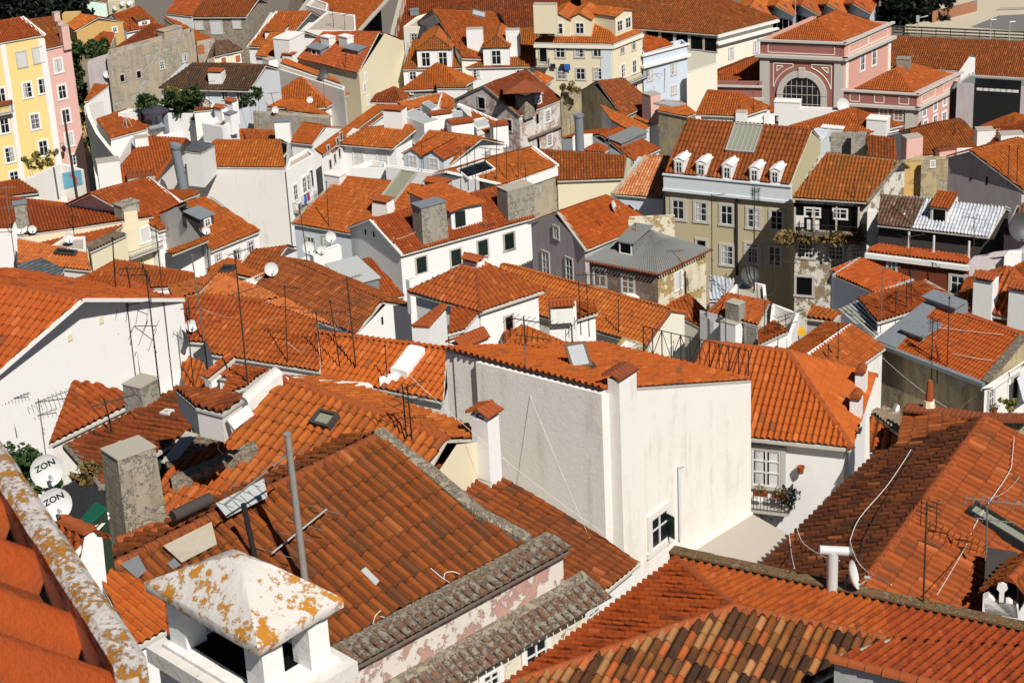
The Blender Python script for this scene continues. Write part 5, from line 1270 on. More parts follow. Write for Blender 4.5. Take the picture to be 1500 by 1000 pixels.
    b = K('glass-roofed white shed on the roofs', 'b810,625 b930,672 b1012,648 b870,588', 'white', d=198, par=.02, floor='pale_metal', drop=2.5, pth=.03); 
    b2 = K('second smaller glass-roofed hut behind the first', 'b918,560 b970,595 b1005,578 b955,545', 'white', d=204, par=.02, floor='sky_glass', drop=2.5, pth=.03)
    b = K('row of white yard walls between small orange roofs', 'b1085,600 b1190,610 b1195,590 b1110,580', 'pale_blue', d=202, par=.1); 
    b = G('small orange gable roof with a long white verge', 'b1010,590 b1090,595 b1035,508 b1095,545', 'orange', 'white', d=206, pit=18, tp=.25, vg='trim_white', vw=.4, vl='A')
    b = Q('orange roof with a white roof hatch beside the decayed house', 'b1220,735 b1305,715 b1325,660 b1115,570 b1200,660', 'orange', 'white', d=198, pit=16, tp=.25, vg='trim_white', vw=.45, vs=[2]); sky(b, 'b1235,682', 1.8, 1.6, 'trim_white', 'sky_glass')
    b = Q('little orange roof by the white chimneys', 'b1010,720 b1045,715 b1068,655 b1012,650', 'orange', 'white', d=197, pit=18, tp=.25)
    for p, y, lb, mt in (('x584,184', 'b575', 'white', 'tile'), ('x676,192', 'b645', 'white', 'tile'), ('x728,200', 'b665', 'white', 'tile')):
        pass
    chim(g['gl'], 'b778,680', 1.9, 1.3, 'b575', 'white', 'tile', kind=None); chim(b, 'b1130,730', 2.2, 1.6, 'b645', 'white', 'tile', kind=None); chim(b, 'b1340,760', 1.5, 1.2, 'b660', 'white', 'tile', kind=None); chim(b, 'b1022,690', 2, 1, 'b600', 'white', 'tile', kind=None)
    b = G('white house with twin pointed dormers in its orange roof', 'b812,862 b1068,900 b960,712 b1250,752', 'orange', 'white', d=188, pit=24, tp=.25, base=14); g['tw'] = b
    dormer(b, 'b872,915', 27, 20, 'gable', 'pale_blue', 'orange', 'c', ww=.42, wh=.85, pitch=30, deep=5); dormer(b, 'b985,930', 30, 20, 'gable', 'pale_blue', 'orange', 'c', ww=.42, wh=.85, pitch=30, deep=5)
    win(b, 'b1275,845', 13, .75, 'w', 'trim', .1, hitk='wall')
    b = K('long white parapet of a flat terrace in front of the twin dormers', 'b525,912 b722,912 b725,880 b640,868', 'white', d=180, par=.4, base=18); b = K('low white terrace wall with leaf shadows', 'f722,15 f1228,88 f1228,70 f730,2', 'white', d=178, par=.12, base=18); g['lw'] = b
    b = G('bright orange roof edged in white with a blue glass roof light', 'x738,271 x816,244 x655,252 x780,217', 'orange', 'grey_beige', d=176, pit=20, tp=.25, vg='trim_white', vw=.5, over=.05, base=18); g['bo'] = b
    sky(b, 'f1210,42', 3.2, 1.5, 'trim_white', 'glass')
    q = b.pts; m = MB(); X = (q['B'] - q['A']).normalized(); N = X.cross(ZV); N = N if N.y < 0 else -N; m.box((q['A'] + q['B']) / 2 - ZV * .8 + N * .0, X, N, ZV, (q['B'] - q['A']).length, .2, .7); part(m, 'white_band', 'white', b.root)
    b = G('long brown-orange roof over a pale yellow wall', 'c285,985 c645,972 c185,815 c655,850', 'ochre', 'cream', d=178, pit=22, tp=.25, base=18)
    b = G('orange roof with whitish tiles and a grey verge, half in shade', 'g585,168 g852,192 c770,850 c885,856', 'cream', 'pale_blue', d=172, pit=22, tp=.25, vg='mortar', vw=.5, vl='A', base=18)
    b = G('wide orange roof with a long roof light and a short white chimney', 'f215,327 f760,422 f480,70 f1060,140', 'orange', 'pale_blue', d=168, pit=23, tp=.25, base=18, vg='mortar', vw=.3, vl='A', back=.5); g['wl'] = b
    sky(b, 'f785,142', 1.6, 4.2, 'mortar', 'old_glass', 0, .12); chim(b, 'f712,270', 1.7, 1.2, 'f180', 'white2', 'tile', .15); chim(b, 'f450,95', 1.6, 1.0, 'f48', 'white2', 'slab'); chim(b, 'f1010,140', 2.0, 1.1, 'f80', 'mortar', 'tile')
    win(b, 'f318,432 f402,425', 17, .7, 'w', 'trim', .1)
    b = K('small white lean-to block hung with dishes', 'f310,488 f462,432 f480,445 f330,500', 'white', d=158, par=.05, base=20); g['db'] = b
    b = G('white house with five green-shuttered windows and a tile dormer', 'f812,497 g160,297 f640,307 f1385,112', 'orange', 'white', d=157, pit=25, tp=.25, over=.25, vg='trim_white', vw=.26, vl='A', base=18, back=.95); g['wh'] = b
    win(b, 'f915,547 f1103,507 f1248,457 f1392,420 g20,420', 23, .68, 'g', 'trim', .12); win(b, 'f613,370 f658,382', 8, .45, 'd', 'trim', 0)
    chim(b, 'f968,395', 2.3, 1.4, 'f215', 'concrete', 'metal', .05); chim(b, 'f1432,265', 2.6, 1.5, 'f120', 'concrete', 'flat', .04)
    dormer(b, 'f1165,345', 46, 30, 'gable', 'white', 'orange', 'g', ww=.34, dx=-.22, wh=.75, pitch=4, deep=6, over=.3)
    b = G('orange roof under the mauve gable with a grey metal box dormer', 'f500,805 f825,718 f370,602 f640,517', 'orange', 'white', d=146, pit=24, tp=.25, back=.6, base=20); g['ug'] = b
    dormer(b, 'f612,738', 44, 26, 'shed', 'grey_metal', 'pale_metal', None, deep=4)
    b = G('brown-orange roof sloping to a white gable with a slit window', 'f5,688 f562,928 f150,512 f706,752', 'brown', 'white', d=127, pit=24, tp=.27, base=24, back=.85, lod=6); g['br'] = b
    win(b, 'f703,850', 11, .3, 'd', 'trim', 0)
    b = H('pyramid tiled roof of a white house', 'f845,698 f1236,806 g217,690 f1212,522 f1213,523', 'orange', 'white', d=114, pit=30, tp=.28, base=26, rc='terracotta_old'); g['py'] = b
    win(b, 'f1390,870', 24, .5, 'd', 'trim', .12); chim(b, 'f1200,545', 1.1, .6, 'f495', 'white2', 'tile', kind='roof')
    b = Q('tiled slope falling from the pyramid roof beside the white hut', 'f1060,930 f1150,905 f1235,805 f1075,780', 'orange', 'white', d=111, pit=14, tp=.28)
    # g1 orange roof with mauve gable
    b = G('orange roof dotted with black tile gaps over a mauve gable', 'g442,473 g800,322 g290,268 g556,176', 'red', 'mauve', d=150, pit=26, tp=.25, base=18, vg='mortar', vw=.35, vl='A', back=.9); g['og'] = b
    win(b, 'g278,372', 17, .65, 'w', 'trim', .1); win(b, 'g222,545 g350,580', 36, .4, '2', 'trim', .1)
    f = b.roofs[0]; X = Vector(b.U); 
    for k, p in enumerate('g550,210 g530,225 g572,218 g460,290 g388,345 g470,340 g500,330 g582,293 g610,272 g628,285 g680,240 g720,265 g425,385 g690,258 g662,270'.split()):
        q, n, _, _ = hit(p, b, 'roof'); Y = n.cross(X); Y = Y if Y.z > 0 else -Y; m = MB(); m.box(q + n * .06, X, Y, n, .2, .55, .035); part(m, 'vent_gap', 'dark_void', b.root, parent=b.roof)
    b = K('broken stone wall end of a ruined loft', 'g668,312 g918,290 g920,275 g672,285', 'decay_cream', d=145, par=.3, base=18); 
    b = H('old house with a patched grey metal roof and peeling cream wall', 'g427,517 g833,593 g1118,458 g700,362 g797,363', 'flat', 'decay_cream', d=139, pit=20, base=20, over=.2) if False else None
    g['gm'] = metal_house()
    b = G('long orange roof ending in a white gable with toothed verge tiles', 'g-115,745 g770,990 g-20,552 g893,803', 'orange', 'ivory', d=131, pit=24, tp=.28, base=28, vg='tile', rc='terracotta_old', back=.6, lod=6); g['lg'] = b
    win(b, 'k895,95', 15, .5, 'w', 'trim_white', .08, hitk='wall')
    b = Q('orange lean-to roof behind the white toothed gable', 'g1085,905 g1185,893 g995,712 g850,778', 'orange', 'ivory', d=138, pit=16, tp=.28, rsegs=[(2, 3), (1, 2)])
    b = G('second toothed white gable in front of the first', 'k950,140 k1085,60 k905,-30 k1010,-95', 'orange', 'ivory', d=110, pit=26, tp=.28, base=30, vg='tile', back=.7) if False else None
    # white block and roofs right of the grey roof
    b = K('bright white flat block with a grey shed roof beside it', 'g1200,715 g1420,745 g1412,655 g1275,622', 'white', d=132, par=.3, base=24); g['wb2'] = b
    Q('grey corrugated shed roof beside the bright white block', 'g1105,745 g1165,742 g1245,632 g1105,610', 'silver', 'mauve', d=136, pit=14, tp=.25)
    b = G('short orange roof with white side wall below the mansard house', 'v500,330 v795,410 v555,170 v885,232', 'orange', 'white', d=124, pit=24, tp=.3, base=26, back=.9); g['so'] = b
    b = Q('low orange roof beside dishes and junk', 'v800,560 v1030,455 v915,380 v790,460', 'orange', 'white', d=118, pit=14, tp=.3); 
    b = K('white yard wall with washing and a dish', 'v860,575 v1050,470 v1110,310 v900,230', 'white', d=122, par=.9, base=26)
    chim(g['so'], 'v620,470', 1.1, .8, 'v225', 'concrete', 'flat', .15, kind=None); chim(g['so'], 'v590,545', 1.1, .8, 'v372', 'white', 'flat', kind=None); chim(g['so'], 'v760,570', 1.0, .7, 'v410', 'concrete', 'flat', .3, kind=None)
    # ---- mansard
    b = G('beige mansard house with five white dormers and a glass roof light', 'x973,254 x1158,272 x1007,176 x1190,190', 'ochre', 'greige', d=166, pit=33, tp=.34, base=12, over=.15, back=.55, vg=None); g['man'] = b
    q = b.pts; m = MB(); X = (q['B'] - q['A']).normalized(); N = X.cross(ZV); N = N if N.y < 0 else -N; L = (q['B'] - q['A']).length
    m.box((q['A'] + q['B']) / 2 - ZV * 1.25 - N * .05, X, N, ZV, L + .1, .3, 1.2); m.box((q['A'] + q['B']) / 2 - ZV * 1.45 - N * .02, X, N, ZV, L + .2, .45, .2); m.box((q['A'] + q['B']) / 2 - ZV * .1 - N * .0, X, N, ZV, L + .2, .42, .12); part(m, 'cornice', 'pale_blue', b.root)
    for p in ('c944,945', 'c1064,960', 'c1204,975', 'c1352,990', 'd130,1000'): dormer(b, p, 15, 20, 'gable', 'white', 'white', 'w', ww=.6, wh=.78, pitch=22, over=.06)
    sky(b, 'c1300,762', 2.4, 2.9, 'steel_pale', 'old_glass', 5, .2)
    win(b, 'g940,248 g1063,260 g1203,277 g1348,295 h140,305', 27, .62, 'w', 'trim', .2); win(b, 'g1205,495 g1350,510 h5,485 h130,500', 27, .62, 'w', 'trim', .2); win(b, 'g1065,430', 8, 1.5, 'd', 'trim', .2)
    m = MB(); a_ = hit('g1257,190', b, 'wall'); e_ = hit('g1252,600', b, 'wall'); m.tube([a_[0] + a_[1] * .1, Vector((a_[0].x, a_[0].y, e_[0].z)) + a_[1] * .1], .11, 8); part(m, 'drain_pipe', 'iron', b.root)
    b = Q('pale grey side roof between the mansard house and the chimney row', 'd228,1000 d312,885 d430,712 d345,702', 'silver', 'pale_blue', d=170, pit=10, tp=.3)
    # ---- decayed house
    b = G('crumbling house with a weedy ledge under its open loggia', 'x1160,290.8 x1269,297.5 x1210.7,225.5 x1318,237.6', 'ochre', 'decay', d=155, pit=26, tp=.27, base=10, over=.5, back=.7, rc='mossy', vg='mossy', vw=.4, vl='B'); g['dh'] = b
    win(b, 'h295,462 h460,472', 24, .85, 'm', 'trim', .16); win(b, 'h290,662', 26, .82, 'd', 'trim', .18); win(b, 'h572,482', 22, .45, 'm', 'trim', .1)
    q0, n, _, _ = hit('h410,290', b, 'wall'); X = n.cross(ZV); X = X if X.x > 0 else -X; s = pxm(q0); ex = proj(q0 + X)[0] - proj(q0)[0]
    m = MB(); m.box(q0 - ZV * (18 / s) + n * .02, X, n, ZV, 96 / ex, .06, 36 / s); lo = part(m, 'loggia', 'dark_void', b.root)
    for p, w_, h_ in (('h335,262', 22, 12), ('h485,270', 20, 14)):
        q, nn, _, _ = hit(p, b, 'wall'); a1, s1, g1, gm, sm = win_geo(q + nn * .05, nn, X, w_ / ex, h_ / s, 'w', 'trim_white', .08, .06); multi([(a1, 'trim_white'), (g1, 'glass'), (s1, 'sash_white')], 'window', b.root, lo)
    for p, w_, h_ in (('h265,305', 14, 16), ('h340,325', 18, 14)):
        q, nn, _, _ = hit(p, b, 'wall'); m = MB(); m.box(q + n * .25 - ZV * (h_ / 2 / s), X, n, ZV, w_ / ex, .1, h_ / s); part(m, 'loggia_panel', 'stained', b.root, parent=lo)
    balcony(b, 'h430,368', 88, 15, .9, 'iron', 'mossy'); 
    for x in (245, 350, 470, 590):
        q, nn, _, _ = hit(f'h{x},290', b, 'wall'); m = MB(); m.box(q - ZV * (18 / s) + n * .5, X, n, ZV, .12, .12, 36 / s); part(m, 'loggia_post', 'trim', b.root, parent=lo)
    rng = random.Random(3); m = MB()
    for k in range(46):
        t = rng.random() ** 1.6; q, nn, _, _ = hit('h%f,%f' % (170 + 430 * t, 385 + rng.uniform(-14, 16)), b, 'wall'); leaves(m, q + n * rng.uniform(.3, 1.0), .45, 22, .22, rng)
    o = m.build('weeds', 'leaf_dry', None, ORG[b.root.name]); o.location = ORG[b.root.name]; setp(o, 'dry brown weeds trailing from the ledge of the crumbling house', 'weeds')
    b = K('tall pale pier between the crumbling house and the silver roof', 'h632,258 h690,255 h690,245 h640,240', 'stained', d=152, par=.1, base=14)
    # ---- silver roofed building
    b = G('low house with half mottled and half silver painted roof', 'h685,335 h1292,402 h705,172 h1385,243', 'silver', 'dark_wall', d=150, pit=24, tp=.25, base=12, over=.5, back=.6, rc='mossy'); g['si'] = b
    old = b.roof; q = b.pts; t = .315; A, B, R1, R2 = q['A'], q['B'], q['R1'], q['R2']
    f0 = [A, A.lerp(B, .32), R1.lerp(R2, .36), R1]; f0 = [v + b.pl[1] * .03 for v in f0]; roofmesh(b, [(f0, B - A)], 'mottle', .25, 150, name='old_tile_patch')
    dormer(b, 'h1020,322', 26, 22, 'shed', 'white2', 'orange', 'd', ww=.7, wh=.8)
    b2 = Q('narrow orange tile canopy along the red-brown wall', 'h622,478 h1182,548 h1192,505 h685,440', 'fresh', 'red_brown', d=143, pit=18, tp=.27, base=14, over=.1); g['can'] = b2
    q = b2.pts; m = MB(); X = (q[1] - q[0]).normalized(); N = X.cross(ZV); N = N if N.y < 0 else -N; m.box((q[0] + q[1]) / 2 - ZV * .38, X, N, ZV, (q[1] - q[0]).length, .4, .32); part(m, 'gutter_band', 'trim_white', b2.root)
    win(b2, 'h765,552', 15, .8, 'w', 'trim', .1); win(b2, 'h1122,655', 25, .75, 'w', 'trim', .18)
    for x, y in ((855, 400), (990, 420), (1180, 450)):
        qq = onplane(P(f'h{x},{y + 70}'), b2.pl); m = MB(); hh = htop(qq, P(f'h{x},{y - 30}')[1]); m.tube([qq, qq + ZV * hh], .08, 6); part(m, 'post', 'sash_white', b2.root)
    b = G('mottled brown roof at the right edge behind a dark dish', 'h1368,388 h1560,400 h1470,222 h1620,240', 'mottle', 'mauve', d=148, pit=24, tp=.25, base=14)
    b = K('mauve block with aerial shadows left of the pyramid roof', 'h1185,530 h1330,482 h1440,470 h1210,500', 'mauve', d=138, par=.2, base=20); K('white chimney-like wall beside the mauve block', 'h1375,500 h1430,495 h1470,470 h1400,470', 'white', d=139, par=.1, base=20)
    # ---- right centre
    b = G('orange roof with pale verges over a grey stained side wall', 'h455,612 h682,708 h600,520 h874,632', 'red', 'pale_blue', d=131, pit=22, tp=.27, base=22, vg='trim', vw=.35, back=.7); g['rv'] = b
    b = Q('pale grey parapet ramp below the orange roof', 'h405,642 h560,752 h575,740 h455,612', 'silver', 'pale_blue', d=130, pit=6, tp=.3) if False else None
    b = G('old orange roof behind the new flat-tiled roof, cut by aerials', 'u255,520 u880,320 u100,330 u625,180', 'orange', 'white2', d=118, pit=18, tp=.28, base=26, vg='mortar', vw=.3, vl='B', back=.4); g['oa'] = b
    b = K('glazed lean-to roof with white bars', 'h665,950 h738,892 h575,748 h480,790', 'white', d=116, par=.0, floor='old_glass', pth=.02, base=28); g['glz'] = b
    for k in range(6):
        t = k / 5; q = b.pts; m = MB(); m.tube([q[0].lerp(q[1], t) + ZV * .05, q[3].lerp(q[2], t) + ZV * .05], .05, 4); part(m, 'glazing_bar', 'sash_white', b.root, parent=b.roof)
    b = G('gabled orange roof with a white ridge line behind the hipped balcony house', 'x1148,519 x1212,474 x1183,521 x1246,477', 'orange', 'white2', d=104, pit=22, tp=.26, base=34, rc='trim_white'); g['wr'] = b
    b = G('dark plastered hut with a small tiled lean-to roof', 'x1181,467 x1223,472 x1190,450 x1232,461', 'orange', 'mauve', d=112, pit=18, tp=.28, base=34, back=0)
    b = H('orange pyramid roof with white chimneys at the right edge', 'h1105,785 h1500,858 h1560,700 h1400,563 h1402,564', 'orange', 'red_brown', d=116, pit=30, tp=.34, base=26, over=.4); g['rp'] = b
    chim(b, 'u1125,405', 1.1, .9, 'u108', 'white', 'tile'); chim(b, 'u1430,465', 1.3, 1.0, 'u190', 'white', 'tile', kind='roof')
    b = G('orange roof corner beyond the pyramid roof', 'h1420,640 h1560,600 h1425,570 h1530,520', 'orange', 'white', d=122, pit=18, tp=.3)
    b = G('new flat orange tiled roof over a tan stained wall', 'x1282,500 x1444,562 x1355,444 x1500,494', 'fresh', 'tan', d=103, pit=22, tp=.2, prof='flat', base=34, over=.12, back=.5, wav=.006, rg=False, vg=None); g['nf'] = b
    q = b.pts; A, B, R1, R2 = q['A'], q['B'], q['R1'], q['R2']; n = b.pl[1]; up = n * .09
    m = MB(); w = .12; m.prism([A + up, A.lerp(B, .2) + up, R1.lerp(R2, .13) + up, R1 + up], n * .05); part(m, 'lead_strip', 'grey_metal', b.root, parent=b.roof)
    m = MB(); X = (B - A).normalized(); N = X.cross(ZV); N = N if N.y < 0 else -N; m.box((A + B) / 2 - ZV * .12 + N * .1, X, N, ZV, (B - A).length, .3, .2); part(m, 'gutter', 'grey_metal', b.root)
    m = MB(); Y = (R2 - B).normalized()
    for k in range(26):
        c = B.lerp(R2, (k + .5) / 26) + n * .06; m.box(c, Y, X, n, (R2 - B).length / 26 * .8, .5, .1)
    part(m, 'verge', 'mossy', b.root, parent=b.roof)
    dormer(b, 'u540,650', 30, 8, 'shed', 'tan', 'grey_metal', None, deep=3.5); dormer(b, 'u760,410', 46, 10, 'shed', 'grey_metal', 'grey_metal', None, deep=1.0)
    m_ = win(b, 'u650,690', 23, .3, 'w', 'trim_white', .05)
    b = K('white sunlit side wall with washing and flower pots', 'l1268,300 l1520,135 l1530,120 l1300,280', 'white2', d=100, par=.1, base=34); g['sw'] = b
    win(b, 'l1300,350', 26, .5, 'w', 'trim', .12); win(b, 'l1430,290', 34, .4, 'd', 'trim', .12)
    return g
def metal_house():
    """sheet metal hip roof, built without tiles"""
    A, B, C, R1, R2 = PP('g427,517 g833,593 g1118,458 g700,362 g797,363'); d = 139; z = at(((A[0] + B[0]) / 2, (A[1] + B[1]) / 2), d).z
    A, B, C = onz(A, z), onz(B, z), onz(C, z); D = A + (C - B); pl = plane_up(A, B, (A + B + C + D) / 4, 17); r1, r2 = onplane(R1, pl), onplane(R2, pl)
    b = newb('old house with a patched grey metal roof and peeling cream wall', 'house', 'house', Vector(((A.x + C.x) / 2, (A.y + C.y) / 2, 20))); b.d = d; b.U = (B - A).normalized()
    b.pts = dict(A=A, B=B, C=C, D=D); ft = inset([A, B, C, D], [.25] * 4); T = [Vector((q.x, q.y, z + .02)) for q in ft]; walls(b, ft, [[T[i], T[(i + 1) % 4]] for i in range(4)], 20, 'decay_cream')
    mb = MB()
    for f in ([A, B, r2, r1], [B, C, r2], [C, D, r1, r2], [D, A, r1]):
        mb.prism(f, -ZV * .08); b.faces.append(Face(f, 'roof')); b.roofs.append(b.faces[-1])
    b.roof = part(mb, 'roof', 'zinc', b.root)
    for f, nn in (([A, B, r2, r1], 30), ([B, C, r2, r2], 24)):
        for k in range(nn):   # standing seams run up the slope
            t = (k + .5) / nn; e = f[0].lerp(f[1], t); tp_ = f[3].lerp(f[2], t); m = MB(); m.tube([e + ZV * .02, tp_ + ZV * .02], .025, 4)
            part(m, 'seam', 'zinc', b.root, parent=b.roof)
    for k, (s, w) in enumerate((('g640,500 g700,440 g760,400', .5), ('g760,515 g830,530', .4))): pass
    m = MB(); X = (B - A).normalized(); n = X.cross(ZV); n = n if n.y < 0 else -n
    nr = int((B - A).length / .25)
    for k in range(nr): c = A.lerp(B, (k + .5) / nr); caps(m, c + n * .16 - ZV * .12, c - n * .25 - ZV * .08, .085, .4)
    Y = (C - B).normalized(); n2 = Y.cross(ZV); n2 = n2 if n2.x > 0 else -n2; nr = int((C - B).length / .25)
    for k in range(nr): c = B.lerp(C, (k + .5) / nr); caps(m, c + n2 * .16 - ZV * .12, c - n2 * .25 - ZV * .08, .085, .4)
    part(m, 'eave_tiles', 'terracotta_old', b.root, parent=b.roof)
    dormer(b, 'g655,490', 22, 17, 'shed', 'zinc', 'zinc', 'd', ww=.7, wh=.8)
    fw = [Vector((q.x, q.y, z - .1)) for q in ft[:2]]; nA = (fw[1] - fw[0]).cross(ZV).normalized(); nA = nA if nA.y < 0 else -nA; m = MB(); m.prism([fw[0] + nA * .01, fw[1] + nA * .01, fw[1] + nA * .01 - ZV * 9, fw[0] + nA * .01 - ZV * 9], nA * .03); part(m, 'front_shade_render', 'shaded_brown_render', b.root)  # front overlay: dark brown paint plus the wall's shade painted in
    win(b, 'g515,615 g668,655', 25, .75, 'w', 'trim', .1); win(b, 'g937,635', 24, .6, 's', 'trim_white', .1)
    m = MB(); q, n, _, _ = hit('g690,712', b, 'wall'); m.lathe(q + n * .5, ZV, [(.75, 0), (.5, .18), (.01, .3)], 16); part(m, 'awning', 'sash_white', b.root)
    m = MB(); q1, n, _, _ = hit('g972,580', b, 'wall'); q2, _, _, _ = hit('g975,740', b, 'wall'); m.tube([q1 + n * .08, q2 + n * .08], .05, 6); part(m, 'drain_pipe', 'iron', b.root)
    return b
# ================================================================ the near rows
def FW(b, s, w, h, mat, name='firewall', sink=.35, cap=None, shift=0):
    """parapet wall following a roof, from one point of it to another"""
    pts = [hit(p, b, 'roof')[0] for p in s.split()]
    for a, c in zip(pts, pts[1:]):
        d = (c - a); hd = Vector((d.x, d.y, 0)).normalized(); sd = Vector((-hd.y, hd.x, 0)); m = MB()
        a2 = a + sd * shift; c2 = c + sd * shift; n = max(1, int(d.length / .8)); T = []
        for k in range(n + 1):
            q = a2.lerp(c2, k / n); jz = RND.uniform(-.02, .02)
            T.append([q - sd * w / 2 - ZV * sink, q - sd * w / 2 + ZV * (h * .86 + jz), q - sd * w * .28 + ZV * (h + jz), q + sd * w * .28 + ZV * (h + jz), q + sd * w / 2 + ZV * (h * .86 + jz), q + sd * w / 2 - ZV * sink])
        i = len(m.v)
        for r_ in T: m.v += [tuple(v) for v in r_]
        for k in range(n):
            for j in range(6): m.f.append((i + k * 6 + j, i + k * 6 + (j + 1) % 6, i + (k + 1) * 6 + (j + 1) % 6, i + (k + 1) * 6 + j))
        m.f.append(tuple(i + j for j in range(6))); m.f.append(tuple(i + n * 6 + j for j in range(5, -1, -1)))
        o = part(m, name, mat, b.root, True); b.faces.append(Face([a2 - sd * w / 2 + ZV * h, c2 - sd * w / 2 + ZV * h, c2 + sd * w / 2 + ZV * h, a2 + sd * w / 2 + ZV * h], 'parapet'))
        if cap:
            mm = MB(); nn = int(d.length / .24)
            for k in range(nn):
                q = a2.lerp(c2, (k + .5) / nn) + ZV * h; caps(mm, q - sd * (w / 2 + .12) - ZV * .1, q + sd * .05 + ZV * .06, .095, .3); 
            part(mm, 'coping_tiles', cap, b.root, True, parent=o)
    return b
def bld_near():
    g = {}
    # ---- left: salmon roof complex
    b = G('big white gabled house at the left edge with bright orange tiles', 'x-330,560 x-70,607 x-140,395 x122,441', 'fresh', 'white', d=88, pit=21, tp=.34, base=34, over=.1, back=1.0, vg='trim_white', vw=.1, vl='B', hr=.17, wav=.01); g['lw'] = b
    for p in ('e548,850', 'e378,943'):
        q, n, _, _ = hit(p, b, 'wall'); m = MB(); X = n.cross(ZV); m.box(q - ZV * .12 + n * .02, X, n, ZV, .25, .05, .3); part(m, 'vent', 'cream', b.root)
    b = Q('salmon roof strip with dark joints behind the white gable house', 'q30,402 q215,345 q345,213 q-20,310', 'salmon', 'white2', d=112, pit=16, tp=.26)
    b = Q('salmon back slope of the wide low roof', 'q700,405 q210,362 q345,214 q620,300 q800,390', 'salmon', 'white2', d=112, pit=5, tp=.26, rsegs=[(0, 1)], rc='t_salmon' if False else 'terracotta')
    b = Q('broad low orange roof falling towards the white gable house', 'q20,700 q470,735 q690,412 q212,366 q30,405', 'orange', 'white2', d=104, pit=15, tp=.26)
    b = Q('broad orange roof with hipped top crossed by many aerials', 'q300,800 q1100,930 q1080,562 q682,432 q236,634', 'orange', 'white', d=99, pit=17, tp=.26, rsegs=[(4, 3), (3, 2)], rc='terracotta_old'); g['sb'] = b
    b = Q('salmon strip of roof beside the brown slope', 'q1080,560 q1230,612 q840,400 q690,424', 'salmon', 'white2', d=106, pit=7, tp=.26)
    b = Q('low dark orange roof below the dish wall', 'x270,590 x306,590 x300,535 x266,518', 'orange', 'white2', d=92, pit=16, tp=.26)
    b = Q('white firewall with a tiled top among the orange roofs', 'q222,955 q285,985 q475,830 q440,788', 'orange', 'white', d=91, pit=20, tp=.26, drop=4); g['fw'] = b
    b = G('small orange roof behind the stained white parapet', 'x322,584 x362,568 x344,538 x392,544', 'orange', 'white2', d=88, pit=18, tp=.28, back=.6)
    # ---- i3
    b = G('bright orange roof behind the thick white parapet', 'x385,536 x650,590 x410.5,486 x655,517', 'fresh', 'white2', d=97, pit=20, tp=.32, back=.6, wav=.02, vg='mortar', vw=.2, vl='A', base=36); g['i3'] = b
    FW(b, 'j690,268 j795,240', .5, .3, 'white'); FW(b, 'j795,240 j893,112', .95, .5, 'white', sink=1.0)
    b = K('white hut with a tile-topped chimney end', 'f865,885 f955,892 f1050,800 f1030,788', 'white', d=104, par=.02, drop=6, floor='terracotta', base=36); g['hut'] = b
    q = [b.pts[i] for i in range(4)]; m = MB()
    for k in range(6): caps(m, q[0].lerp(q[1], (k + .5) / 6) + ZV * .02, q[3].lerp(q[2], (k + .5) / 6) + ZV * .25, .13, .4)
    part(m, 'roof_tiles', 'terracotta', b.root, True, parent=b.roof)
    b = K('white chimney block with two rows of cap tiles', 'f1060,975 f1130,1000 f1280,935 f1240,905', 'white', d=98, par=.02, drop=4, floor='mortar', base=36)
    q = [b.pts[i] for i in range(4)]; m = MB()
    for k in range(10): a_ = q[0].lerp(q[3], (k + .5) / 10); c_ = q[1].lerp(q[2], (k + .5) / 10); mm = (a_ + c_) / 2 + ZV * .3; caps(m, a_ - (c_ - a_) * .15, mm, .11, .4); caps(m, c_ + (c_ - a_) * .15, mm, .11, .4)
    part(m, 'roof_tiles', 'terracotta', b.root, True, parent=b.roof)
    K('white flat chimney top beside the pyramid roof', 'f830,625 f850,632 f1000,590 f985,575', 'white', d=122, par=.02, drop=2.2, floor='terracotta_old')
    b = G('orange roof and white wall in front of the pyramid house', 'g-5,985 g215,975 g-10,905 g75,905', 'orange', 'white', d=112, pit=18, tp=.28, back=.4); 
    b = H('small orange hipped roof with white walls behind the railing', 'k-10,75 k265,70 k330,55 k85,-40 k120,-35', 'orange', 'white', d=104, pit=20, tp=.28)
    b = K('white wall with a stained chimney among the roofs', 'g235,770 g385,760 g385,745 g240,750', 'white2', d=108, par=.1, drop=6); chim(b, 'g305,790', 1.2, .9, 'g735', 'white2', 'tile', kind=None)
    b = G('small old orange roof with a white lower wall', 'g390,850 g505,815 g360,760 g490,770', 'orange', 'white', d=112, pit=20, tp=.28, back=.5)
    b = K('old tank-like stone chimney behind the roof railing', 'k580,85 k680,95 k745,45 k640,10', 'decay_cream', d=84, par=.02, drop=2.5, floor='white2')
    # ---- big hip house right
    b = H('white house with a bright hipped roof and a small iron balcony', 'x985,630 x1247,657.5 x1282,552 x1034,503 x1153,516', 'fresh', 'white', d=76, pit=25, tp=.235, base=40, over=.3, wav=.012, hr=.14); g['lh'] = b
    chim(b, 'l598,300', .42, .42, 'l200', 'white', 'one'); chim(b, 'l570,445', .42, .42, 'l340', 'white', 'one')
    win(b, 'l84,722', 52, .72, 'k', 'trim', .2); o, q, n, X, w, h = balcony(b, 'l105,905', 66, 30, .8)
    for k, p in enumerate((-.45, .25)):
        m = MB(); c = q + n * .62 + X * p + ZV * .55; m.box(c, X, n, ZV, .5, .2, .16); t = top(m, 'flower_box', 'terracotta', ('flower box', 'second flower box')[k] + ' hooked on the iron balcony rail', 'flower box', 'flower boxes on the iron balcony'); m = MB(); leaves(m, c + ZV * .25, .22, 50, .07, RND); m.build('flowers', 'leaf_yellow', t, ORG[t.name], fix=False)
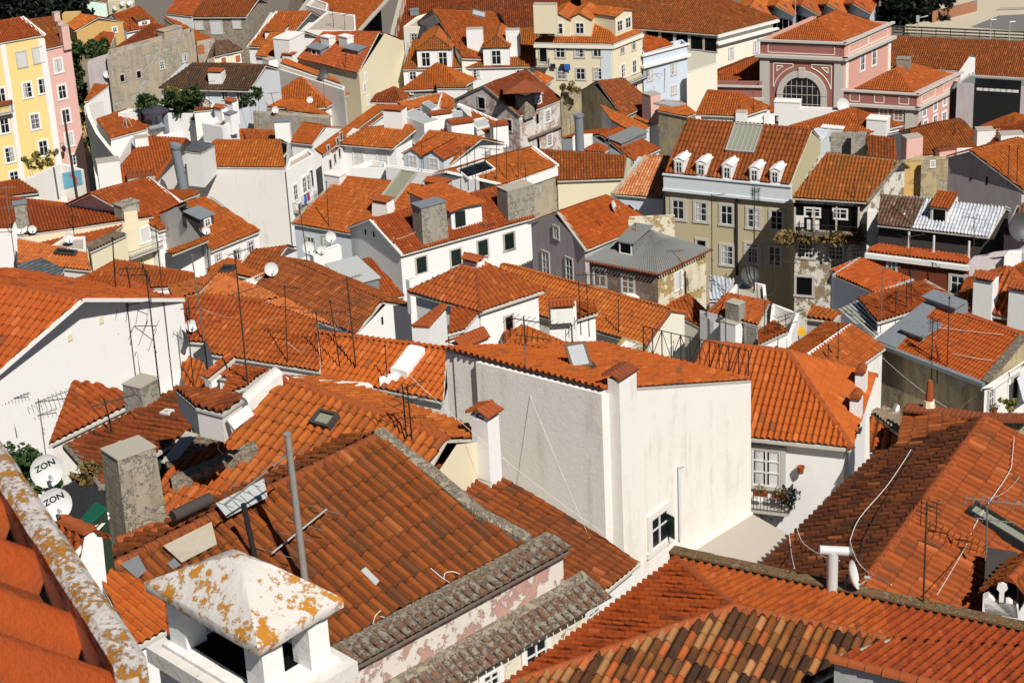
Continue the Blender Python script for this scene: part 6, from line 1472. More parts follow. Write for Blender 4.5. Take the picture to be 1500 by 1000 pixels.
    m = MB(); c = q + X * .95 * (w / 2) * (1 if X.x > 0 else -1) + n * .5; leaves(m, c + ZV * .55, .42, 160, .1, RND, 1.2); o = m.build('potted_plant', 'leaf_dark', None, c, fix=False); o.location = c; setp(o, 'dark bushy plant in the corner of the iron balcony', 'plant')
    m = MB(); q, n, _, _ = hit('l278,722', b, 'wall'); m.lathe(q + n * .25 - ZV * .1, ZV, [(.09, 0), (.15, .28), (.13, .29), (.08, .03)], 12); top(m, 'flower_pot', 'terracotta', 'clay pot hung on the white wall of the balcony house', 'flower pot', smooth=True)
    # ---- right: tan yard roofs
    b = Q('old tiled roof slope with level rows of tiles', 's365,640 s448,245 s1040,370 s640,650', 'brown', 'white2', d=72, pit=15, tp=.3, base=40); g['p3'] = b
    b = Q('narrow tiled roof corner with slanting rows beside the corrugated sheet', 's140,620 s350,640 s380,480 s140,300', 'orange', 'white2', d=74, pit=16, tp=.3, base=40)
    b = Q('grey corrugated sheet roof in front of the tan wall', 's150,262 s400,455 s432,300 s265,228', 'lichen', 'mortar', d=75, pit=10, tp=.2, base=40)
    b = K('tiled ridge wall in front of the tan wall', 's450,250 s1120,340 s1500,345 s460,225', 'tan', d=73, par=.02, drop=1.0, floor='terracotta_old'); g['rw'] = b
    q = [b.pts[i] for i in range(4)]; m = MB(); X = (q[1] - q[0]).normalized(); N = X.cross(ZV)
    for k in range(17):
        c = q[0].lerp(q[1], (k + .5) / 17) + ZV * .04; caps(m, c - N * .3, c + N * .3 + ZV * .08, .15, .35)
    for k in range(12):
        c = q[1].lerp(q[2], (k + .5) / 12) + ZV * .04; caps(m, c - N * .3, c + N * .3 + ZV * .08, .15, .35)
    part(m, 'ridge_tiles', 'terracotta_old', b.root, True, parent=b.roof)
    m = MB(); q0 = hit('s370,240')[0]; q1 = at(P('s432,100'), (q0 - CAM).length + .2); m.tube([q0 - (q1 - q0) * .3, q1], .28, 18); top(m, 'steel_flue', 'alu', 'shiny dented flue pipe leaning in front of the tan wall', 'flue', None, True)
    m = MB(); q0 = hit('s650,265')[0]; m.tube([q0 - ZV * .3, q0 + ZV * .5], .3, 8, .18); o = top(m, 'chimney_pot', 'cream', 'tapering cream chimney pot with a clay tip before the tan wall', 'chimney'); m = MB(); m.tube([q0 + ZV * .5, q0 + ZV * 1.25], .15, 8, .09); m.build('tip', 'terracotta', o, ORG[o.name])
    # ---- BR big ridge roof at right
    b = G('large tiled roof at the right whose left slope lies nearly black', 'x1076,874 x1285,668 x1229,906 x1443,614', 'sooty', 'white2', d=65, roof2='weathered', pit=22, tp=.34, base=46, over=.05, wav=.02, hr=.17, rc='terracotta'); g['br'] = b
    sky(b, 'p1350,195', .75, 2.3, 'iron', 'old_glass', 0, .15) 
    b2 = G('small dormer roof with a white gable ornament at the right edge', 'x1436,872 x1530,920 x1487,810 x1540,830', 'moss', 'white', d=47, pit=24, tp=.26, back=.5, drop=None, base=50) if False else None
    m = MB(); qd = 59; N = Vector((-.25, -.97, 0)).normalized(); O3 = at(P('p1330,600'), qd)
    def onv(p): r_ = ray(P(p)); t = (O3 - CAM).dot(N) / r_.dot(N); return CAM + r_ * t
    pl = [onv(p) for p in ('p1255,610', 'p1258,545', 'p1290,530', 'p1330,560', 'p1345,575', 'p1348,505', 'p1333,490', 'p1340,465', 'p1362,455', 'p1385,465', 'p1393,490', 'p1375,508', 'p1370,570', 'p1400,560', 'p1450,590', 'p1455,680')]
    b = newb('low white ornamented gable end with a knob at the right edge', 'house', 'house', Vector((O3.x, O3.y, 50))); b.d = 46
    m.prism(pl, -N * .3); 
    b.wall = part(m, 'wall', 'white2', b.root)
    a1, a2, a3, a4 = onv('p1245,528'), onv('p1470,640') , onv('p1500,300'), onv('p1425,290')
    bk = Vector((.62, .78, .02)) * 2.0; ap = onv('p1400,455'); el = onv('p1240,525'); er = onv('p1500,600')
    roofmesh(b, [([ap + ZV * .02, el, el + bk, ap + bk + ZV * .02], bk), ([er, ap, ap + bk, er + bk], bk)], 'moss', .26, 46); ridge(b, [(ap, ap + bk)], 'terracotta', .15)
    m = MB(); m.prism([onv('p1262,545'), onv('p1270,620'), onv('p1450,650'), onv('p1440,575')], -N * 3); part(m, 'body', 'dark_wall', b.root)
    # ---- hipped corner roof at the bottom right
    z = at(P('x1000,826'), 57).z; BL, E, FL = onz((990, 822), z), onz((1560, 946), z), onz((738, 1007), z)
    pl = plane_up(BL, E, onz((1200, 980), z + 1), 17); Y, Z, V_, V2 = [onplane(p, pl) for p in ((1075, 891), (1305, 940), (1222, 968), (1420, 1018))]
    b = newb('hipped corner house with mixed brown and red tiles at the bottom right', 'house', 'house', Vector(((BL.x + FL.x) / 2 + 2, (BL.y + FL.y) / 2, 46))); b.d = 50; b.U = (E - BL).normalized(); b.pl = pl; g['p1'] = b
    FR = FL + (Z - Y) * 1.35; Z2 = Y.lerp(Z, 1.0); M1 = BL.lerp(E, .55)
    ft = [FL, FR, E, BL]; w_ = inset([Vector(v) for v in ft], [.2, .1, .1, .2]); T = [Vector((v.x, v.y, z + .02)) for v in w_]; walls(b, w_, [[T[i], T[(i + 1) % 4]] for i in range(4)], 46, 'white2')
    roofmesh(b, [([M1, BL, Y, Z], BL - M1)], 'red', .24, 50, wav=.01)
    Eb = onz((1620, 960), z); V3 = V_ + (V2 - V_) * 2.2
    roofmesh(b, [([M1, Z, Eb], BL - M1), ([M1, Z, V_, V3, Eb][1:], BL - M1)], 'red', .24, 50, wav=.01, name='roof')
    roofmesh(b, [([FL, BL, Y], BL - FL)], 'red', .25, 50, wav=.015, name='roof')
    roofmesh(b, [([FL, FR, Z, Y], FR - FL)], 'mixed', .25, 50, wav=.015, name='roof', tl=.52)
    deck(b, [[M1, BL, Y, Z], [FL, BL, Y], [FL, FR, Z, Y], [Eb, M1, Z], [Eb, Z, V_], [Eb, V_, V3]])
    ridge(b, [(Y, Z), (Y, FL), (BL, Y), (V_, V3)], 'terracotta', .15); ridge(b, [(V_, Z)], 'mortar', .08, 'valley_mortar')
    m = MB(); n_ = V3 - V_; n_.z = 0; m.poly([V_ - ZV * .1, V3 - ZV * .1, V3 - ZV * 6, V_ - ZV * 6]); X = n_.normalized(); N = X.cross(ZV); N = N if N.y < 0 else -N; m.prism([V_ - ZV * .1, V3 - ZV * .1, V3 - ZV * 5, V_ - ZV * 5], -N * .2); part(m, 'front_wall', 'white', b.root)
    X = (E - BL).normalized(); N = Vector((-X.y, X.x, 0)); m = MB(); s0 = BL + N * .28 - X * .25; s1 = Eb + N * .28; nn = 30
    for k in range(nn):
        a_ = s0.lerp(s1, k / nn); c_ = s0.lerp(s1, (k + 1) / nn); m.prism([a_ - N * .15 - ZV * .6, c_ - N * .15 - ZV * .6, c_ - N * .15 + ZV * .14, a_ - N * .15 + ZV * .14], N * .3); m.prism([a_ - N * .2 + ZV * (.142 + RND.uniform(0, .012)), c_ - N * .2 + ZV * .145, c_ + N * .2 + ZV * .145, a_ + N * .2 + ZV * .143], ZV * RND.uniform(.05, .07))
    part(m, 'parapet', 'mossy_brown', b.root)
    b.faces.append(Face([s0 + ZV * .2 - N * .2, s1 + ZV * .2 - N * .2, s1 + ZV * .2 + N * .2, s0 + ZV * .2 + N * .2], 'parapet'))
    # ---- the big white wall house
    d0 = 65; Kp = at((888, 571), d0); L = onz((652, 511), Kp.z); X = (Kp - L).normalized(); Y = Vector((-X.y, X.x, 0)); Y = Y if Y.y > 0 else -Y
    r_ = ray((1100, 557)); n = X; t = (Kp - CAM).dot(n) / r_.dot(n); RR = CAM + r_ * t; LL = L + (RR - Kp)
    b = newb('tall white house with blank rough walls and one small window', 'house', 'house', Vector(((L.x + RR.x) / 2, (L.y + RR.y) / 2, 44))); b.d = 62; b.U = X; g['bh'] = b; b.base = 44
    ft = [L, Kp, RR, LL]; walls(b, ft, [[ft[i] - ZV * .04, ft[(i + 1) % 4] - ZV * .04] for i in range(4)], 44, 'rough_white')
    sl = (RR - Kp); up_ = (Kp - RR).normalized() * .3; roofmesh(b, [([RR, LL, L + up_, Kp + up_], LL - RR)], 'fresh', .24, 65, wav=.01, lod=10); deck(b, [[RR, LL, L, Kp]], th=.1)
    b.pl = (Kp, b.roofs[0].n, Y)
    NR = Vector((X.x, X.y, 0)); NL = -Y; m = MB()
    xs = lambda px_: (lambda q: (q - L).dot(X))(hit((px_, 560), b, 'wall')[0])
    x1 = xs(706); Lw = (Kp - L).length
    m.box(L + X * ((x1 + Lw) / 2 - .01) + NL * .0 - ZV * 16, X, NL, ZV, Lw - x1, .52, 15.95); part(m, 'wall_step', 'rough_white', b.root)
    x0 = xs(668); m = MB(); m.box(L + X * ((x0 + x1) / 2) - ZV * 16, X, NL, ZV, x1 - x0 - .01, .12, 15.95); part(m, 'wall_step', 'rough_white', b.root)
    # chimney shaft up the corner
    Yw = sl.normalized(); Yh = Vector((sl.x, sl.y, 0)).normalized(); m = MB(); m.box(Kp + Yh * .62 + NR * .2 - ZV * 18, Yh, NR, ZV, 1.0, .44, 18.35); o = part(m, 'chimney', 'rough_white', b.root)
    m = MB(); c = Kp + Yh * .62 + NR * .12 + ZV * .36
    for k in range(6): e = c + Yh * ((k - 2.5) * .18); caps(m, e + NR * .34, e + ZV * .14, .1, .4); caps(m, e - NR * .3 + ZV * .02, e + ZV * .14, .1, .4)
    part(m, 'cap', 'terracotta_old', b.root, True, parent=o)
    win(b, 'o833,165', 44, .9, 'w', 'stained', .22)
    q, nn, _, _ = hit('o833,165', b, 'wall'); m = MB(); Xw = nn.cross(ZV); m.box(q + Xw * .42 * (1 if Xw.x > 0 else -1) + nn * .2 - ZV * .45, (nn + Xw * .3).normalized(), Xw, ZV, .42, .04, .85); part(m, 'casement', 'sash_green', b.root)
    a_, c_ = hit('k933,715', b, 'wall'), hit('o940,220', b, 'wall'); m = MB(); m.tube([Vector((c_[0].x, c_[0].y, a_[0].z)) + NR * .08, c_[0] + NR * .08], .05, 8); m.tube([Vector((c_[0].x, c_[0].y, a_[0].z)) + NR * .08, Vector((c_[0].x, c_[0].y, a_[0].z)) + NR * .3 + ZV * .1], .05, 8); part(m, 'vent_pipe', 'sash_white', b.root)
    a_, c_ = hit('o930,330', b, 'wall')[0], hit('o1330,80', b, 'wall')[0]; c_ = Vector((c_.x, c_.y, a_.z)) if abs(c_.z - a_.z) > .01 else c_
    c_ = a_ + Yh * ((hit('o1330,80', b, 'wall')[0] - a_).dot(Yh)); up = hit('o1330,80', b, 'wall')[0].z - a_.z
    m = MB(); ou = NR * 2.6 - ZV * .75; A4 = [a_, c_ + ZV * up, c_ + ZV * up + ou, a_ + ou]; m.prism([v + NR * .02 for v in A4], ZV * .025); awn = top(m, 'awning', 'fabric', 'plain beige awning sheet fixed along the tall white wall', 'awning')
    m = MB(); m.box((a_ + c_ + ZV * up) / 2 + NR * .05 - ZV * .02, (c_ + ZV * up - a_).normalized(), NR, ZV, (c_ - a_).length, .14, .1); m.build('awning_rail', 'ivory', awn, ORG[awn.name])
    q = hit('k415,190', b, 'roof')[0]; Sx = Vector((.96, .28, 0)).normalized(); Sn = Vector((.12, -.62, .77)).normalized(); Sy = Sn.cross(Sx); Sy = Sy if Sy.z > 0 else -Sy; m = MB(); cc = q + Sy * .42 + ZV * .12
    for k in (-1, 1): m.box(cc + Sx * (k * .33), Sx, Sy, Sn, .09, .95, .06); m.box(cc + Sy * (k * .43), Sx, Sy, Sn, .57, .09, .06)
    o = part(m, 'skylight', 'wood', b.root); m = MB(); m.box(cc + Sn * .02, Sx, Sy, Sn, .58, .78, .02); part(m, 'pane', 'sky_glass', b.root, parent=o); m = MB(); m.tube([cc + Sx * .3 + Sy * .4, cc + Sx * .34 + Sy * .1 - ZV * .45 + Vector((0, .2, 0))], .025, 5); part(m, 'stay', 'sash_white', b.root, parent=o); m = MB(); m.box(q + Vector((0, .25, -.08)), Sx, Vector((-Sx.y, Sx.x, 0)), ZV, .8, .8, .22); part(m, 'skylight_kerb', 'dark_wall', b.root)
    # lattice railing along the far eave
    n_ = 11; m = MB(); hh = 1.05; P0 = LL.lerp(RR, .30) + ZV * .08; P1 = LL.lerp(RR, .985) + ZV * .08
    for k in range(n_ + 1):
        e = P0.lerp(P1, k / n_); m.tube([e, e + ZV * hh], .022, 5)
        if k < n_:
            f = P0.lerp(P1, (k + 1) / n_); m.tube([e, f], .02, 4); m.tube([e + ZV * hh, f + ZV * hh], .02, 4); m.tube(([e, f + ZV * hh] if k % 2 else [e + ZV * hh, f]), .016, 4)
    top(m, 'roof_railing', 'iron', 'black lattice railing along the roof edge of the tall white house', 'railing')
    # lean-to roof at its foot
    b = G('orange lean-to roof at the foot of the tall white wall', 'x832,914 x938,826 x560,700 x672,662', 'moss', 'white', d=61, pit=16, tp=.25, back=0, base=46, over=.3, rg=False, wav=.015); g['lt'] = b
    chim(b, 'j1280,795', .62, .62, 'j385', 'white', 'tile', 0, kind='roof'); win(b, 'o475,620', 17, 1.6, '2', 'trim_white', .06)
    # ---- Q houses left
    b = Q('old orange roof with a hipped corner at the left, below the white gable', 'i262,607 i690,398 i712,335 i520,276 i390,266', 'orange', 'stained', d=72, pit=17, tp=.27, base=42)
    b = G('old flat-tiled roof over a dark green wall', 'i560,832 i1045,530 i365,612 i962,318', 'moss', 'green_wall', d=66, pit=22, tp=.29, base=44, vg='mossy', vw=.3, vl='A', rc='terracotta_old', back=.55); g['q2'] = b
    chim(b, 'i780,390', 1.0, .8, 'i255', 'concrete', 'flat', .05, kind=None)
    sky(b, 'i912,450', .35, .35, 'sash_white', 'sash_white', 0, .03)
    # ---- i2
    b = G('wide orange roof with a small open skylight', 'x230,742 x545,835 x418,558 x655,645', 'orange', 'cream', d=62, pit=21, tp=.32, base=46, back=.42, wav=.02, hr=.19, over=.1); g['i2'] = b
    sky(b, 'j400,487', .78, .62, 'dark_wall', 'old_glass', 0, .12)
    FW(b, 'i935,850 i1395,655', .55, .45, 'mossy'); FW(b, 'i1335,405 j150,250', .55, .4, 'stained', shift=.1); FW(b, 'j180,262 j640,300', .4, .22, 'stained')
    FW(b, 'i905,700 i1040,535', .5, .03, 'mortar', 'valley_gutter', .02)
    W = [onplane(p, b.pl) for p in ((236, 722), (330, 790), (345, 640), (247, 688))]; roofmesh(b, [(W, b.pts['B'] - b.pts['A'])], 'orange', .32, 62); deck(b, [W])
    b = Q('dark mortared valley roof beside the lantern', 'x247,689 x336,648 x288,632 x240,672', 'lichen', 'mossy', d=66, pit=8, tp=.3, base=46, prof='flat')
    b = Q('white stained roof lantern with a tiled top', 'i1060,400 i1207,437 i1322,356 i1180,318 i945,300', 'brown', 'stained', d=61, pit=12, tp=.27, over=.05, drop=.55, rsegs=[(3, 4)]); g['lan'] = b
    q = b.pts; m = MB()
    for k in range(4): c = q[1].lerp(q[2], .15 + k * .23); m.tube([c - ZV * .12 + Vector((.1, -.1, 0)), c - ZV * .4 + Vector((.3, -.2, 0))], .13, 8)
    part(m, 'gable_tile_ends', 'white2', b.root, True)
    # ---- CR
    b = G('big mossy brown tile roof in the foreground with a mossy parapet', 'x335,1032 x768,802 x155,836 x556,640', 'moss', 'stained', d=54, pit=20, tp=.34, base=46, back=.28, wav=.03, rc='terracotta_old', hr=.17, over=.02, tl=.72); g['cr'] = b
    FW(b, 'x556,641 x640,706 x700,757 x775,797', .42, .28, 'mossy', 'parapet')
    q = b.pts; A, B, R2 = q['A'], q['B'], q['R2']; X = (B - A).normalized(); N = X.cross(ZV); N = N if N.y < 0 else -N
    if N.x < 0: N = -N
    Ex = B + X * .9
    m = MB(); m.prism([A + N * .0 - ZV * .3, Ex - ZV * .3, Ex + ZV * .14, A + ZV * .14], N * .5); part(m, 'parapet', 'mossy', b.root)
    m = MB(); nt_ = int((Ex - A).length / .29)
    for k in range(nt_): c = A.lerp(Ex, (k + .5) / nt_); caps(m, c + N * .95 - ZV * .02, c + N * .35 + ZV * .13, .12, .4)
    part(m, 'coping_tiles', 'old_tiles', b.root, True)
    m = MB(); m.prism([A + N * .6 - ZV * 1.35, Ex + N * .6 - ZV * 1.35, Ex + N * .6 - ZV * .12, A + N * .6 - ZV * .12], -N * .55); part(m, 'attic_band', 'attic', b.root)
    for o1, o2, zz in ((.38, .86, -.06), (1.0, 1.55, -1.55)): m = MB(); e2 = Ex + X * (.8 if zz < -1 else 0); m.prism([A + N * o1 + ZV * zz, e2 + N * o1 + ZV * zz, e2 + N * o2 + ZV * (zz - .12), A + N * o2 + ZV * (zz - .12)], -ZV * .08); part(m, 'soffit_shade', 'soffit_shade', b.root)  # dark strips paint in the shadow line below the overhanging tiles
    m = MB(); lo_ = -ZV * 1.35; m.prism([A + N * .55 + lo_, Ex + X * .8 + N * .55 + lo_, Ex + X * .8 + N * 1.35 + lo_ - ZV * .3, A + N * 1.35 + lo_ - ZV * .3], ZV * .1); part(m, 'cornice', 'mossy', b.root)
    m = MB(); nt_ = int((Ex + X * .8 - A).length / .29)
    for k in range(nt_): c = A.lerp(Ex + X * .8, (k + .5) / nt_) + lo_; caps(m, c + N * 1.65 - ZV * .36, c + N * .95 - ZV * .02, .12, .4)
    part(m, 'cornice_tiles', 'old_tiles', b.root, True)
    wl = [A + N * 1.2, Ex + X * .2 + N * 1.2]; f_ = [wl[0] - ZV * 1.75, wl[1] - ZV * 1.75, wl[1] - ZV * 12, wl[0] - ZV * 12]; m = MB(); m.prism(f_, -N * 1.1); part(m, 'facade', 'decay_cream2', b.root); b.faces.append(Face(f_, 'wall2'))
    win(b, 'o165,872', 52, .72, '2', 'trim_white', .16, hitk='wall2'); win(b, 'n1290,1000', 30, .9, '2', 'trim_white', .16, hitk='wall2')
    chim(b, 'r1020,690', 1.32, 1.05, 'r85', 'old_stone', 'flat', .12, kind=None, rot=38)
    tq = CAM + ray(P('r960,70')) * ((hit('r1020,690', b, 'roof')[0] - CAM).length + .1)
    for k in range(7): m = MB(); an = RND.uniform(0, 3); X_ = Vector((math.cos(an), math.sin(an), 0)); m.box(tq + Vector((RND.uniform(-.5, .5), RND.uniform(-.4, .4), RND.uniform(-.1, -.02))), X_, ZV.cross(X_), ZV, .34, .2, .1); part(m, 'loose_brick', 'terracotta_old' if k % 3 else 'mortar', b.root, parent=b.roof)
    for k, (p, rr) in enumerate((('r880,790', 10), ('r1000,745', 30), ('r1130,735', 15), ('r1280,680', 5), ('r1190,600', 60))):
        q0 = hit(p, b, 'roof')[0]; m = MB(); d_ = Vector((math.cos(R(rr)), math.sin(R(rr)), .2)); caps(m, q0 + ZV * .1, q0 + d_ * .55 + ZV * .1, .16, .6); part(m, 'loose_tile', 'terracotta', b.root, True, parent=b.roof)
    def patch(p4, mat, nm, up=.24, th=.03):
        q4 = [onplane(P(p), b.pl) + b.pl[1] * up for p in p4.split()]; m = MB(); m.prism(q4, b.pl[1] * th); part(m, nm, mat, b.root, parent=b.roof)
    patch('m880,300 m1140,170 m1170,290 m980,390', 'zinc2', 'metal_sheet', .28); patch('m650,395 m745,345 m790,430 m740,470', 'alu', 'foil_patch', .24); patch('m900,390 m940,362 m975,400 m930,420', 'alu', 'foil_patch', .24)
    patch('m1160,95 m1420,-40 m1440,60 m1220,170', 'pale_metal', 'metal_sheet', .45); patch('n580,425 n605,405 n680,480 n660,505', 'pale_metal', 'pale_tile', .22)
    m = MB(); q0, q1 = onplane(P('m945,150'), b.pl), onplane(P('m1150,60'), b.pl); m.tube([q0 + ZV * .3, q1 + ZV * .35], .17, 10); part(m, 'membrane_roll', 'dark_wall', b.root, True)
    # ---- small things at the left between parapet and roofs
    b = Q('small bright orange roof squeezed behind the lichen parapet', 'x198,950 x244,926 x240,876 x165,836 x146,852', 'fresh', 'white', d=45, pit=14, tp=.2, base=50); g['sm'] = b
    b = newb('bright white scalloped gable end with a tiled ridge behind it', 'house', 'house', Vector((at((135, 850), 46).x, at((135, 850), 46).y, 52))); b.d = 46; N = Vector((.25, -.97, 0)).normalized(); O3 = at((140, 820), 46)
    pl2 = [onv2 for onv2 in (lambda N, O3: [CAM + ray(P(p)) * ((O3 - CAM).dot(N) / ray(P(p)).dot(N)) for p in ('m405,290', 'm440,255', 'm455,235', 'm458,205', 'm485,188', 'm512,192', 'm528,212', 'm532,228', 'm558,232', 'm590,560', 'm420,520')])(N, O3)]
    m = MB(); m.prism(pl2, -N * .3); b.wall = part(m, 'wall', 'white', b.root); ap = pl2[4] + ZV * .0; bk = Vector((-.85, .75, 0)).normalized() * 2.4
    roofmesh(b, [([pl2[1] - ZV * .35, ap + ZV * .03, ap + bk, pl2[1] + bk - ZV * .35], bk), ([ap + ZV * .03, pl2[8] + (pl2[8] - ap) * .5, pl2[8] + (pl2[8] - ap) * .5 + bk, ap + bk], bk)], 'orange', .26, 46); ridge(b, [(ap, ap + bk)], 'terracotta', .17)
    b.U = Vector((1, 0, 0))
    b = K('green corrugated plastic lean-to roof beside the stone chimney', 'r560,650 r640,655 r782,530 r705,485', 'green_wall', d=52, par=.0, drop=2, floor='green_sheet', pth=.02); q = [b.pts[i] for i in range(4)]
    for k in range(14): m = MB(); m.tube([q[0].lerp(q[1], k / 13) + ZV * .02, q[3].lerp(q[2], k / 13) + ZV * .02], .035, 5); part(m, 'corrugation', 'green_sheet', b.root, parent=b.roof)
    for k, p in enumerate(('r690,655 r790,560', 'r720,670 r795,590')): a_, c_ = p.split(); m = MB(); m.tube([at(P(a_), 52.2), at(P(c_), 53)], .05, 4); part(m, 'batten', 'ivory', b.root)
    return g
def foreground():
    # own roof, its lichen-grown parapet and the chimney at the camera's feet
    d = 4.2; z = at(P('x120,850'), d).z; a, c = onz((-70, 536), z), onz((213, 952), z)
    X = (c - a).normalized(); N = X.cross(ZV); N = N if N.x > 0 else -N
    l0 = onz((171, 976), z); w = abs((l0 - c).dot(N))
    b = newb('near roof of big orange barrel tiles with a lichen covered parapet', 'house', 'house', Vector((a.x - 2, a.y - 1, z - 6))); b.d = 7; b.U = X
    nseg = 18; m = MB(); prof = [(0, -.9), (0, -.012), (-.014, 0), (-w + .014, 0), (-w, -.012), (-w, -.9)]
    for k in range(nseg + 1):
        q = a.lerp(c, k / nseg); jz = RND.uniform(-.004, .004); m.v += [tuple(q + N * x + ZV * (y_ + (jz if y_ > -.5 else 0))) for x, y_ in prof]
    for k in range(nseg):
        for j in range(5): m.f.append((k * 6 + j, k * 6 + j + 1, k * 6 + j + 7, k * 6 + j + 6))
    m.f.append(tuple(range(6))); m.f.append(tuple(nseg * 6 + j for j in range(5, -1, -1)))
    b.wall = part(m, 'parapet', 'lichen_stone', b.root, True)
    A3, B3 = a - N * (w + .06) - ZV * .175, c + X * .5 - N * (w + .06) - ZV * .175; dw = Vector((-N.x, -N.y, 0)); pl = plane_up(A3, B3, A3 + dw * 2, 41)
    S = (dw * math.cos(R(41)) + ZV * math.sin(R(41))) * 2.2; poly = [A3, B3 + X * .6, B3 + X * .6 + S, A3 + S]
    roofmesh(b, [(poly, B3 - A3)], 'fresh_near', .27, 7, lod=10, wav=.003, tl=.42, prof='wave')
    deck(b, [[v - ZV * .03 for v in poly]])
    m = MB(); g0 = A3 - ZV * .12; g1 = B3 - ZV * .12; m.prism([g0 - N * .3, g1 - N * .3, g1 + N * .06, g0 + N * .06], -ZV * .1); part(m, 'gutter', 'mossy', b.root)
    m = MB(); m.prism([a - N * (w + .0) - ZV * .05, c - N * w - ZV * .05, c - N * w - ZV * 5, a - N * w - ZV * 5], N * (w - .02)); part(m, 'wall', 'stained', b.root)
    # chimney
    d = 9.0; zc = at(P('x379,962'), d).z; Fp, Lp, Rp = onz((379, 963), zc), onz((213, 866), zc), onz((504, 890), zc); Bp = onz((343, 818), zc)
    b = newb('white lichen spotted chimney with a pyramid cap on open posts', 'chimney', 'chimney', Vector(((Lp.x + Rp.x) / 2, (Lp.y + Rp.y) / 2, zc - 3))); b.d = 9; b.U = (Fp - Lp).normalized()
    th = .055; ctr = (Lp + Rp + Fp + Bp) / 4; hh = htop(ctr, 818) ; m = MB()
    def ring(s, z_): return [ctr + (v - ctr) * s + ZV * z_ for v in (Lp, Fp, Rp, Bp)]
    R_ = [ring(.985, 0), ring(1, .008), ring(1, th - .008), ring(.985, th), ring(.86, th + (hh - th) * .17), ring(.60, th + (hh - th) * .50), ring(.30, th + (hh - th) * .87), ring(.13, hh)]
    n = 10; i0 = len(m.v)
    for r_ in R_:
        for e in range(4):
            for k in range(n): q = r_[e].lerp(r_[(e + 1) % 4], k / n); m.v.append((q.x + RND.uniform(-.003, .003), q.y + RND.uniform(-.003, .003), q.z + RND.uniform(-.003, .003)))
    M = 4 * n
    for k in range(len(R_) - 1):
        for j in range(M): m.f.append((i0 + k * M + j, i0 + k * M + (j + 1) % M, i0 + (k + 1) * M + (j + 1) % M, i0 + (k + 1) * M + j))
    m.f.append(tuple(i0 + j for j in range(M - 1, -1, -1))); m.f.append(tuple(i0 + (len(R_) - 1) * M + j for j in range(M)))
    part(m, 'cap', 'lichen_cap', b.root, True)
    ph = .27; U, Vv = (Fp - Lp).normalized(), (Rp - Fp).normalized(); lu, lv = (Fp - Lp).length, (Rp - Fp).length; m = MB()
    for su in (-1, 1):
        for sv in (-1, 1):
            mm = MB(); mm.box(ctr + U * (su * (lu / 2 - .13)) + Vv * (sv * (lv / 2 - .12)) - ZV * ph, U, Vv, ZV, .13, .12, ph + .01); part(mm, 'post', 'white', b.root)
    m = MB(); m.box(ctr - ZV * (ph - .002), U, Vv, ZV, lu * .62, lv * .62, .02); part(m, 'flue', 'dark_void', b.root)
    m = MB(); m.box(ctr - ZV * (ph + .08), U, Vv, ZV, lu * 1.04, lv * 1.12, .08); m.box(ctr - ZV * (ph + .2), U, Vv, ZV, lu * .94, lv * 1.0, .12); part(m, 'base_slab', 'lichen_slab', b.root)
    m = MB(); m.box(ctr - ZV * 3.2, U, Vv, ZV, lu * .88, lv * .92, 2.95); part(m, 'shaft', 'white2', b.root)
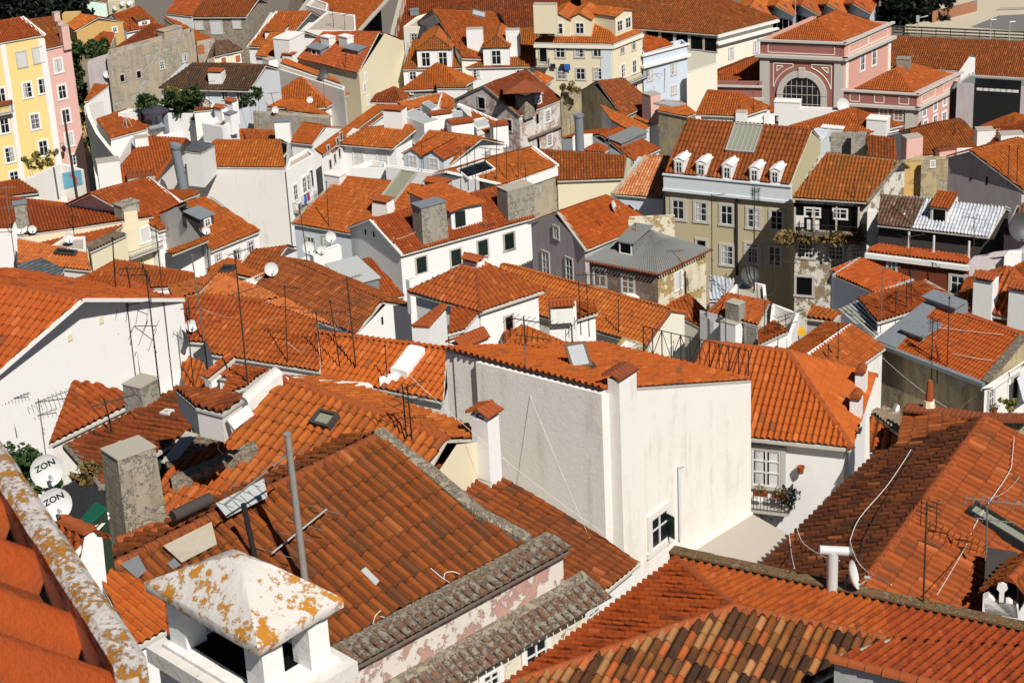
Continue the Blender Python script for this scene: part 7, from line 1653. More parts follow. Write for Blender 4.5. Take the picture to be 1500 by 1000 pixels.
# ================================================================ aerials, dishes, cables, plants and other small things
AER = [
 ('e85,545', 'e28,120', 'm', 'tall rusty aerial mast at the left edge above the grey dormer'),
 ('e400,365', 'e386,215', 'y', 'short aerial standing on the mossy-eaved orange roof'),
 ('e626,690', 'e610,400', 'p', 'plain thin mast in front of the small balcony junk'),
 ('e712,696', 'e686,556', 'm', 'short aerial on the roof strip left of the white end wall'),
 ('i864,287', 'e790,575', 't', 'dark mast crossing the white gable, third from its edge'),
 ('i938,284', 'e842,330', 'p', 'very tall plain mast beside the right end of the white gable'),
 ('i737,246', 'e688,752', 'v', 'aerial with a wide crooked boom in front of the white gable'),
 ('i765,245', 'i718,-60', 'v', 'lower wide aerial before the white gable, spikes pointing left'),
 ('i1126,178', 'e1040,490', 'p', 'pale grey steel pole by the white dish on the orange roofs'),
 ('i1355,388', 'e1272,470', 'm', 'heavy black aerial mast rising behind the stained lantern roof'),
 ('i1052,300', 'e1008,760', 'g', 'thin aerial with a small mesh above the low dark orange roof'),
 ('q855,870', 'q835,285', 'm', 'slender mast at the left verge of the bright orange roof'),
 ('q1112,892', 'q1062,470', 'Y', 'aerial with a long boom on the bright orange roof'),
 ('q1245,908', 'q1166,395', 'p', 'leaning plain rod beside the long boomed aerial'),
 ('q1360,912', 'q1288,225', 'm', 'thick dark mast with several crossbars on the bright orange roof'),
 ('e885,560', 'e848,385', 'y', 'aerial before the yellow house corner'),
 ('e1136,590', 'e1124,452', 'p', 'short rod beside the white house with a tiled strip'),
 ('e910,340', 'e905,250', 'y', 'little aerial on the white verged roof'),
 ('f412,345', 'f400,95', 'p', 'thin mast on the wide orange roof above the dishes'),
 ('f300,545', 'f255,235', 't', 'bent aerial in front of the stained blank wall edge'),
 ('f1276,502', 'f1256,322', 'y', 'aerial standing before the green shuttered windows'),
 ('t400,885', 't398,548', 'p', 'plain mast in front of the twin dormers'),
 ('t735,900', 't733,560', 'y', 'slim aerial at the right end of the twin dormers'),
 ('t800,905', 't783,550', 'g', 'mesh aerial on the low white terrace wall'),
 ('t862,905', 't852,545', 'y', 'aerial by the blue roof light'),
 ('t955,850', 't945,560', 'Y', 'aerial with a broad boom before the white side wall'),
 ('t1040,890', 't1046,340', 'p', 'tallest mast on the orange roof edged in white'),
 ('t1130,858', 't1130,540', 't', 'aerial with a crossbar on the orange roof edged in white'),
 ('t1230,880', 't1228,575', 'v', 'aerial near the white verge corner'),
 ('t1300,880', 't1290,738', 'p', 'short rod on the white edge band'),
 ('b440,150', 'b432,48', 'm', 'aerial on the white flat block, left of two'),
 ('b500,165', 'b498,78', 'y', 'aerial on the white flat block, right of two'),
 ('b390,590', 'b385,440', 'p', 'mast on the hipped roof by the dark dish'),
 ('b500,400', 'b505,290', 'v', 'aerial on the tall yellow-sided house'),
 ('b125,600', 'b100,500', 'y', 'small aerial on the shaded hipped roof'),
 ('b1065,270', 'b1055,165', 'p', 'thin rod above the left balcony dormer'),
 ('b1130,350', 'b1122,225', 'y', 'aerial right of the left balcony dormer'),
 ('a1140,590', 'a1122,440', 'm', 'aerial by the yellow-green shrub and white wall'),
 ('a710,170', 'a700,90', 'p', 'rod on the orange roof with the white dormer'),
 ('c812,500', 'c803,395', 'v', 'aerial in front of the pale blue house, left one'),
 ('c862,490', 'c868,372', 'p', 'leaning rod in front of the pale blue house'),
 ('c1075,230', 'c1078,130', 'p', 'thin rod before the dark warehouse eave'),
 ('c565,820', 'c560,690', 'p', 'mast on the low roof with a grey roof light'),
 ('c685,850', 'c680,740', 'y', 'aerial beside the grey roof light'),
 ('c115,990', 'c105,880', 'y', 'aerial at the white verge of the orange roof'),
 ('c1350,620', 'c1345,500', 'p', 'rod on the hipped roof above the mansard house'),
 ('v545,535', 'v540,10', 'p', 'tall pale pole rising by the small white chimney'),
 ('v640,210', 'v635,30', 't', 'aerial on the bright white flat block'),
 ('v785,210', 'v783,25', 'p', 'plain mast on the bright white flat block'),
 ('v840,490', 'v845,175', 'm', 'mast in front of the white side wall with washing'),
 ('v915,250', 'v908,-60', 'p', 'dark mast against the shaded mansard wall'),
 ('v942,585', 'v950,365', 'y', 'aerial over the low orange roof and junk'),
 ('v1015,585', 'v1003,310', 'Y', 'aerial with a long tilted boom over the yard wall'),
 ('v1408,690', 'v1412,385', 'p', 'rod on the gabled roof with a white ridge line'),
 ('v1330,680', 'v1335,550', 'p', 'short rod on the gabled roof with a white ridge line'),
 ('u275,560', 'u302,55', 'y', 'tall dark mast crossing the roof with pale verges'),
 ('u398,490', 'u400,235', 'g', 'mesh aerial in the middle of the old orange roof'),
 ('u490,410', 'u490,180', 't', 'mast in the crowd of aerials on the old orange roof'),
 ('u530,390', 'u522,100', 'm', 'mast with a yellow box in the crowd on the old orange roof'),
 ('u692,985', 'u702,475', 'g', 'aerial with a round mesh head on the new flat-tiled roof'),
 ('u818,880', 'u838,300', 'p', 'tall thin mast on the new flat-tiled roof'),
 ('u738,960', 'u740,735', 't', 'aerial with upright prongs above the tan stained wall'),
 ('h560,200', 'h560,85', 'p', 'rod on the crumbling house roof'),
 ('h880,350', 'h897,85', 'Y', 'tall aerial between the mottled and the silver roof'),
 ('h1212,500', 'h1210,285', 't', 'rod in front of the silver roof'),
 ('h868,640', 'h860,385', 'v', 'tall aerial before the red-brown wall'),
 ('h128,760', 'h122,520', 'v', 'aerial with a wide boom in front of the crumbling wall'),
 ('h15,700', 'h18,140', 'g', 'tall aerial before the shaded side of the mansard front'),
 ('g1122,700', 'g1120,165', 'y', 'thin aerial in front of the beige mansard front, left one'),
 ('g1352,690', 'g1352,125', 'g', 'thin aerial in front of the beige mansard front, right one'),
 ('g455,908', 'g438,590', 'Y', 'black aerial with a comb boom before the metal roofed house'),
 ('g410,900', 'g398,640', 'p', 'rusty rod before the metal roofed house'),
 ('g616,925', 'g614,735', 'p', 'short rod on the long orange roof'),
 ('g112,1010', 'g100,830', 'Y', 'aerial with tangled booms before the pyramid house wall'),
 ('g365,1000', 'g360,870', 't', 'rod beside the lattice railing'),
 ('g703,420', 'g706,325', 'p', 'rod on the patched metal roof'),
 ('k152,842', 'k106,55', 'p', 'white and rusty mast standing against the tall rough wall'),
 ('j838,592', 'j812,270', 'm', 'rusty lattice mast at the right end of the skylight roof'),
 ('j868,592', 'j838,280', 'p', 'second rusty mast at the end of the skylight roof'),
 ('j732,268', 'j718,55', 'p', 'rod near the white firewall'),
 ('p935,562', 'p955,15', 'g', 'black mast with a big comb reflector on the dark ridge roof'),
 ('p1272,458', 'l1284,880', 'Y', 'black mast with a long grey boom by the old skylight'),
 ('i86,522', 'i44,340', 'y', 'aerial on the small tiled wall at the left edge'),
 ('i246,642', 'i208,348', 'Y', 'grey aerial with long parallel booms at the left edge'),
 ('i616,548', 'i565,350', 'v', 'bent rusty aerial on the flat-tiled roof over the green wall'),
 ('d1395,985', 'd1402,790', 'p', 'rod on the mauve gabled house, left one'),
 ('d1442,1000', 'd1447,800', 't', 'rod with a crossbar on the mauve gabled house'),
 ('d585,680', 'd580,585', 'p', 'rod on the white house before the museum'),
 ('d1100,740', 'd1105,660', 'v', 'aerial on the broad brown tiled roof'),
]
DSH = [
 ('e115,345', .62, 'big white dish by the grey flue at the left edge', 'e395'), ('e180,356', .36, 'small white dish beside the big one at the left edge', 'e390'), ('e380,402', .42, 'white dish on the stained wall behind the stepping roof', 'e450'),
 ('e1122,362', .36, 'white dish under the dark little dormer', 'e400'), ('q160,585', .36, 'white dish on the wall beside the white gable house', 'q660'), ('f427,397', .5, 'topmost white dish on the white lean-to block', 'f450'), ('f305,455', .5, 'large white dish at the left of the white lean-to block', 'f500'), ('f372,467', .38, 'middle white dish of the white lean-to block', 'f500'),
 ('q742,172', .52, 'white dish on the ridge end of the mossy yellow roof', 'q240'), ('b312,543', .42, 'white dish on the hipped orange roof by the mast', 'b570'), ('b125,597', .42, 'white dish beside the grey stained wall', 'b625'), ('b865,500', .4, 'small dish beside the dark pavilion roof', 'b530'),
 ('a128,78', .5, 'white dish on the ridge of the yellow apartment house', 'a100'), ('a568,402', .5, 'white dish on the short mauve wall', None), ('a428,446', .42, 'white dish on the corner of the pink apartment house', None), ('a630,42', .5, 'lowest dish on the cream terrace house', 'a62'), ('a670,18', .5, 'middle dish on the cream terrace house', 'a45'), ('a706,16', .5, 'right dish on the cream terrace house', 'a40'),
 ('d496,571', .85, 'big pale dish in front of the museum', 'd600'), ('g578,250', .55, 'upper white dish seen edge-on over the red roof', None), ('p62,85', .46, 'white dish under the iron balcony, seen edge-on', None), ('p548,415', .46, 'narrow looking white dish behind the mossy parapet', 'p485'), ('h598,430', .5, 'white dish between the crumbling house and the pier', None)]
def at_thing(label, cat, name, c): return empty(name, c, label, cat)
def extras():
    for p, t, k, l in AER:
        big = p[0] in 'ijqpuv' or (p[0] == 'k')
        pale = 'pale' in l or 'white and rusty' in l or 'grey' in l
        r = 1.2 * (.034 if 'thick' in l or 'heavy' in l or 'pale grey' in l else .03 if not big else .024)
        aerial(p, t, k, l if len(l.split()) > 3 else l, r, 'steel' if pale else 'rust' if RND.random() < .5 else 'iron')
    wd = Vector((.35, -.8, .45))
    for p, r, l, yb in DSH:
        d_ = (.35, -.85, .4)
        if 'edge-on' in l or 'narrow' in l: d_ = (.93, -.25, .3)
        dish(p, r * .85, l, yb, d_)
    dish('g1325,605', .6, 'dark mesh dish on the bright white flat block', 'g680', (.2, -.8, .5), 'dish_grey'); dish('h1465,385', 1.0, 'large dark dish at the right edge before the mottled roof', None, (.2, -.9, .35), 'dish_grey'); dish('b385,405', .6, 'dark brown dish beside the stained parapet', 'b440', (.5, -.8, .3), 'dish_grey'); dish('q92,690', .5, 'shaded dark dish below the white one at the gable', 'q740', (-.6, -.7, .2), 'dish_grey')
    # the two lettered dishes stand on the low ground behind the parapet
    dish('r398,245', .36, 'white dish lettered in black, upper of two', 'r640', (.42, -.86, .30), text='ZON'); dish('r428,490', .36, 'white dish lettered in black, lower of two', 'r660', (.42, -.86, .30), text='ZON')
    # grey pole and broken boom on the mossy brown roof
    q = hit('x449,868')[0]; h = htop(q, 636); tp = q + ZV * h; ex = proj(tp); tp = tp + R0 * ((421 - ex[0]) * (tp - CAM).length / FPX); m = MB(); m.tube([q - ZV * .4, tp], .10, 12, .085); m.tube([tp, tp + ZV * .03], .105, 12); top(m, 'pole', 'steel_pale2', 'thick galvanised pole standing on the mossy brown roof', 'pole', None, True)
    q = hit('x378,830')[0]; h = htop(q, 737); tp = q + ZV * h + R0 * -.2; m = MB(); m.tube([q - ZV * .4, tp], .075, 10); o = top(m, 'aerial_mast', 'iron', 'short black mast with a clamped boom on the mossy brown roof', 'mast', None, True); m = MB(); a_ = tp + R0 * -.5; b_ = tp + R0 * 1.3 + ZV * .9 + Vector((0, 1.2, 0)); m.tube([a_, b_], .03, 5)
    for k in range(9): e = a_.lerp(b_, k / 8); m.tube([e - ZV * .1 - Vector((.3, -.4, 0)), e + Vector((.3, -.4, 0)) + ZV * .1], .012, 4)
    m.build('boom', 'steel', o, ORG[o.name])
    q0, q1 = hit('n115,385')[0] + ZV * .5, hit('n410,145')[0] + ZV * .5; m = MB(); m.tube([q0, q1], .03, 5); o = top(m, 'fallen_aerial', 'steel_pale', 'grey aerial boom lying low over the mossy brown roof', 'TV aerial'); m = MB(); d_ = (q1 - q0).normalized(); E = d_.cross(ZV).normalized()
    for k in (.02, .38, .62, .98): e = q0.lerp(q1, k); m.tube([e - E * .65, e + E * .65], .012, 4)
    m.build('element', 'steel', o, ORG[o.name])
    # tee vent
    q = hit('p440,480')[0]; h = htop(q, P('p440,285')[1]); m = MB(); m.tube([q - ZV * .3, q + ZV * h], .15, 14); o = top(m, 'vent_pipe', 'dish_white', 'white tee-topped vent pipe on the dark roof slope', 'vent pipe', None, True); m = MB(); e = q + ZV * h; m.tube([e - R0 * .35 + ZV * .06, e + R0 * .42 - ZV * .03], .13, 14); m.build('tee', 'dish_white', o, ORG[o.name], True)
    m = MB(); m.tube([e + R0 * .42 - ZV * .03, e + R0 * .5 - ZV * .035], .14, 14); m.build('end_ring', 'steel', o, ORG[o.name], True)
    # cables
    for pts, l, mt in (
        ('s495,650 s380,830 s270,985 p590,150 p545,250 p540,290 p575,385 p640,455 p760,520', 'long white cable snaking down the dark roof slope', 'cable_white'), ('s530,655 s400,870 p640,210 p598,330 p595,390', 'thinner tan cable beside the long white one', 'rust'), ('p208,245 p218,340 p235,430', 'short white cable hanging over the eave of the dark slope', 'cable_white'), ('p250,210 p285,290 p400,365 p480,385', 'white cable from the eave to the tee vent', 'cable_white'),
        ('s1380,535 s1365,720 s1330,860 p1235,150 p1150,330 p1010,572', 'white cable crossing the right orange slope', 'cable_white'), ('n655,742 n670,690 n700,660', 'short loop of white cable near the mossy coping, left one', 'cable_white'), ('n690,690 n725,700 n740,722', 'second short loop near the mossy coping', 'cable_white'), ('n862,655 n880,615 n940,605', 'arched loop of white cable at the mossy coping', 'cable_white'), ('n970,430 n1030,480 n1080,512', 'straight stub of white cable on the mossy brown roof', 'cable_white'), ('n1040,490 n1050,455 n1100,450 n1150,475', 'curled white cable on the mossy brown roof', 'cable_white'),
        ('i1400,415 i1330,500 i1200,610 i1195,660 i1250,690 i1330,630', 'white cable looped on the wide orange roof', 'cable_white'), ('u745,585 u1000,612 u1280,642', 'upper pale wire across the new flat-tiled roof', 'cable_white'), ('u860,795 u1080,838 u1300,865', 'lower pale wire across the new flat-tiled roof', 'cable_white'), ('l5,575 l60,605 l110,628 l200,628', 'pale wire sagging below the bright eave', 'cable_white'), ('k568,330 k575,620 k600,860 k630,1000', 'dark cable running down the corner chimney', 'cable_black'), ('f760,415 f800,418 f885,385', 'pale wire on the orange roof by the concrete chimney', 'cable_white')):
        lie(pts, l, .014, mt, .30 if pts[0] in 'spn' else .2)
    for a_, b_, ha, hb, sag, l, mt in (
        ('j866,590', 'o565,262', 2.3, .3, .25, 'white wire stretched from the rusty mast to the tall wall', 'cable_white'), ('l667,85', 'l1085,425', .0, .1, .2, 'pale wire stretched across the tan stained wall', 'cable_white'), ('k110,280', 'o470,250', 0, 0, .05, 'thin stay wire down the tall rough wall', 'cable_white'), ('q855,775', 'q1140,900', .5, .2, .2, 'white wire over the bright orange roof, left one', 'cable_white'), ('q1215,655', 'q1405,920', 1, .1, .15, 'white wire over the bright orange roof, right one', 'cable_white'), ('q1330,640', 'q1205,905', 1, .1, .15, 'crossing white wire over the bright orange roof', 'cable_white'), ('q230,545', 'q830,610', .6, .6, .4, 'pale wire spanning the broad orange roof', 'cable_white'), ('p1272,330', 's1430,870', 2, .2, .2, 'grey wire above the right orange slope', 'cable_white')):
        wire(a_, b_, l, ha, hb, sag, .007, mt)
    # ---- plants
    def tr(p, d, lumps, label, **k):
        c = at(P(p), d); zb = k.pop('zb', None); zb = gz(c.y) if zb is None else zb; base = Vector((c.x, c.y, zb)); H_ = c.z - zb
        return tree(base, max(.6, H_ * 1.1), [(x, y, H_ + z, r) for x, y, z, r in lumps], label, **k)
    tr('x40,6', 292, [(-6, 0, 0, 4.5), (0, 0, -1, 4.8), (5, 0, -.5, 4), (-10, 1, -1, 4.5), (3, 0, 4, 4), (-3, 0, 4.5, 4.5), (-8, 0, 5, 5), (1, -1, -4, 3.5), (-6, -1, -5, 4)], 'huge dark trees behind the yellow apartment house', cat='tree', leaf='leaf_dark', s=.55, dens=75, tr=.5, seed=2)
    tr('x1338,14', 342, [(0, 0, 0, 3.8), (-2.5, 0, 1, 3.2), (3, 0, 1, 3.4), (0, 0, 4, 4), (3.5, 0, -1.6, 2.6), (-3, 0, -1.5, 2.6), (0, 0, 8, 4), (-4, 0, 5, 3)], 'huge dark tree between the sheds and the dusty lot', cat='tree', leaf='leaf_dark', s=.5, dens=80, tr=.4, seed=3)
    tr('a430,340', 236, [(-1.2, 0, 1.2, 1.5), (.3, 0, 1.0, 1.6), (1.8, 0, 1.8, 1.3), (-1, 0, -1, 1.4), (-1, 0, -3, 1.4), (-1.1, 0, -5, 1.5), (-1, 0, -7, 1.6), (-.9, 0, -9, 1.6), (0, 0, -3, 1.5), (3, 1, 1.6, 1)], 'dark green creeper climbing between pink house and grey wall', cat='creeper', leaf='leaf', s=.3, dens=60, name='creeper', seed=4, tr=.1)
    tr('a1000,555', 206, [(-1.3, 0, .2, 1.1), (0, 0, 0, 1.2), (1.2, 0, .4, 1.0), (-.6, 0, -.9, 1.0), (.6, 0, -.9, 1), (-1.2, -.3, .9, .6)], 'leafy green shrub with yellow tips on the white terrace', leaf='leaf', s=.22, dens=70, zb=17, cat='shrub', name='shrub', seed=5, tr=.08)
    tr('a915,500', 207, [(0, 0, 0, .55), (.5, 0, .1, .5)], 'yellow flowering sprig beside the leafy terrace shrub', leaf='leaf_yellow', s=.16, dens=60, zb=18, cat='shrub', name='shrub', seed=6, tr=.05)
    tr('a790,568', 207, [(-.5, 0, 0, .8), (.4, 0, .1, .8), (0, 0, .6, .6)], 'small round dark bush under the weathered wall', leaf='leaf', s=.2, dens=70, zb=17, cat='bush', name='bush', seed=7, tr=.06)
    tr('a1355,540', 208, [(-1, 0, -.3, .7), (0, 0, 0, .7), (1, 0, .6, .6), (.7, 0, 1.1, .35)], 'green climbing shrub by the white wall and chimney', leaf='leaf', s=.2, dens=60, zb=17, cat='shrub', name='shrub', seed=8, tr=.06)
    tr('a225,870', 203, [(-1.2, 0, -.2, .5), (-.4, 0, .4, .6), (.5, 0, .1, .55), (1.4, 0, .7, .45), (-.2, 0, -.6, .5), (-1.6, 0, .2, .4), (.9, 0, -.5, .4)], 'open branched tree with reddish flowers before the yellow house', leaf='leaf_yellow', s=.17, dens=40, zb=16, seed=9, tr=.07)
    tr('c345,478', 213.5, [(-.6, -.3, 0, .5), (.3, -.3, .1, .6), (.9, -.3, -.2, .45)], 'rusty weeds on top of the ruined wall', leaf='leaf_dry', s=.16, dens=60, zb=24, cat='weeds', name='weeds', seed=10, tr=.03)
    tr('i130,690', 58, [(-.3, 0, 0, .4), (.2, 0, .1, .4), (.5, 0, -.3, .35), (0, 0, -.5, .4), (.7, -.1, -.7, .3)], 'bushy green plant behind the lettered dishes', leaf='leaf', s=.1, dens=60, zb=56, cat='bush', name='bush', seed=11, tr=.04)
    tr('r720,270', 52.3, [(-.3, 0, .1, .25), (-.1, -.1, .25, .2), (-.45, 0, -.15, .2)], 'tuft of dry grass hanging on the old stone chimney', leaf='leaf_dry', s=.12, dens=60, zb=62, cat='dry grass', name='dry_tuft', seed=12, tr=.01)
    tr('l1388,385', 98, [(0, 0, 0, .3), (.3, 0, .1, .25)], 'potted green plant on the sunlit side wall', leaf='leaf_yellow', s=.1, dens=60, zb=50, cat='plant', name='potted_plant', seed=13, tr=.02)
    # ---- left details
    w = MID['mural']; pp = [hit(p, w, 'wall') for p in ('a338,940', 'a440,920', 'a450,998', 'a350,1025')]; n = pp[0][1]; pts = [q[0] + n * .03 for q in pp]; m = MB(); m.prism(pts, n * .02); o = part(m, 'mural', 'mural_blue', w.root)
    u = lambda s, t: pts[0].lerp(pts[1], s).lerp(pts[3].lerp(pts[2], s), t) + n * .03
    m = MB(); body = [(.36, .2), (.44, .14), (.55, .16), (.66, .28), (.74, .45), (.76, .62), (.72, .78), (.8, .9), (.7, .88), (.6, .94), (.64, .8), (.62, .62), (.56, .5), (.46, .46), (.5, .38), (.46, .3), (.37, .27)]; m.prism([u(s, t) for s, t in body], n * .015); part(m, 'dolphin', 'dolphin', w.root, parent=o)
    q1 = hit('a415,1010'); q = at(P('a412,1010'), 190); h = htop(q, P('a360,600')[1]); m = MB(); tp = q + ZV * h + R0 * -.2; m.tube([q - ZV * 4, tp], .14, 8, .1); top(m, 'utility_pole', 'rust', 'tall dark utility pole in front of the pink apartment house', 'pole', None, True)
    q, n, _, _ = hit('a322,780'); m = MB(); c = q + Vector((n.x, n.y, 0)).normalized() * .9; m.tube([q, c + ZV * .3, c], .03, 5); o = top(m, 'wall_lantern', 'iron', 'black lantern on a bracket at the pink house corner', 'street lamp'); m = MB(); m.lathe(c - ZV * .75, ZV, [(.01, 0), (.14, .05), (.24, .5), (.28, .52), (.05, .75), (.01, .8)], 6); m.build('lantern', 'iron', o, ORG[o.name])
    q = hit('a855,700')[0]; h = htop(q, P('a855,572')[1]); m = MB(); m.tube([q - ZV * .2, q + ZV * h], .04, 6); o = top(m, 'parasol', 'iron', 'dark purple parasol open on the white terrace', 'parasol'); m = MB(); a8 = [q + ZV * (h - .5) + Vector((1.45 * math.cos(k * math.pi / 4), 1.45 * math.sin(k * math.pi / 4), 0)) for k in range(8)]; m.prism(a8, -ZV * .12); ap = q + ZV * (h + .15)
    for k in range(8): m.poly([a8[k], a8[(k + 1) % 8], ap])
    m.build('canopy', 'parasol', o, ORG[o.name])
    q = hit('a905,715')[0]; h = htop(q, P('a900,615')[1]); m = MB(); m.tube([q, q + ZV * h], .3, 12); m.tube([q + ZV * (h * .35), q + ZV * (h * .3) - R0 * 1.6 - Vector((0, .6, 0))], .26, 12); top(m, 'ventilation_duct', 'grey_metal', 'fat grey ventilation duct with an elbow on the white terrace', 'duct', None, True)
    q = hit('a815,720')[0]; m = MB(); m.lathe(q + ZV * .6, Vector((-.4, -.8, .45)), [(.01, 0), (.5, .12), (.62, .3), (.6, .3), (.46, .14), (.01, .03)], 16); m.tube([q, q + ZV * .62], .04, 6); top(m, 'terrace_chair', 'grey_metal', 'round grey shell chair on the white terrace', 'chair', None, True)
    q = hit('a770,650')[0]; m = MB(); m.box(q, R0, Vector((0, 1, 0)), ZV, .5, .5, .8); m.box(q + ZV * .8, R0, Vector((0, 1, 0)), ZV, .62, .62, .06); top(m, 'vent_cowl', 'iron', 'black box vent on the small terrace roof', 'vent')
    for p, l in (('a690,700', 'white clothes airer on the terrace roof'),):
        q = hit(p)[0]; m = MB(); a_ = q + ZV * 1.6; m.tube([q, a_], .03, 5)
        for k in (-1, 1): m.tube([a_, q + R0 * (k * .5) + Vector((0, .3, 0))], .025, 4); m.tube([a_ - R0 * .1, a_ + R0 * (.5 * k)], .025, 4)
        top(m, 'airer', 'sash_white', l, 'airer')
    # water tank, washing, steel pipe
    q = hit('b880,85')[0]; m = MB(); m.box(q + ZV * .1, R0, Vector((0, 1, 0)), ZV, 1.3, 1.0, .8); o = top(m, 'water_tank', 'grey_metal', 'square grey water tank on the white front wall', 'tank'); m = MB(); m.box(q + ZV * .9, R0, Vector((0, 1, 0)), ZV, 1.4, 1.1, .07); m.build('lid', 'grey_metal', o, ORG[o.name])
    q, n, _, _ = hit('c335,345', FAR['cream'], 'wall'); X = n.cross(ZV)
    for dx, w_, h_, c, l in ((.1, .65, .75, 'blue_cloth', 'bright blue cloth hanging on the cream house'), (-.5, .5, .55, 'dark_cloth', 'dark garment beside the blue cloth'), (-1.6, .6, .6, 'dark_cloth', 'dark garments by the cream house balcony')):
        m = MB(); c0 = q + X * (dx * (1 if X.x > 0 else -1)) + n * .25; a4 = [c0 - X * w_ / 2 - ZV * h_, c0 + X * w_ / 2 - ZV * h_ * .9, c0 + X * w_ / 2, c0 - X * w_ / 2]; m.prism(a4, n * .04); top(m, 'laundry', c, l, 'laundry', 'washing on the cream house')
    q = at(P('c405,815'), 192); h = htop(q, P('c392,632')[1]); m = MB(); m.tube([q - ZV * 1, q + ZV * h], .42, 14); m.tube([q + ZV * h, q + ZV * (h + .2)], .5, 14); m.box(q - ZV * 3, R0, Vector((0, 1, 0)), ZV, 1.3, 1.3, 2.2); top(m, 'steel_flue', 'grey_metal', 'dark steel flue pipe by the stone gabled house', 'flue', None, True)
    # the lot: fence, lamp posts
    a_, b_ = hitground('d770,195'), hitground('d1560,232'); m = MB(); d_ = b_ - a_; nn = int(d_.length / 2.2)
    for k in range(nn + 1): e = a_ + d_ * (k / nn); m.tube([e, e + ZV * 1.6], .06, 4)
    for z in (.4, .9, 1.4): m.prism([a_ + ZV * z, b_ + ZV * z, b_ + ZV * (z + .25), a_ + ZV * (z + .25)], Vector((0, .05, 0)))
    top(m, 'fence', 'dark_wall', 'long dark fence along the near edge of the dusty lot', 'fence')
    for p, t, l in (('d1297,225', 'd1300,108', 'pale lamp post by the dark fence, left one'), ('d1400,230', 'd1405,120', 'pale lamp post by the dark fence, right one'), ('d240,130', 'd240,-30', 'tall grey lamp post between the warehouse and the museum')):
        q = hitground(p) if 'fence' in l else at(P(p), 275); h = htop(q, P(t)[1]); m = MB(); m.tube([q - ZV * 3, q + ZV * h], .1, 6, .07); m.tube([q + ZV * h, q + ZV * h + R0 * .8], .06, 5); top(m, 'lamp_post', 'steel_pale', l, 'lamp post', None)
    q = at(P('d905,100'), 331); m = MB(); m.tube([q - ZV * 8, q, q + R0 * 1.6 + ZV * .3], .09, 6); o = top(m, 'street_lamp', 'steel_pale', 'street lamp arm in front of the huge dark tree', 'street lamp'); m = MB(); m.box(q - ZV * .6 , R0, Vector((0, 1, 0)), ZV, .5, .3, 1.0); m.build('lamp_head', 'steel_pale', o, ORG[o.name])
    # washing and pots on the sunlit side wall
    q, n, _, _ = hit('l1440,240'); n = Vector((n.x, n.y, 0)).normalized(); X = n.cross(ZV); m = MB(); m.prism([q + n * .5 - X * .9 + ZV * .5, q + n * .5 + X * .9 + ZV * .5, q + n * .9 + X * .9 - ZV * .6, q + n * .9 - X * .9 - ZV * .6], n * .03); top(m, 'sun_blind', 'pale_cloth', 'pale cloth blind leaning out of the sunlit side wall', 'blind')
    q, n, _, _ = hit('l1290,420'); m = MB(); m.lathe(q + Vector((n.x, n.y, 0)) * .3, ZV, [(.1, 0), (.16, .28), (.12, .28), (.08, .04)], 10); o = top(m, 'flower_pot', 'terracotta', 'clay flower pot on the corner of the sunlit side wall', 'flower pot', None, True); m = MB(); leaves(m, q + Vector((n.x, n.y, 0)) * .3 + ZV * .4, .22, 40, .07, RND); m.build('plant', 'leaf', o, ORG[o.name], fix=False)
    q = hit('v1100,470')[0]; m = MB(); m.box(q, R0, Vector((0, 1, 0)), ZV, .8, .5, .35); top(m, 'crate', 'yellow_plastic', 'yellow plastic crate among the yard junk', 'crate')
    q = hit('q865,470')[0]
    q = hit('v700,300')[0]
# ================================================================ ground, camera, light
def ground():
    xs = np.concatenate([np.linspace(-3000, -160, 8), np.linspace(-150, 150, 31), np.linspace(160, 3000, 8)]); ys = np.concatenate([np.linspace(-300, 0, 6), np.linspace(8, 400, 60), np.linspace(450, 5000, 10)])
    v = [(x, y, gz(y)) for y in ys for x in xs]; n = len(xs); f = [(j * n + i, j * n + i + 1, (j + 1) * n + i + 1, (j + 1) * n + i) for j in range(len(ys) - 1) for i in range(n - 1)]
    me = bpy.data.meshes.new('ground'); me.from_pydata(v, [], f); setp(link('ground', me, 'cobble'), kind='structure')
    def sheet(name, s, mat, up, z=None):
        mb = MB(); pts = []
        for p in PP(s):
            q = hitground(p); pts.append(Vector((q.x, q.y, (gz(q.y) if z is None else z) + up)))
        mb.poly(pts); o = mb.build(name, mat, None, Vector((0, 0, 0))); setp(o, kind='structure')
    sheet('dusty_lot', 'x1325,58 x1620,75 x1720,-90 x1330,-70', 'sand', .03, 3.4)
    sheet('asphalt_yard', 'd1190,150 d1481,172 d1600,150 d1600,75 d1345,88', 'asphalt', .05, 3.42)
    sheet('dust_track', 'd1330,60 d1600,50 d1600,38 d1350,46', 'lane', .08, 3.44)
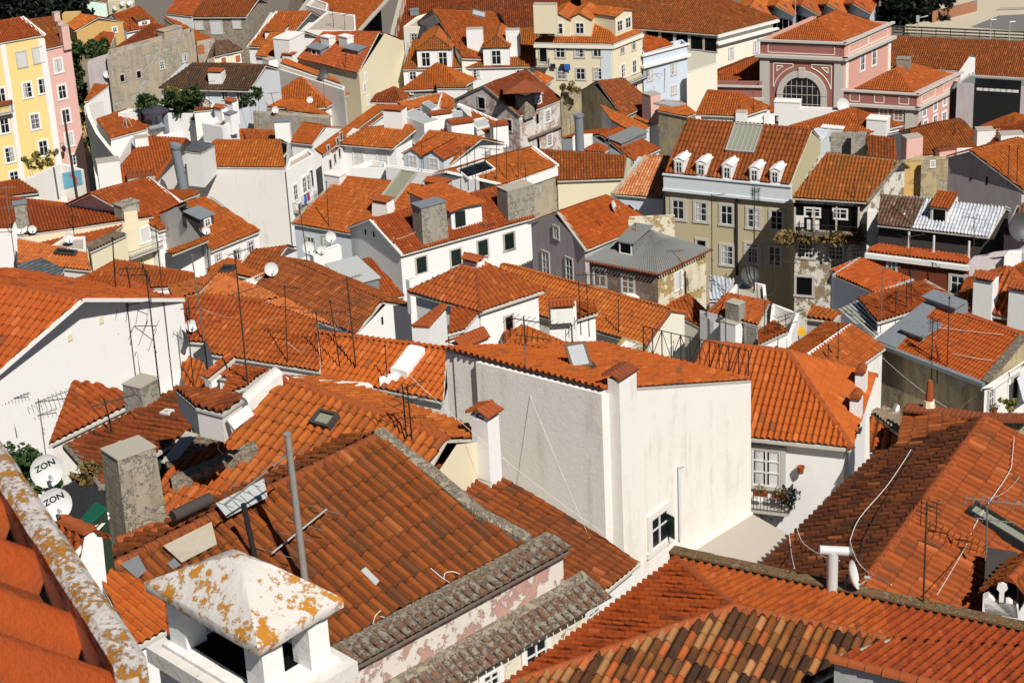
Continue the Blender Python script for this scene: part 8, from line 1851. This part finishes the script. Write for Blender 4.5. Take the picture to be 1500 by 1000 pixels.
def hitground(p):
    r = ray(P(p)); t = 20
    if r.z < -.05: return CAM + r * ((3.4 - CAM.z) / r.z)
    while t < 4000:
        q = CAM + r * t
        if q.z <= gz(q.y): return q
        t += 1
    return q
def camera():
    cd = bpy.data.cameras.new('camera'); o = bpy.data.objects.new('camera', cd); COL.objects.link(o); SC.camera = o
    cd.sensor_width = 36; cd.lens = 36 * FPX / 1500; cd.clip_start = .5; cd.clip_end = 8000; cd.sensor_fit = 'HORIZONTAL'
    from mathutils import Matrix
    o.matrix_world = Matrix(((RX.x, UX.x, -F_.x, CAM.x), (RX.y, UX.y, -F_.y, CAM.y), (RX.z, UX.z, -F_.z, CAM.z), (0, 0, 0, 1)))
    cd.dof.use_dof = True; cd.dof.focus_distance = 95; cd.dof.aperture_fstop = 24
SUN_H, SUN_EL = Vector((.44, -.898)), 47
def light():
    w = bpy.data.worlds.new('World'); SC.world = w; w.use_nodes = True; nt = w.node_tree
    bg = nt.nodes['Background']; s = nt.nodes.new('ShaderNodeTexSky'); s.sky_type = 'NISHITA'; s.sun_disc = False
    s.sun_elevation = R(SUN_EL); s.sun_rotation = math.atan2(SUN_H.x, SUN_H.y); s.air_density = .45; s.dust_density = .1
    nt.links.new(s.outputs[0], bg.inputs[0]); bg.inputs[1].default_value = .05
    l = bpy.data.lights.new('sun', 'SUN'); l.energy = 5.0; l.angle = R(.5); l.color = (1, .955, .88); o = bpy.data.objects.new('sun', l); COL.objects.link(o)
    h = SUN_H.normalized(); d = Vector((h.x * math.cos(R(SUN_EL)), h.y * math.cos(R(SUN_EL)), math.sin(R(SUN_EL))))
    o.rotation_euler = d.to_track_quat('Z', 'Y').to_euler(); o.location = (60, -40, 160)
    v = SC.view_settings; SC.display_settings.display_device = 'sRGB'; v.view_transform = 'Standard'; v.look = 'None'; v.exposure = .14; v.gamma = 1
    c = SC.cycles; c.max_bounces = 4; c.diffuse_bounces = 2; c.glossy_bounces = 2; c.transmission_bounces = 2; c.use_denoising = True
FAR = bld_far()
if 'bld_mid' in globals(): MID = bld_mid()
if 'bld_near' in globals(): NEAR = bld_near()
if 'extras' in globals(): extras()
if 'foreground' in globals(): foreground()
ground(); camera(); light()
